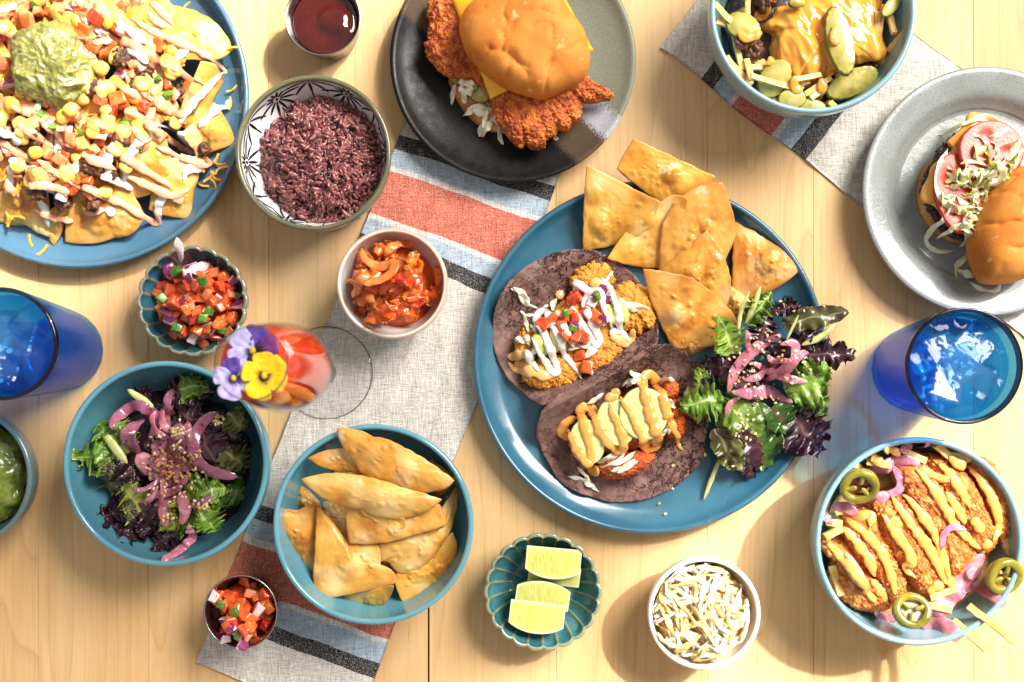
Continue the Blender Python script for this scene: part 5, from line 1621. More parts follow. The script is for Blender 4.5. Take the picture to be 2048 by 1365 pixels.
for k, (a, b, rx, ry, rt, h, sl, lb) in enumerate(pks):
    p = Zf([(a, b)])[0]
    slice_round('pickle_slice', p[0], p[1], rx * .93 / zc_, ry * .9 / zc_, rt, h + .004, PICK, .0042, sl, skin=.09, label=lb, cat='pickle', group=PKG, seed=20 + k, curl=-.002, wavy=.012)

drizzle('cheese_drip', [Zf(p) for p in [[(250, 330), (330, 400), (420, 380), (500, 320)], [(480, 60), (560, 90), (600, 40)], [(800, 780), (830, 860), (900, 900)], [(1090, 760), (1110, 880), (1160, 960), (1200, 980)], [(300, 30), (380, 60)], [(620, 560), (560, 640)], [(1180, 300), (1160, 420), (1190, 500)]]], .0034, NACHO,
        'thin orange cheese drips running between fries and pickles', 'sauce', h0=.056, seed=31, piece='cheese_streak')
# ================================================================== open cheeseburger
ox, oy, zc_ = 1820, 200, 3.412
Zb = lambda p: Z(p, ox, oy, zc_)
bx, by = W(1950, 390, 0)
bg_ = thing('cheeseburger', 'open cheeseburger with tomato and lettuce on the grey plate', 'burger', (bx, by, .0105))
V, F, r = mound(blob_out(1944, 385, 103, 103, 0, 120, .03, 2, .02), lambda X: np.full(len(X), .0105), .015, 20, .55, .7)
V = V + normals(V, F) * (.0012 * fbm(V, 90, 3, 6))[:, None]
mk('bottom_bun', V, F, BUNB, parent=bg_)
V, F = crumby(blob_out(1950, 372, 98, 108, 10, 120, .10, 4, .03), lambda X: np.full(len(X), .0245), .011, 8, .0036, n=300, rings=50, fine=2.)
mk('beef_patty', V, F, BEEFD, parent=bg_)
co = catm(WL(Zb([(430, 75), (560, 100), (640, 160), (700, 500), (600, 800), (330, 860), (180, 720), (100, 690), (90, 620), (140, 520), (170, 440), (300, 330), (270, 280), (330, 220), (380, 160)]), .038), 160, True)
V, F, r, X = sheet(co, lambda X, r: .0385 - .0035 * r ** 6 + .0012 * fbm(np.column_stack([X, 0 * r]), 70, 3), .0035, 26)
mk('melted_cheese', V, F, NACHO, parent=bg_)


def tomato_slice(cx, cy, rx, ry, rot, h, slope, seed):
    out = blob_out(cx, cy, rx, ry, rot, 96, .03, seed, h); c = out.mean(0)
    V, F, r, X = sheet(out, lambda X, r: h + (X[:, 0] - c[0]) * slope[0] + (X[:, 1] - c[1]) * slope[1] - .0012 * np.clip(np.sin(np.arctan2(X[:, 1] - c[1], X[:, 0] - c[0]) * 3 + seed) - .1, 0, 1) * np.exp(-((r - .5) / .2) ** 2), .005, 26)
    d = V[:, :2] - c; an = np.arctan2(d[:, 1], d[:, 0])
    sd = np.clip(np.sin(an * 3 + seed) * 2.2 - .3, 0, 1) * np.exp(-((r - .52) / .20) ** 4)
    return mk('tomato_slice', V, F, TSL, parent=bg_, attr={'skin': np.clip((r - .93) / .05, 0, 1), 'seed': sd})


TSL = M('tomato_slice_flesh', [(188, 62, 38), (204, 88, 60)], sc=90, rough=.34, sss=.4, coat=.12, bump=.0004, bsc=300, attr=[('seed', (204, 58, 26)), ('skin', (180, 40, 20))])
p = Zb([(330, 640)])[0]; tomato_slice(p[0], p[1], 158 / zc_, 280 / zc_, -12, .0425, (-.06, .0), 1.)
p = Zb([(560, 340)])[0]; tomato_slice(p[0], p[1], 225 / zc_, 205 / zc_, 0, .0475, (.0, -.05), 2.)
r_ = np.random.default_rng(9)
sh = [[(310, 300), (210, 440), (190, 560), (230, 680), (290, 740)], [(330, 160), (430, 130), (540, 95), (680, 130)], [(230, 620), (260, 700), (330, 760)], [(300, 700), (240, 850), (250, 950), (350, 990), (450, 985)], [(460, 1010), (380, 1080), (330, 1140), (320, 1220)], [(330, 1160), (420, 1190), (510, 1205)], [(400, 1240), (450, 1290), (540, 1310), (600, 1270), (590, 1230)],
      [(340, 440), (440, 420), (560, 470), (480, 500), (360, 470)], [(260, 560), (320, 520), (420, 480)], [(330, 640), (400, 710), (500, 690)], [(280, 910), (330, 860), (430, 850), (480, 840)], [(320, 760), (420, 740), (520, 760)], [(430, 650), (520, 620), (600, 560)], [(560, 420), (620, 470), (690, 500)], [(660, 420), (720, 330), (770, 260)], [(700, 480), (740, 380), (778, 330)],
      [(380, 880), (440, 920), (470, 960)], [(430, 400), (480, 340), (520, 300)], [(540, 250), (600, 240), (680, 180)], [(600, 400), (560, 520), (480, 600)], [(750, 100), (770, 160), (790, 200)]]
for k, p in enumerate(sh):
    strip('lettuce_shred', Zb(p), [.0022, .0030, .0038][k % 3], CABB if k % 3 == 0 else ICEB, .048 if k not in (4, 5, 6) else .015, parent=bg_, seed=k + 30, tw=.9, flat=.22, n=34)
for k in range(10):
    a = r_.uniform(0, 6.28); d = r_.uniform() ** .5
    cx, cy = 430 + 190 * d * math.cos(a) + r_.uniform(0, 120), 640 + 260 * d * math.sin(a)
    an = r_.uniform(0, 3.14); l = r_.uniform(40, 100)
    p = [(cx - l * math.cos(an), cy - l * math.sin(an)), (cx + r_.uniform(-25, 25), cy + r_.uniform(-25, 25)), (cx + l * math.cos(an), cy + l * math.sin(an))]
    strip('lettuce_shred', Zb(p), r_.uniform(.0018, .0042), ICEB if k % 4 else CABB, .05, parent=bg_, seed=k + 60, tw=1.2, flat=.2, n=20)
for k in range(34):
    a = r_.uniform(0, 6.28); d = r_.uniform() ** .5
    cx, cy = 440 + 210 * d * math.cos(a) + r_.uniform(0, 100), 620 + 290 * d * math.sin(a)
    a1 = r_.uniform(0, 6.28); bend = r_.uniform(-1.6, 1.6); l = r_.uniform(45, 85)
    p = [(cx, cy)]
    for s_ in range(4):
        p.append((p[-1][0] + l * .6 * math.cos(a1), p[-1][1] + l * .6 * math.sin(a1))); a1 += bend * .5
    strip('lettuce_shred', Zb(p), r_.uniform(.0012, .0026), [ICEB, CABB, ICEB, LYEL][k % 4], .05, parent=bg_, seed=k + 160, tw=1.4, flat=.16, n=26, taper=.3)
bo = WL(Zb([(465, 1000), (480, 860), (540, 700), (620, 570), (700, 490), (800, 430), (950, 420), (1060, 520), (1110, 700), (1090, 900), (1000, 1100), (860, 1200), (700, 1240), (560, 1225), (500, 1130)]), .055)
cre = [(Zb([(490, 840), (560, 820), (640, 850), (740, 840), (800, 830)]), 0, .0016, .0011), (Zb([(550, 660), (600, 610), (680, 600), (760, 650)]), 0, .0012, .0014), (Zb([(690, 985), (760, 1000), (820, 1000)]), 0, .0012, .0012), (Zb([(620, 560), (700, 560), (780, 500)]), 0, .0010, .0012)]
V, F = bunshape(bo, .033, .036, 12, cre, [(*Zb([(680, 1150)])[0], .005, .0014)])
mk('top_bun', V, F, BUN, parent=bg_)
# ================================================================== chips on the taco plate
TG = 'tortilla chips fanned on the taco plate'
tp = [
    ([(1470, 440, .017), (1530, 478, .016, 6), (1601, 541, .020, 2), (1545, 582, .014, 3), (1462, 606, .010)], 'blistered chip with its tip over the right plate rim'),
    ([(1268, 277, .040), (1430, 355, .034, 8), (1356, 430, .022), (1232, 340, .030)], 'dark brown chip resting highest over the plate edge'),
    ([(1458, 572, .016), (1505, 606, .016), (1482, 640, .012), (1440, 620, .012)], 'small chip corner peeking out above the salad'),
    ([(1340, 640, .014), (1420, 690, .012), (1384, 712, .010), (1350, 700, .010)], 'chip tip showing beneath the lowest chip'),
    ([(1173, 329, .040), (1319, 405, .030, 22), (1222, 492, .014, 2), (1166, 501, .014, 2)], 'large curved chip with many small blisters at the fan top'),
    ([(1340, 392, .034, 4), (1375, 400, .036), (1345, 535, .018), (1270, 533, .012, 2), (1214, 518, .014, 12)], 'twisted narrow chip with one smooth round bubble'),
    ([(1447, 362, .044), (1475, 462, .026, 2), (1440, 540, .024), (1318, 545, .020), (1326, 446, .030, 22)], 'wide smooth chip in the centre of the fan'),
    ([(1414, 461, .036), (1450, 520, .030, 8), (1457, 612, .018, 5), (1400, 610, .018), (1322, 540, .022, 2)], 'reddish brown triangular chip lying across the wide one'),
    ([(1286, 538, .028), (1385, 556, .034, 6), (1470, 632, .020, 16), (1447, 688, .014, 2), (1348, 701, .014, 2), (1312, 625, .022, 3)], 'big pale-centred chip leaning next to the first taco'),
]
for k, (cs, lb) in enumerate(tp):
    chip(cs, lb, TG, dome=.005, seed=20 + k, bub=4)


# ================================================================== tacos
def tortilla(parent, outline, upfn, seed):
    o = catm(WL(outline, .012), 220, True)
    n = len(o); c = o.mean(0)
    t = np.linspace(0, 2 * np.pi, n, endpoint=False)
    o = c + (o - c) * (1 + .018 * fbm(np.column_stack([np.cos(t) * 9, np.sin(t) * 9, np.full(n, seed)]), 1, 4, 2, gain=.7))[:, None]

    def cr(X):
        P = np.column_stack([X, np.full(len(X), seed)])
        P = P + .0016 * np.column_stack([pn(P * 300), pn(P * 300 + 7), 0 * P[:, 0]])
        a = worley(P * np.array([1, 1, .2]), 150, seed)
        n1 = np.abs(pn(P * np.array([120, 120, 1.]))); n2 = np.abs(pn(P * np.array([260, 260, 1.]) + 3))
        m = np.clip(.5 + 1.6 * pn(P * np.array([42, 42, 1.]) + 8), 0, 1)
        return np.clip(1 - n1 / .075, 0, 1) * m + .6 * np.clip(1 - n2 / .10, 0, 1) * m

    def zt(X, r):
        P = np.column_stack([X, np.full(len(X), seed)])
        return .0075 + upfn(X, r) + .0018 * fbm(P, 50, 3, seed) + .0005 * fbm(P, 300, 2, seed) - .0011 * np.clip(cr(X), 0, 1)
    V, F, r, X = sheet(o, zt, .0022, 56)
    cc = np.clip(cr(V[:, :2]), 0, 1) * .85
    mk('tortilla', V, F, TORT, parent=parent, attr={'crack': cc})


def sidez(p0, p1, width, H):
    """height rising towards the line p0-p1 (pixels), within width (m)"""
    a, b = W(*p0, .015), W(*p1, .015)
    d = (b - a) / np.linalg.norm(b - a); nrm = np.array([-d[1], d[0]])

    def f(X, r):
        s = (X - a) @ nrm
        return H * np.clip(1 - np.abs(s) / width, 0, 1) ** 1.6
    return f


def cup_(X, r, s): return .0060 * np.clip((r - .72) / .28, 0, 1) ** 2 * (.6 + .9 * pn(np.column_stack([X * 45, np.full(len(X), s)])))


taco1 = thing('fish_taco', 'purple tortilla taco with white crema zigzag and tomato', 'taco', (*W(1148, 655, 0), .0075))
up1 = sidez((985, 600), (1200, 490), .030, .016); up1b = sidez((1080, 812), (1312, 690), .022, .018)
tortilla(taco1, [(984, 665), (992, 615), (1015, 570), (1050, 535), (1100, 512), (1145, 502), (1200, 508), (1250, 533), (1287, 572), (1310, 622), (1312, 680), (1285, 705), (1200, 752), (1135, 790), (1082, 810), (1035, 778), (1006, 742), (990, 705)], lambda X, r: up1(X, r) + up1b(X, r) + cup_(X, r, 3.), 3.)
taco2 = thing('chicken_taco', 'purple tortilla taco with cucumber slices and orange drizzle', 'taco', (*W(1245, 850, 0), .0075))
up2 = sidez((1073, 830), (1330, 690), .026, .026)
tortilla(taco2, [(1072, 862), (1082, 822), (1118, 790), (1170, 760), (1220, 738), (1262, 713), (1300, 693), (1342, 693), (1382, 720), (1406, 770), (1413, 850), (1406, 908), (1382, 948), (1340, 980), (1290, 1000), (1230, 1006), (1172, 992), (1122, 966), (1096, 925), (1078, 893)], lambda X, r: up2(X, r) + cup_(X, r, 6.) + .006 * np.clip(r - .8, 0, 1) * 4 * (X[:, 0] > W(1380, 0)[0]), 6.)

Z1 = lambda p: Z(p, 980, 500, 4.137)
for k, (cx, cy, rx, ry, rt, H, z0) in enumerate([(1266, 616, 52, 50, 20, .013, .010), (1186, 558, 44, 34, -20, .013, .011), (1112, 744, 66, 36, -12, .013, .010), (1204, 696, 40, 48, 20, .013, .010), (1052, 688, 24, 34, 0, .011, .010), (1160, 650, 88, 54, -25, .014, .010)]):
    V, F = crumby(blob_out(cx, cy, rx, ry, rt, 60, .34, k + 1, .022), lambda X, z0=z0: np.full(len(X), z0), H, 30 + k, .0018, n=220, rings=46, fine=1.1)
    mk('fried_fish', V, F, FISH, parent=taco1)
r_ = np.random.default_rng(12)
cs = [[(170, 320), (230, 350), (290, 430), (400, 470)], [(190, 310), (280, 370), (330, 440)], [(250, 490), (300, 530), (380, 520)], [(280, 520), (300, 600), (320, 680)], [(200, 740), (250, 745), (300, 770)], [(330, 610), (360, 640), (380, 690)], [(1060, 390), (1130, 440), (1230, 460), (1330, 490)], [(1060, 440), (1140, 480), (1220, 500)], [(1030, 170), (990, 210), (960, 260)], [(690, 240), (760, 280), (820, 310)], [(730, 290), (710, 340), (690, 360)],
      [(440, 460), (510, 440), (530, 420)], [(640, 830), (740, 800), (850, 770)], [(720, 780), (800, 790), (900, 760)], [(790, 900), (820, 850), (900, 830)], [(300, 700), (320, 760), (330, 800)], [(560, 380), (530, 430), (520, 500)]]
for k, p in enumerate(cs):
    strip('cabbage_shred', Z1(p), [.0020, .0028, .0015][k % 3], CABB, .026, parent=taco1, seed=k, tw=.8, flat=.25)
for k in range(22):
    cx, cy = r_.uniform(300, 1100), 0
    cy = 760 - (cx - 300) * .42 + r_.uniform(-120, 120); an = r_.uniform(0, 3.14); l = r_.uniform(40, 90)
    strip('cabbage_shred', Z1([(cx - l * math.cos(an), cy - l * math.sin(an)), (cx + r_.uniform(-20, 20), cy), (cx + l * math.cos(an), cy + l * math.sin(an))]), r_.uniform(.0014, .0026), CABB, .028, parent=taco1, seed=k + 40, tw=1., flat=.25, n=16)
drizzle('peach', [Z1(p) for p in [[(140, 880), (220, 870), (300, 850), (330, 830)], [(150, 930), (230, 990), (350, 1010), (450, 1040), (560, 1040)], [(200, 920), (270, 940), (330, 960)], [(1000, 700), (1060, 740), (1130, 760), (1190, 700), (1190, 650)], [(820, 280), (880, 270), (930, 300)], [(560, 380), (600, 350), (630, 345)]]], .0036, PEACH, parent=taco1, h0=.028, piece='peach_sauce')
for k, (p, w) in enumerate([([(370, 690), (420, 790), (440, 900)], .0050), ([(440, 660), (500, 760), (540, 860)], .0060), ([(510, 640), (570, 740), (610, 840)], .0052), ([(1040, 430), (1090, 500), (1140, 600)], .0048), ([(960, 450), (1010, 540), (1060, 610)], .0050)]):
    w3 = Z1(p)
    o_ = strip('avocado_slice', w3, w, AVO, .030, parent=taco1, flat=.5, seed=k, taper=.5)
tmt = [dicemesh('tomato_dice', (.0105, .0095, .0075), TOM, 160 + k, jit=.2, bev=.25) for k in range(4)]
pile('tomato_dice', tmt, Z1([(450, 620), (530, 560), (590, 640), (650, 540), (680, 380), (700, 560), (720, 660), (760, 720), (700, 720), (860, 530), (910, 590), (750, 870), (800, 970), (780, 520), (620, 700), (700, 400)]), .0042, .032, None, None, None, tilt=.5, seed=4, parent=taco1, sc=(.6, .95))
pile('onion_piece', oni, Z1([(700, 630), (850, 430), (940, 570), (970, 400), (950, 320)]), .0034, .036, None, None, None, tilt=.4, seed=6, parent=taco1)
pile('herb_piece', grn, Z1([(630, 520), (890, 380), (690, 650)]), .0022, .037, None, None, None, seed=7, parent=taco1)
drizzle('crema', [Z1(p) for p in [[(305, 820), (335, 910), (375, 965), (410, 1000)], [(350, 720), (400, 830), (460, 920), (520, 1010), (570, 1000), (545, 920), (490, 800), (450, 680), (398, 590), (400, 520), (440, 475), (485, 500), (500, 590), (570, 720), (630, 870), (700, 960), (770, 1065)],
                                  [(558, 485), (600, 610), (650, 700), (705, 805)], [(640, 412), (700, 490), (780, 620), (850, 740), (890, 785), (915, 720), (850, 600), (790, 440), (830, 340), (890, 318), (930, 380), (960, 500), (1040, 655)], [(930, 220), (990, 290), (1040, 400), (1070, 530), (1100, 640), (1175, 755)], [(690, 250), (770, 295), (830, 340)], [(800, 890), (850, 830), (900, 790)], [(1000, 690), (1060, 660), (1120, 660)], [(280, 730), (330, 720)], [(820, 1020), (855, 985)]]],
        .0028, CREMA, parent=taco1, h0=.036, piece='crema_streak', seed=5)

Z2 = lambda p: Z(p, 1030, 660, 3.249)
for k, (cx, cy, rx, ry, rt) in enumerate([(720, 880, 190, 80, -15), (1040, 580, 90, 130, 10), (480, 700, 170, 110, -60), (760, 620, 300, 150, -28), (1010, 400, 60, 70, 0)]):
    p = Z2([(cx, cy)])[0]
    V, F = crumby(blob_out(p[0], p[1], rx / 3.249, ry / 3.249, rt, 60, .2, k + 11, .022), lambda X: np.full(len(X), .0095), .017, 50 + k, .0018, n=220, rings=46)
    mk('fried_chicken', V, F, CRUST2, parent=taco2)
cs = [[(350, 965), (430, 980), (500, 1020), (560, 1070)], [(470, 950), (480, 1000), (530, 1030)], [(410, 900), (450, 940), (490, 970)], [(580, 410), (530, 450), (470, 480)], [(740, 270), (790, 300), (840, 300)], [(700, 370), (740, 330), (830, 320)], [(960, 320), (1040, 325)], [(1000, 450), (1020, 490), (1040, 510)], [(560, 900), (650, 860), (720, 800)], [(600, 880), (700, 850), (790, 790)], [(620, 920), (720, 890), (800, 850)], [(860, 720), (900, 700), (990, 620)],
      [(940, 690), (980, 660), (1010, 640)], [(540, 870), (620, 830), (700, 790)], [(430, 520), (410, 540), (400, 520)], [(730, 380), (760, 340), (800, 340)], [(660, 930), (700, 900), (780, 840)], [(990, 600), (1000, 680)], [(800, 760), (880, 740), (950, 700)]]
for k, p in enumerate(cs):
    strip('cabbage_shred', Z2(p), [.0022, .0030, .0016][k % 3], CABB, .026, parent=taco2, seed=k + 90, tw=.8, flat=.25)
for k, (cx, cy, rx, ry, rt, h, sl) in enumerate([(470, 730, 115, 150, -10, .0305, (0., .05)), (660, 600, 130, 160, -15, .0320, (.02, .03)), (835, 545, 160, 175, -10, .0345, (.03, .02))]):
    p = Z2([(cx, cy)])[0]
    slice_round('cucumber_slice', p[0], p[1], rx / 3.249, ry / 3.249, rt, h, CUKE, .003, sl, skin=.05, parent=taco2, seed=k + 4, seeds=True)
drizzle('mayo', [Z2(p) for p in [[(410, 570), (340, 610), (315, 680), (350, 720)], [(350, 650), (400, 760), (460, 860), (520, 870)], [(500, 935), (470, 880), (500, 870), (490, 760), (445, 600), (440, 540), (470, 510), (510, 520), (545, 620), (600, 720), (660, 780), (710, 770), (700, 690), (650, 560), (615, 470)], [(615, 470), (620, 440), (680, 430)], [(680, 430), (740, 520), (800, 640), (850, 730), (880, 785), (950, 770), (930, 690), (880, 540), (845, 390), (850, 310), (890, 285), (930, 310), (955, 390), (980, 500), (1005, 570), (1050, 650), (1090, 730), (1130, 800)],
                                 [(490, 940), (560, 930)], [(640, 420), (700, 390)], [(420, 560), (440, 510), (480, 500)]]], .0038, ORNG, parent=taco2, h0=.038, piece='orange_mayo_streak', seed=8)

# ================================================================== side salad on the taco plate
Zl = lambda p: Z(p, 1280, 500, 2.676)
SG = 'salad leaves beside the tacos'
lv = [  # base, tip, half width px, material, heights, label, frill, jag
    ((560, 620), (420, 700), 52, LPURP, (.016, .020), 'deep purple lettuce leaf between taco and pink onions', .005, .35),
    ((600, 640), (300, 620), 40, LPURP, (.012, .014), 'dark purple frilly lettuce tucked beside the second taco', .006, .45),
    ((700, 640), (960, 420), 40, LPURP, (.020, .030), 'glossy dark purple leaf under the long bronze leaf', .005, .3),
    ((740, 560), (1150, 560), 44, LPURP, (.024, .034), 'dark leaf with frilled tip reaching past the plate rim', .006, .4),
    ((700, 330), (860, 300), 26, LPURP, (.016, .018), 'small crinkled dark leaf under the chip tip', .004, .5),
    ((760, 400), (1115, 330), 30, LMIX, (.030, .036), 'long bronze green leaf pointing over the right rim', .002, .1),
    ((620, 560), (680, 320), 40, LPURP, (.024, .030), 'upright burgundy lettuce leaf behind the onion strips', .005, .3),
    ((500, 560), (420, 360), 40, LGREEN, (.024, .034), 'curly green lettuce leaf overlapping the big chip', .006, .35),
    ((560, 400), (700, 230), 30, LGREEN, (.026, .036), 'light green frilly lettuce at the top of the salad', .005, .4),
    ((780, 760), (1010, 640), 60, LGREEN, (.024, .032), 'green oak lettuce leaf with deep lobes near the blue glass', .006, .45),
    ((820, 700), (980, 880), 46, LGREEN, (.022, .020), 'green frilly lettuce drooping over the right rim', .005, .35),
    ((800, 880), (960, 1080), 62, LPURP, (.022, .016), 'purple green lettuce leaf hanging at the lower rim', .006, .35),
    ((620, 760), (420, 960), 56, LGREEN, (.022, .016), 'soft green lettuce leaf under the onion tail', .004, .2),
    ((440, 800), (210, 830), 46, LGREEN, (.020, .026), 'pale curly lettuce tip touching the second taco', .006, .5),
    ((330, 700), (300, 640), 22, LGREEN, (.018, .024), 'thin green lettuce stalk beside the orange drizzle', .004, .3),
    ((570, 820), (680, 1170), 66, LDARK, (.026, .014), 'dark green chard leaf with red veins', .003, .08),
    ((700, 840), (790, 960), 44, LDARK, (.026, .022), 'dark green leaf half behind the red veined one', .003, .1),
    ((480, 830), (620, 1010), 48, LGREEN, (.024, .018), 'round green leaf sprinkled with sesame seeds', .003, .1),
    ((520, 960), (600, 1220), 40, LPURP, (.016, .010), 'dark bronze leaf lying flat on the plate', .004, .2),
    ((400, 960), (520, 1180), 36, LMIX, (.020, .010), 'curled bronze leaf with pale stem on the blue plate', .004, .1),
    ((500, 740), (640, 660), 56, LPURP, (.020, .024), 'purple leaf right beneath the pickled onions', .004, .3),
]
for k, (b_, t_, w_, m_, hh, lb, fr_, jg) in enumerate(lv):
    q0, q1 = Zl([b_, t_])
    leaf(q0, q1, w_ / 1.35, m_, (hh[0] + .006, hh[1] + .004), lb, 'leaf', SG, frill=fr_, jag=jg, seed=300 + k, lobes=6 if jg > .15 else 3, arch=.006)


def stalk(p, w, h, label, seed, group=SG):
    strip('leaf_stalk', p, w * .6, STEM, h[0], label=label, cat='stalk', group=group, flat=.6, zs=h, seed=seed, taper=.6)


stalk(Zl([(440, 1090), (390, 1230), (350, 1345)]), .0032, [.018, .012, .009], 'pale stem of the curled bronze leaf', 1)
stalk(Zl([(520, 480), (530, 350), (575, 225)]), .0028, [.036, .040, .042], 'pale green stalk standing by the top chips', 2)
stalk(Zl([(560, 400), (600, 300), (630, 200)]), .0036, [.036, .042, .044], 'pink tinged lettuce stalk beside the green stalk', 3)
stalk(Zl([(860, 510), (960, 470), (1045, 395)]), .0045, [.040, .040, .040], 'thick pale stalk below the long bronze leaf', 4)
stalk(Zl([(780, 490), (810, 420), (840, 350)]), .0020, [.042, .044, .046], 'thin yellow stalk above the pink onions', 5)
ON = [([(480, 770), (520, 640), (620, 530), (760, 450)], .0068, 'thick arched pink onion strip on the side salad'), ([(600, 600), (700, 640), (800, 690), (900, 705)], .0052, 'straight pink onion strip with sesame seeds'), ([(740, 510), (810, 500), (830, 540), (800, 620), (770, 690)], .0055, 'bent pink onion strip at the salad centre'), ([(690, 720), (760, 640), (850, 560), (905, 555)], .0052, 'broad pink onion piece pointing to the rim'),
      ([(490, 760), (600, 770), (720, 760), (830, 820)], .0075, 'wide pink onion strip along the salad base'), ([(470, 895), (485, 830), (540, 790)], .0030, 'thin curled onion tail over green lettuce'), ([(560, 700), (640, 680), (700, 640)], .0042, 'short pink onion strip under the arch'), ([(560, 430), (570, 500), (590, 550)], .0032, 'small onion strip near the green stalk'), ([(690, 560), (720, 590), (790, 600)], .0034, 'little pink onion curl under sesame seeds')]
for k, (p, w, lb) in enumerate(ON):
    strip('pickled_onion', Zl(p), w * .68, PKON, .040, label=lb, cat='onion', group='pickled onion strips beside the tacos', flat=.26, seed=k, taper=.62, arch=.002)
seedV = _ICO[2][0] * np.array([.0014, .0009, .0005]); seedV[:, 1] *= (1 + .3 * seedV[:, 0] / .0014)
sm = [me_new('sesame_seed', seedV, [_ICO[2][1]], m_) for m_ in (SEED, SEEDT, SEEDB)]
pile('sesame_seed', [sm[0], sm[0], sm[1]], Zl(inpoly(70, 690, 640, 220, 200, 3)) + Zl(inpoly(22, 570, 960, 60, 90, 5)) + Zl([(770, 270), (790, 285), (640, 430), (700, 440), (820, 330), (870, 330), (520, 1165), (380, 1105), (210, 1170)]) + [(1358, 985), (1329, 1017), (1342, 1037), (1330, 1016)], .0006, .04,
     'pale sesame seed sprinkled on the side salad and plate', 'seed', 'sesame seeds beside the tacos', tilt=.3, sink=.1, seed=5)

# ================================================================== katsu bowl
Zk = lambda p: Z(p, 1600, 840, 2.844)
V, F, r = mound(blob_out(1840, 1084, 176, 176, 0, 120, .06, 9, .03), lambda X: np.full(len(X), .014), .026, 26, .6, .8)
V = V + normals(V, F) * (.003 * fbm(V, 60, 3, 2))[:, None]
mk('fries_bed', V, F, POT, label='bed of fries and sauce beneath the sliced chicken', cat='fries', kind='stuff')
KG = 'fries in the fried chicken bowl'
fl = [((960, 1060), (1225, 1262), .064, .088), ((880, 1140), (1060, 1312), .060, .084), ((770, 145), (870, 235), .064, .060), ((380, 235), (520, 255), .060, .062), ((145, 665), (240, 615), .058, .060), ((470, 150), (570, 190), .058, .060), ((820, 190), (960, 230), .060, .062), ((1170, 700), (1200, 780), .056, .058), ((740, 1010), (880, 960), .058, .060), ((880, 260), (980, 200), .062, .062), ((150, 580), (240, 590), .056, .058), ((600, 180), (720, 230), .058, .06), ((700, 1050), (860, 1080), .055, .058), ((180, 830), (230, 1000), .050, .052), ((300, 250), (350, 290), .054, .054), ((1120, 620), (1190, 720), .054, .056), ((200, 520), (300, 500), .054, .055)]
for k, (a, b, h0, h1) in enumerate(fl):
    p, q_ = Zk([a, b]); fry(p, q_, 13, h0 - .006, h1 - .006, 'long thin fry hanging over the bowl rim' if k < 2 else 'golden fry poking out beside the sliced chicken', KG if k > 1 else 'fries hanging over the fried chicken bowl', 50 + k)
sl = [([(165, 740), (230, 705), (330, 730), (440, 900), (545, 1060), (500, 1100), (400, 1095), (300, 1040), (220, 960), (250, 850)], .036, 'breaded chicken end slice showing white meat', .028), ([(300, 640), (440, 560), (520, 690), (640, 950), (600, 1010), (540, 1020), (440, 880), (330, 740)], .040, 'second breaded chicken slice with two drizzle lines', .030), ([(470, 520), (560, 450), (640, 470), (780, 720), (900, 900), (860, 950), (740, 1000), (640, 870), (540, 760)], .042, 'middle breaded chicken slice of the fanned cutlet', .032),
      ([(600, 300), (700, 270), (800, 330), (900, 500), (1010, 700), (1000, 800), (900, 880), (780, 700), (650, 480)], .043, 'widest breaded chicken slice under pink onion curl', .033), ([(800, 240), (920, 280), (1040, 420), (1130, 620), (1120, 720), (1020, 760), (920, 560), (820, 380)], .043, 'breaded chicken slice next to the outermost one', .033), ([(1000, 240), (1120, 260), (1180, 330), (1210, 480), (1240, 620), (1180, 680), (1120, 560), (1060, 400)], .042, 'outermost breaded chicken slice against the right wall', .031)]
for k, (p, z0, lb, H) in enumerate(sl):
    q = WL(Zk(p), .062); q = q.mean(0) + (q - q.mean(0)) * 1.16
    V, F = crumby(q, lambda X, z0=z0: np.full(len(X), z0 - .006), H * .72, 70 + k, .0024, n=300, rings=60, e1=.6, e2=.6)
    if k == 0:
        ks = thing('chicken_slice', lb, 'chicken', (V[:, 0].mean(), V[:, 1].mean(), V[:, 2].min()), 'sliced breaded chicken in the right bowl')
        mk('crust', V, F, KATSU, parent=ks)
        V, F, r = mound(catm(WL(Zk([(275, 780), (320, 780), (400, 900), (420, 970), (390, 985), (330, 930), (295, 860)]), .066), 90, True), lambda X: np.full(len(X), .044), .0165, 20, .5, .7)
        mk('meat', V, F, MEAT, parent=ks)
    else:
        mk('chicken_slice', V, F, KATSU, label=lb, cat='chicken', group='sliced breaded chicken in the right bowl')
ON = [([(385, 490), (450, 350), (540, 260), (640, 235), (715, 262)], .0062, 'pink onion arch over the jalapeno ring'), ([(560, 270), (600, 340), (605, 400), (550, 435), (480, 430)], .0046, 'pink onion curl hooked under the arch'), ([(240, 430), (190, 480), (180, 560), (215, 605)], .0052, 'pink onion strip sliding down the left wall'), ([(220, 510), (290, 510), (360, 545)], .0058, 'flat pink onion beside the jalapeno ring'),
      ([(820, 745), (830, 660), (880, 615), (965, 630)], .0036, 'thin pink onion curl on the chicken'), ([(1075, 770), (1010, 870), (930, 990), (820, 1130), (690, 1212)], .0105, 'broad pink onion sheet along the lower right rim'), ([(960, 1000), (1060, 980), (1150, 1045), (1200, 1145)], .0048, 'pink onion strip curling past the long fry'), ([(760, 1220), (850, 1190), (940, 1270)], .0085, 'wide pale onion piece hanging at the bowl front'), ([(480, 1125), (560, 1170), (640, 1200)], .0050, 'pink onion beneath the front jalapeno'), ([(390, 500), (450, 470), (540, 440)], .0070, 'shiny pale onion under the curl'),
      ([(600, 190), (640, 160), (665, 145)], .0050, 'short reddish onion piece at the far wall'), ([(720, 125), (740, 160), (745, 200)], .0040, 'narrow red onion sliver at the back rim'), ([(980, 880), (1040, 900), (1090, 950)], .0070, 'folded pink onion beside the right jalapeno')]
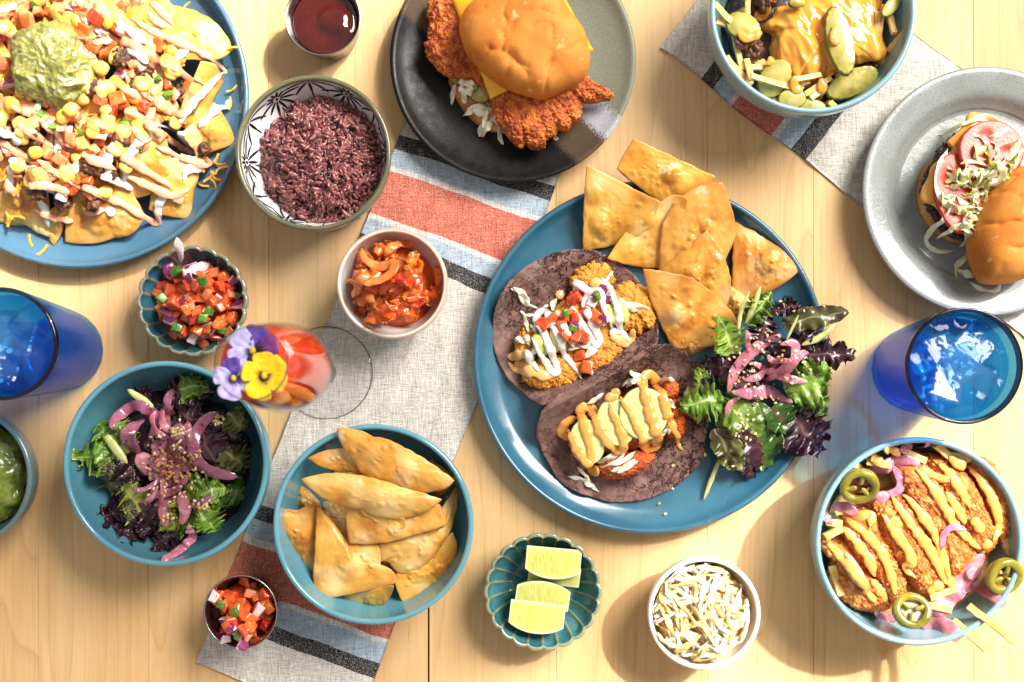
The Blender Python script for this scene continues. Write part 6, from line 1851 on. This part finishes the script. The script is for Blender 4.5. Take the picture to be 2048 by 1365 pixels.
drizzle('orange_mayo_drizzle', [Zk(p) for p in [[(690, 285), (760, 370), (850, 520), (900, 600), (1000, 700), (1060, 745)], [(560, 445), (650, 600), (760, 740), (830, 880), (870, 955)], [(625, 430), (720, 550), (800, 680), (860, 850), (900, 945)], [(290, 560), (380, 640), (490, 760), (550, 900), (580, 1015)], [(280, 620), (360, 720), (430, 820), (472, 915)], [(495, 545), (560, 640), (630, 740), (660, 820), (630, 850), (690, 915)], [(825, 245), (900, 350), (955, 440), (985, 510)], [(855, 410), (920, 520), (965, 600)],
                                         [(1000, 265), (1090, 390), (1140, 500), (1165, 620), (1130, 700)], [(185, 690), (260, 790), (360, 920), (480, 1065)], [(450, 930), (510, 1000), (545, 1065)], [(880, 210), (940, 260), (1010, 280)], [(290, 560), (370, 570), (440, 560), (430, 620)], [(870, 950), (930, 930)], [(700, 280), (780, 320), (870, 350)], [(480, 170), (560, 180), (600, 210)], [(430, 210), (500, 260)], [(1060, 740), (1120, 700)], [(1000, 560), (1060, 650)], [(540, 560), (600, 620)], [(760, 1000), (850, 940)]]],
        .0034, ORNG, 'orange mayo zigzag drizzled over the sliced chicken', 'sauce', h0=.068, seed=12)
for k, (p, w, lb) in enumerate(ON):
    strip('pickled_onion', Zk(p), w * .75, PKON, .066, label=lb, cat='onion', group='pickled onions in the fried chicken bowl', flat=.17, seed=k + 20, taper=.4)


def jalapeno(px, py, r, rot, h, slope, mats, label, seed):
    w = W(px, py, h); R = r / S * (D - h) / D
    o = thing('jalapeno_ring', label, 'jalapeno', (w[0], w[1], h - .006))
    n = 72; t = np.linspace(0, 2 * np.pi, n, endpoint=False)
    ln_ = .0075
    prof = []
    for (rr, zz) in [(.60, 0), (.94, 0), (1.0, .0014), (1.0, ln_ - .0014), (.94, ln_), (.68, ln_), (.60, ln_ - .0014)]:
        prof.append((R * rr, zz))
    prof.append(prof[0])

    def mod(Rr, Zz, T, I):
        inner = (I == 0) | (I >= 5)
        return np.where(inner, Rr * (1 - .12 * np.abs(np.sin(T * 1.5 + seed)) ** 4), Rr) * (1 + .03 * np.sin(2 * T + seed)), Zz
    V, F = lathe(prof, n, 0, 0, 0, mod)
    # membranes, core and seeds in the middle
    parts = []
    for a in range(3):
        an = a * 2.094 + seed
        P = np.column_stack([np.linspace(.1, .75, 8) * R * math.cos(an), np.linspace(.1, .75, 8) * R * math.sin(an), np.full(8, ln_ * .72)])
        parts.append(tube(P, np.full(8, R * .15), 8, .8))
    V2, F2 = join(parts)
    th_ = np.linspace(0, 2 * np.pi, 40, endpoint=False)
    V3, F3, _r, _x = sheet(np.stack([R * .74 * np.cos(th_), R * .74 * np.sin(th_)], 1), lambda X, r: np.full(len(X), ln_ * .42), .002, 6)
    Mx = np.array((Euler((slope[0], slope[1], rot)).to_matrix()))
    tr = lambda V: V @ Mx.T + np.array([w[0], w[1], h - .006])
    mk('ring_flesh', tr(V), [F], JAL, parent=o); mk('membrane', tr(V2), F2, JAL, parent=o); mk('core', tr(V3), F3, mats, parent=o)
    rr_ = np.random.default_rng(int(seed * 10))
    for k in range(4):
        Vs = _ICO[2][0] * np.array([.0015, .0013, .0006]) + np.array([rr_.uniform(-.45, .45) * R, rr_.uniform(-.45, .45) * R, ln_ * .62])
        mk('chilli_seed', tr(Vs), [_ICO[2][1]], JALS, parent=o)


p = Zk([(350, 365)])[0]; jalapeno(p[0], p[1], 38, .3, .068, (.35, -.35), JALR, 'pickled jalapeno ring with red core under the onion arch', 1.)
p = Zk([(1165, 885)])[0]; jalapeno(p[0], p[1], 38, 1.2, .066, (.2, -.2), M('brown_core', [(120, 70, 24), (150, 96, 40)], rough=.2, coat=.4), 'olive jalapeno ring with brown core by the right wall', 2.3)
p = Zk([(645, 1100)])[0]; jalapeno(p[0], p[1], 37, .8, .066, (-.3, .2), M('pale_core', [(176, 168, 146), (196, 188, 170)], rough=.2, coat=.4), 'jalapeno slice with pale centre at the bowl front', 3.7)

# ================================================================== shredded cheese cup
q = np.random.default_rng(31)
V, F, r = mound(blob_out(1405, 1230, 96, 98, 0, 80, .04, 3, .03), lambda X: np.full(len(X), .018), .025, 20, .7, .8)
V = V + normals(V, F) * (.002 * fbm(V, 90, 3, 5))[:, None]
mk('cheese_heap', V, F, CHEDL, label='packed shredded cheese filling the white cup', cat='cheese', kind='stuff')
for k, (px, py) in enumerate(inpoly(235, 1405, 1228, 93, 97, 32, .55)):
    m_ = MOZZ if q.uniform() < .62 else CHEDL
    an = q.uniform(0, 3.14); l = q.uniform(14, 48); bd = q.uniform(-4, 4)
    p = [(px - l * math.cos(an), py - l * math.sin(an)), (px + bd, py + bd), (px + l * math.cos(an), py + l * math.sin(an))]
    p = [(1405 + (a - 1405) * min(1, 97 / max(1, math.hypot(a - 1405, b - 1228))), 1228 + (b - 1228) * min(1, 97 / max(1, math.hypot(a - 1405, b - 1228)))) for a, b in p]
    strip('cheese_shred', p, q.uniform(.0012, .0021), m_, .047, label='white cheese shred in the heaped white cup' if m_ is MOZZ else 'orange cheese shred in the heaped white cup', cat='cheese', group='white shreds in the cheese cup' if m_ is MOZZ else 'orange shreds in the cheese cup', flat=.3, taper=.25, n=12, tw=.9, seed=k)


# ================================================================== lime wedges
def lime(px, py, L, Rr, rot, z, tilt, label, seed):
    """wedge cut from a lime: rind arc plus two flat pulp faces; ends trimmed"""
    w = W(px, py, z)
    nx_, na = 26, 14; half = .80
    xs = np.linspace(-half, half, nx_); rho = np.sqrt(1 - xs ** 2 * .72)
    ph = np.linspace(-math.radians(38), math.radians(38), na)
    V = []; pith = []; idx = {}
    rind = np.array([[(x_ * L, -r * Rr * math.cos(a), r * Rr * math.sin(a)) for a in ph] for x_, r in zip(xs, rho)])
    parts = []
    Vr = rind.reshape(-1, 3)
    i = np.arange(nx_ - 1)[:, None]; j = np.arange(na - 1)[None]
    Fr = np.stack([i * na + j, i * na + j + 1, (i + 1) * na + j + 1, (i + 1) * na + j], -1).reshape(-1, 4)
    nf = 12; qf = np.linspace(0, 1, nf)
    Vf = []; Pf = []; Ff = []; o = 0
    for e in (0, na - 1):
        g = rind[:, e][:, None, :] * np.stack([np.ones(nf), qf, qf], 1)[None]
        bulge = .0006 * np.sin(np.pi * qf)[None, :] * (1 + .5 * pn(np.column_stack([np.repeat(xs, nf) * 9, np.tile(qf, nx_) * 2, np.full(nx_ * nf, seed + e)])).reshape(nx_, nf))
        nrm = np.array([0, math.sin(ph[e]) * 1., math.cos(ph[e])]) if e else np.array([0, math.sin(-ph[e]) * 1., -math.cos(ph[e])])
        g = g + bulge[..., None] * nrm
        Vf.append(g.reshape(-1, 3)); Pf.append((np.clip((np.abs(qf - .5) * 2 - .80) / .14, 0, 1)[None, :] + np.clip((np.abs(xs) / half - .95) / .04, 0, 1)[:, None]).clip(0, 1).ravel())
        i = np.arange(nx_ - 1)[:, None]; j = np.arange(nf - 1)[None]
        Ff.append(np.stack([i * nf + j, i * nf + j + 1, (i + 1) * nf + j + 1, (i + 1) * nf + j], -1).reshape(-1, 4) + o); o += nx_ * nf
    for e in (0, nx_ - 1):
        Vf.append(np.concatenate([rind[e], [[xs[e] * L, 0, 0]]])); Pf.append(np.ones(na + 1) * .5)
        Ff.append(np.array([[o + k, o + k + 1, o + na, o + na] for k in range(na - 1)])); o += na + 1
    Vf = np.concatenate(Vf); Pf = np.concatenate(Pf)
    quads = np.concatenate(Ff[:2]); tris = np.concatenate(Ff[2:])[:, :3]
    # lie with one cut face up
    Mx = np.array((Matrix.Rotation(rot, 3, 'Z') @ Matrix.Rotation(math.radians(38) + tilt, 3, 'X')))
    T = lambda A: A @ Mx.T + np.array([w[0], w[1], z])
    o_ = thing('lime_wedge', label, 'lime', (w[0], w[1], z - .006), 'lime wedges in the green bowl')
    mk('lime_rind', T(Vr), [Fr], LIMER, parent=o_); mk('lime_pulp', T(Vf), [quads, tris], LIMEP, parent=o_, attr={'pith': Pf})


lime(1106, 1170, .0250, .0210, math.pi - .12, .0250, -.25, 'lime wedge half hidden below the topmost one', 2)
lime(1109, 1096, .0265, .0240, -.09, .0330, -.06, 'topmost lime wedge with its cut face turned up', 1)
lime(1082, 1217, .0260, .0215, math.pi - .14, .0300, -.12, 'lime wedge pressed back to back with its neighbour', 3)
lime(1077, 1205, .0265, .0240, -.12, .0310, -.10, 'large lime wedge resting against the front bowl wall', 4)

# ================================================================== bowl of tortilla chips
Zc = lambda p: [(520 + a[0] / 3.033, 820 + a[1] / 3.033) + tuple(a[2:]) for a in p]
BG_ = 'tortilla chips in the teal bowl'
bc = [
    ([(180, 600, .030), (250, 455, .034), (360, 560, .034), (340, 640, .026)], 'shaded chip deep at the left of the chip bowl', .003),
    ([(380, 560, .030), (520, 540, .030), (520, 800, .028), (400, 760, .026)], 'chip in shadow at the centre of the chip bowl', .003),
    ([(1040, 300, .040), (1180, 420, .044), (1100, 520, .030), (960, 420, .026)], 'dark chip tucked at the far side of the chip bowl', .002),
    ([(108, 740, .040, 8), (130, 900, .038, 6), (322, 1062, .026, 2), (330, 990, .030), (180, 760, .036)], 'curled chip edge along the left bowl wall', .002),
    ([(715, 1250, .028), (860, 1140, .036), (740, 1268, .024), (700, 1200, .022)], 'narrow dark chip at the front of the bowl', .001),
    ([(470, 1130, .036), (820, 1058, .050, 2), (760, 1180, .040, 6), (690, 1255, .028, 8), (580, 1270, .026, 8), (520, 1205, .028, 4)], 'rounded chip curling down at the bowl front', .006),
    ([(870, 1172, .036), (818, 1050, .042), (830, 985, .042), (1100, 830, .044), (1168, 740, .044, 12), (1150, 960, .036, 12), (1040, 1090, .034, 6)], 'large round-edged chip on the right of the pile', .004),
    ([(105, 612, .056), (230, 612, .052, 3), (342, 568, .050), (332, 1005, .036), (245, 955, .036, 6), (170, 830, .046, 2)], 'pale chip draped over the left bowl rim', .005),
    ([(712, 815, .050), (1130, 700, .052), (1190, 460, .046, 4), (1180, 640, .044, 6), (1095, 825, .044, 8), (900, 995, .042, 8), (800, 955, .046, -6), (725, 930, .048)], 'broad chip with a bitten edge on the right', .004),
    ([(345, 575, .054), (510, 775, .050), (720, 815, .052), (730, 940, .052), (820, 1000, .052), (812, 1060, .050), (455, 1138, .044, 3), (325, 1132, .044), (335, 800, .052, 1)], 'big folded chip with a large smooth bubble', .007),
    ([(515, 565, .058), (700, 600, .060), (1085, 575, .060), (1132, 697, .058, 2), (930, 760, .056), (720, 812, .056, 2), (540, 812, .056)], 'brown rectangular chip across the pile middle', .003),
    ([(600, 590, .062), (780, 640, .064), (880, 655, .064), (872, 732, .060, 2), (720, 690, .060, 5)], 'small pointed chip sticking out under the crescent', .002),
    ([(285, 295, .062, 4), (500, 232, .066), (640, 300, .064), (745, 468, .062), (560, 380, .060, 8)], 'slim curved chip behind the two crescents', .003),
    ([(243, 420, .070, 6), (560, 392, .074, 4), (860, 470, .074), (1102, 545, .068, 4), (960, 640, .064, 12), (620, 600, .064, 14)], 'lower folded crescent chip on top of the pile', .010),
    ([(463, 113, .074, 6), (690, 165, .080, 4), (880, 230, .080, 3), (1178, 430, .072, 6), (1060, 492, .068, 8), (820, 490, .068, 14), (560, 300, .070, 6)], 'upper folded crescent chip on top of the pile', .011),
]
V, F, r = mound(blob_out(746, 1050, 150, 150, 0, 60, .1, 2, .02), lambda X: np.full(len(X), .012), .012, 16)
for k, (cs, lb, dm) in enumerate(bc):
    chip([(c[0], c[1], c[2] - .004) + tuple(c[3:]) for c in Zc(cs)], lb, BG_, dome=dm, seed=500 + k, bub=2)
for k in range(6):
    a = k * 1.05; cx, cy = 746 + 90 * math.cos(a), 1050 + 90 * math.sin(a)
    chip([(cx + 60 * math.cos(a + j * 2.1), cy + 60 * math.sin(a + j * 2.1), .018 + .004 * (k % 2), 6) for j in range(3)], 'chip at the bottom of the teal chip bowl', BG_, seed=560 + k)

# ================================================================== salad bowl
Zs_ = lambda p: Z(p, 100, 700, 3.033)
x, y, R, h = BOWLS['salad']
V, F, r = mound(blob_out(345, 935, 150, 150, 0, 90, .12, 5, .02), lambda X: np.full(len(X), .010), .020, 24, .7, .8)
V = V + normals(V, F) * (.005 * fbm(V, 60, 3, 7))[:, None]
mk('salad_bed', V, F, LPURP, label='tangle of dark leaves at the bottom of the salad', cat='salad', kind='stuff')
LG = 'leaves in the teal salad bowl'
lv = [
    ((700, 260), (1000, 250), 44, LPURP, (.034, .040), 'shaded dark leaf at the back of the salad bowl', .005, .3), ((800, 240), (960, 220), 36, LGREEN, (.036, .044), 'shaded green frilly leaf at the back wall', .006, .4), ((900, 420), (780, 380), 52, LPURP, (.040, .046), 'glossy dark purple leaf behind the onions', .005, .25),
    ((1000, 420), (1180, 560), 60, LPURP, (.036, .036), 'dark purple leaf on the shaded right wall', .005, .3), ((920, 500), (1060, 780), 66, LPURP, (.044, .040), 'large wrinkled purple leaf right of the onions', .004, .2), ((1080, 600), (1200, 720), 50, LMIX, (.036, .034), 'shaded bronze leaf at the right of the bowl', .005, .3), ((1100, 380), (1180, 480), 40, LMIX, (.038, .042), 'thin bronze leaf near the wine glass side', .004, .3),
    ((480, 620), (300, 440), 66, LGREEN, (.042, .052), 'bright green frilled leaf at the left of the salad', .007, .45), ((460, 660), (160, 640), 50, LGREEN, (.042, .052), 'light green oak leaf touching the left wall', .006, .5), ((430, 520), (450, 430), 30, LGREEN, (.044, .052), 'small green frill beside the onion loop', .005, .4),
    ((460, 690), (360, 860), 56, LMIX, (.038, .036), 'grey green leaf with purple tip below the oak leaf', .004, .2), ((540, 720), (400, 800), 50, LPURP, (.034, .036), 'purple leaf hidden under the grey green one', .005, .3), ((640, 1000), (440, 830), 54, LYEL, (.042, .048), 'yellow green lobed leaf below the onions', .006, .4), ((560, 960), (470, 970), 34, LMIX, (.036, .038), 'small bronze frill under the yellow leaf', .005, .4),
    ((600, 950), (330, 1010), 60, LPURP, (.028, .034), 'black purple frilly leaf at the lower left', .007, .5), ((600, 1000), (440, 1120), 56, LPURP, (.028, .032), 'dark curly leaf at the bottom of the bowl', .007, .5), ((760, 900), (560, 1100), 50, LPURP, (.034, .032), 'dark leaf under the hanging onion strips', .005, .3), ((860, 1040), (640, 1190), 46, LPURP, (.030, .038), 'pointed plum leaf at the front wall', .004, .25),
    ((850, 900), (1060, 830), 60, LGREEN, (.044, .048), 'green arugula leaf on the right side', .005, .4), ((860, 960), (1000, 1000), 50, LGREEN, (.042, .046), 'lobed green leaf below the arugula', .005, .5), ((940, 980), (1020, 1100), 44, LGREEN, (.042, .044), 'bright green leaf tip at the lower right', .004, .45), ((880, 1060), (820, 1000), 36, LGREEN, (.040, .046), 'small green leaf at the onion tail', .005, .4), ((800, 850), (880, 920), 44, LYEL, (.042, .048), 'oily yellow green leaf under sesame seeds', .005, .35), ((700, 1000), (800, 1070), 36, LYEL, (.040, .044), 'small yellow leaf between hanging onion strips', .004, .3),
    ((1080, 840), (1180, 900), 50, LDARK, (.032, .034), 'shaded dark green leaf low at the right', .004, .2), ((620, 300), (500, 260), 30, LPURP, (.036, .044), 'dark leaf edge near the back left wall', .005, .3),
]
for k, (b_, t_, w_, m_, hh, lb, fr_, jg) in enumerate(lv):
    q0, q1 = Zs_([b_, t_])
    leaf(q0, q1, w_ / 1.6, m_, (hh[0] - .004, hh[1] - .004), lb, 'leaf', LG, frill=fr_, jag=jg, seed=700 + k, lobes=6 if jg > .2 else 4, arch=.006)
stalk(Zs_([(475, 240), (540, 290), (630, 350)]), .0050, [.048, .046, .046], 'pale green stalk near the back left of the salad bowl', 11, LG)
stalk(Zs_([(325, 495), (390, 580), (475, 690)]), .0060, [.050, .050, .050], 'thick pale stalk across the frilled green leaf', 12, LG)
ON = [([(390, 490), (395, 410), (460, 345), (550, 345), (600, 420), (570, 500), (530, 560)], .0068, 'hooked mauve onion loop at the upper left', 1), ([(515, 410), (470, 540), (480, 650)], .0085, 'wide mauve onion slice standing below the loop', 1), ([(700, 320), (640, 410), (660, 540), (740, 610), (820, 640)], .0085, 'tall pink onion slice crusted with sesame', 0), ([(985, 375), (890, 440), (845, 560), (870, 670), (960, 745), (1120, 780)], .0085, 'long mauve onion curve on the right', 1),
      ([(480, 640), (540, 700), (650, 750), (780, 750)], .0135, 'broad bright pink onion sheet at the centre', 0), ([(560, 560), (650, 630), (760, 690), (820, 740)], .0120, 'pink onion sheet under dense sesame seeds', 0), ([(550, 760), (670, 815), (790, 800), (840, 760)], .0070, 'pink onion strip curving below the sheet', 0), ([(720, 860), (665, 960), (680, 1080)], .0070, 'hanging pink onion strip on the left', 0), ([(770, 860), (810, 960), (780, 1065)], .0075, 'hanging pink onion strip on the right', 0), ([(850, 1060), (820, 1160), (770, 1220), (700, 1272)], .0058, 'long onion tail reaching over the front rim', 0), ([(580, 820), (650, 880), (800, 830)], .0058, 'rosy onion strip crossing the centre', 0), ([(740, 450), (800, 500), (840, 540)], .0075, 'pink onion edge behind the sesame cluster', 0), ([(840, 950), (900, 940), (980, 890)], .0050, 'dark onion strip with sesame rows', 1)]
for k, (p, w, lb, mm) in enumerate(ON):
    strip('pickled_onion', Zs_(p), w * .62, PKON2 if mm else PKON, .054, label=lb, cat='onion', group='pickled onions in the salad bowl', flat=.2, seed=k + 60, taper=.35, arch=.003, tw=.35)
rs_ = np.random.default_rng(58)
for k in range(14):
    cx, cy = 690 + rs_.uniform(-170, 170), 640 + rs_.uniform(-240, 240)
    a1 = rs_.uniform(0, 6.28); bend = rs_.choice([-1, 1]) * rs_.uniform(.25, .6); l = rs_.uniform(40, 62); p = [(cx, cy)]
    for s_ in range(4):
        p.append((p[-1][0] + l * math.cos(a1), p[-1][1] + l * math.sin(a1))); a1 += bend
    strip('pickled_onion', Zs_(p), rs_.uniform(.0018, .0036), PKON2 if k % 2 else PKON, .056, label='thin curled onion strip tangled in the salad bowl pile', cat='onion', group='thin pickled onions in the salad bowl', flat=.25, seed=k + 160, taper=.3, arch=.004, tw=.5)
sp = Zs_(inpoly(110, 720, 680, 210, 260, 41, .7)) + Zs_(inpoly(22, 980, 430, 40, 30, 42)) + Zs_(inpoly(20, 750, 500, 60, 40, 43)) + Zs_(inpoly(16, 900, 940, 80, 30, 44)) + Zs_(inpoly(12, 700, 1030, 50, 30, 45))
pile('sesame_seed', [sm[0]], [s_ for k_, s_ in enumerate(sp) if k_ % 3 < 2], .0006, .056, 'white sesame seed on the salad bowl onions', 'seed', 'white sesame seeds in the salad bowl', tilt=.3, sink=.1, seed=6, sc=(.9, 1.15))
pile('sesame_seed', [sm[1]], sp[2::3] + Zs_(inpoly(50, 760, 700, 120, 110, 46)), .0006, .056, 'toasted brown sesame seed on the salad bowl onions', 'seed', 'toasted sesame seeds in the salad bowl', tilt=.3, sink=.1, seed=7, sc=(.9, 1.15))
pile('sesame_seed', [sm[2]], Zs_([(550, 570), (545, 620), (630, 580), (545, 710), (615, 755), (720, 610), (885, 460), (885, 725), (685, 495), (680, 705), (600, 530), (780, 780), (800, 840), (530, 600), (460, 555)]), .0006, .056, 'black sesame seed on the salad bowl onions', 'seed', 'black sesame seeds in the salad bowl', tilt=.3, sink=.1, seed=8)

# ================================================================== green salsa
V, F, r = mound(blob_out(-70, 955, 118, 112, 0, 140, .05, 6, .03), lambda X: np.full(len(X), .014), .020, 50, .6, .7)
V = V + normals(V, F) * (.0040 * fbm(V, 55, 3, 2) + .002 * fbm(V, 140, 2, 5))[:, None]
mk('green_salsa', V, F, GSALSA, label='chunky green salsa in the small dark teal bowl', cat='salsa')

# ================================================================== tomato salsa in two cups
V, F, r = mound(blob_out(390, 608, 84, 84, 0, 80, .06, 3, .02), lambda X: np.full(len(X), .008), .016, 18, .8, .8)
mk('tomato_salsa', V, F, TOM, label='juicy tomato salsa base in the scalloped blue bowl', cat='salsa', kind='stuff')
onb = [dicemesh('onion_piece', (.0100, .0078, .0026), [ONI, ONP], 170 + k, k % 2 == 0, jit=.22) for k in range(4)]
tm2 = [dicemesh('tomato_dice', (.0095, .0085, .0075), TOM, 180 + k, jit=.3, bev=.3) for k in range(5)] + [dicemesh('tomato_dice', (.0125, .0080, .0070), TOM, 190 + k, jit=.3, bev=.3) for k in range(3)] + [dicemesh('tomato_dice', (.0085, .0080, .0070), TOMP, 195, jit=.2)]
gr2 = [dicemesh('chilli_dice', (.0070, .0062, .0040), GRN, 200 + k) for k in range(3)]
pile('tomato_dice', tm2, inpoly(120, 388, 606, 80, 80, 50, .6), .0038, .032, 'orange red tomato dice in the scalloped blue bowl', 'tomato', 'tomato dice in the scalloped bowl', tilt=.6, seed=21, sc=(.6, 1.0))
pile('onion_piece', onb, [(333, 535), (382, 540), (390, 560), (460, 560), (375, 605), (420, 655), (345, 640), (440, 600), (385, 675), (400, 530), (340, 620), (470, 605)], .0040, .036, 'red onion piece in the scalloped blue bowl', 'onion', 'onion pieces in the scalloped bowl', tilt=.6, seed=22, sc=(.6, 1.1))
for k, (p, lb) in enumerate([([(362, 478), (363, 500), (360, 525)], 'tall purple tipped onion sliver standing in the salsa'), ([(335, 520), (328, 540), (345, 556)], 'purple skinned onion wedge at the salsa edge'), ([(408, 522), (388, 540), (368, 555)], 'long onion slice with purple skin across the salsa')]):
    strip('onion_sliver', p, .0036 if k == 0 else .0046, ONP if k == 1 else ONI, .040, label=lb, cat='onion', flat=.28, zs=[.050, .044, .036] if k == 0 else None, taper=.8, tw=.5)
pile('tomato_dice', tm2, inpoly(16, 395, 610, 66, 64, 53, .6), .0045, .038, 'orange red tomato dice in the scalloped blue bowl', 'tomato', 'tomato dice in the scalloped bowl', tilt=.6, seed=24, sc=(.6, .95))
pile('chilli_dice', gr2, [(340, 602), (360, 658), (423, 624), (436, 660), (418, 568), (355, 545), (463, 588), (412, 638)], .0030, .038, 'green chilli dice in the scalloped blue bowl', 'chilli', 'chilli dice in the scalloped bowl', tilt=.5, seed=23)
V, F, r = mound(blob_out(486, 1222, 56, 56, 0, 60, .05, 3, .02), lambda X: np.full(len(X), .010), .012, 16, .8, .8)
mk('tomato_salsa', V, F, TOM, label='juicy tomato salsa base in the steel cup', cat='salsa', kind='stuff')
pile('tomato_dice', tm2, inpoly(52, 486, 1218, 55, 54, 60, .6), .0042, .030, 'red tomato dice in the steel salsa cup', 'tomato', 'tomato dice in the steel cup', tilt=.6, seed=31, sc=(.65, 1.0))
pile('onion_piece', onb, [(433, 1190), (455, 1248), (470, 1252), (522, 1218), (455, 1275), (500, 1278), (440, 1215), (480, 1240)], .0038, .034, 'red onion piece in the steel salsa cup', 'onion', 'onion pieces in the steel cup', tilt=.6, seed=32, sc=(.7, 1.1))
pile('chilli_dice', gr2, [(478, 1268), (447, 1205), (482, 1215), (515, 1180), (490, 1262)], .0030, .034, 'green chilli piece in the steel salsa cup', 'chilli', 'chilli pieces in the steel cup', tilt=.5, seed=33)

# ================================================================== kimchi
V, F, r = mound(blob_out(790, 572, 84, 84, 0, 80, .06, 3, .02), lambda X: np.full(len(X), .014), .018, 18, .8, .8)
V = V + normals(V, F) * (.003 * fbm(V, 80, 3, 5))[:, None]
mk('kimchi_base', V, F, KIM, label='packed red kimchi at the bottom of the white cup', cat='kimchi', kind='stuff')
q = np.random.default_rng(77)
for k, (px, py) in enumerate(inpoly(52, 790, 572, 76, 78, 78, .6)):
    an = q.uniform(0, 6.28); l = q.uniform(16, 34)
    leaf((px - l * math.cos(an), py - l * math.sin(an)), (px + l * math.cos(an), py + l * math.sin(an)), q.uniform(9, 17), KIM if q.uniform() < .75 else KIMP, (HF.mean(*W(px, py, .035), .006) + .0010,) * 2, 'spicy red cabbage piece in the white kimchi cup', 'kimchi', 'kimchi pieces in the white cup',
         frill=.0032, jag=.25, seed=900 + k, name='kimchi_piece', arch=q.uniform(.002, .006), curl=q.uniform(-.6, .6), nu=22, nv=13, lobes=3)
Zq = lambda p: Z(p, 400, 440, 3.25)
for k, (p, w, lb) in enumerate([([(1055, 185), (1080, 260), (1180, 320), (1280, 310), (1260, 380), (1150, 430), (1090, 440)], .0058, 'large curled pale cabbage rib on top of the kimchi'), ([(980, 500), (1050, 440), (1130, 370)], .0052, 'straight pale cabbage rib at the kimchi left'), ([(1530, 290), (1550, 370), (1540, 430)], .0048, 'orange cabbage rib by the right cup wall'), ([(1130, 140), (1150, 190), (1180, 230)], .0055, 'short upright cabbage rib near the cup back'), ([(1200, 240), (1280, 160), (1380, 140)], .0050, 'pale cabbage strip leaning on the back wall'), ([(1030, 560), (1100, 500), (1140, 560)], .0055, 'folded cabbage rib at the lower left')]):
    strip('kimchi_rib', Zq(p), w * .7, KIMP, .044, label=lb, cat='kimchi', group='pale ribs on the kimchi', flat=.32, seed=k, taper=.4, arch=.003, tw=.5)
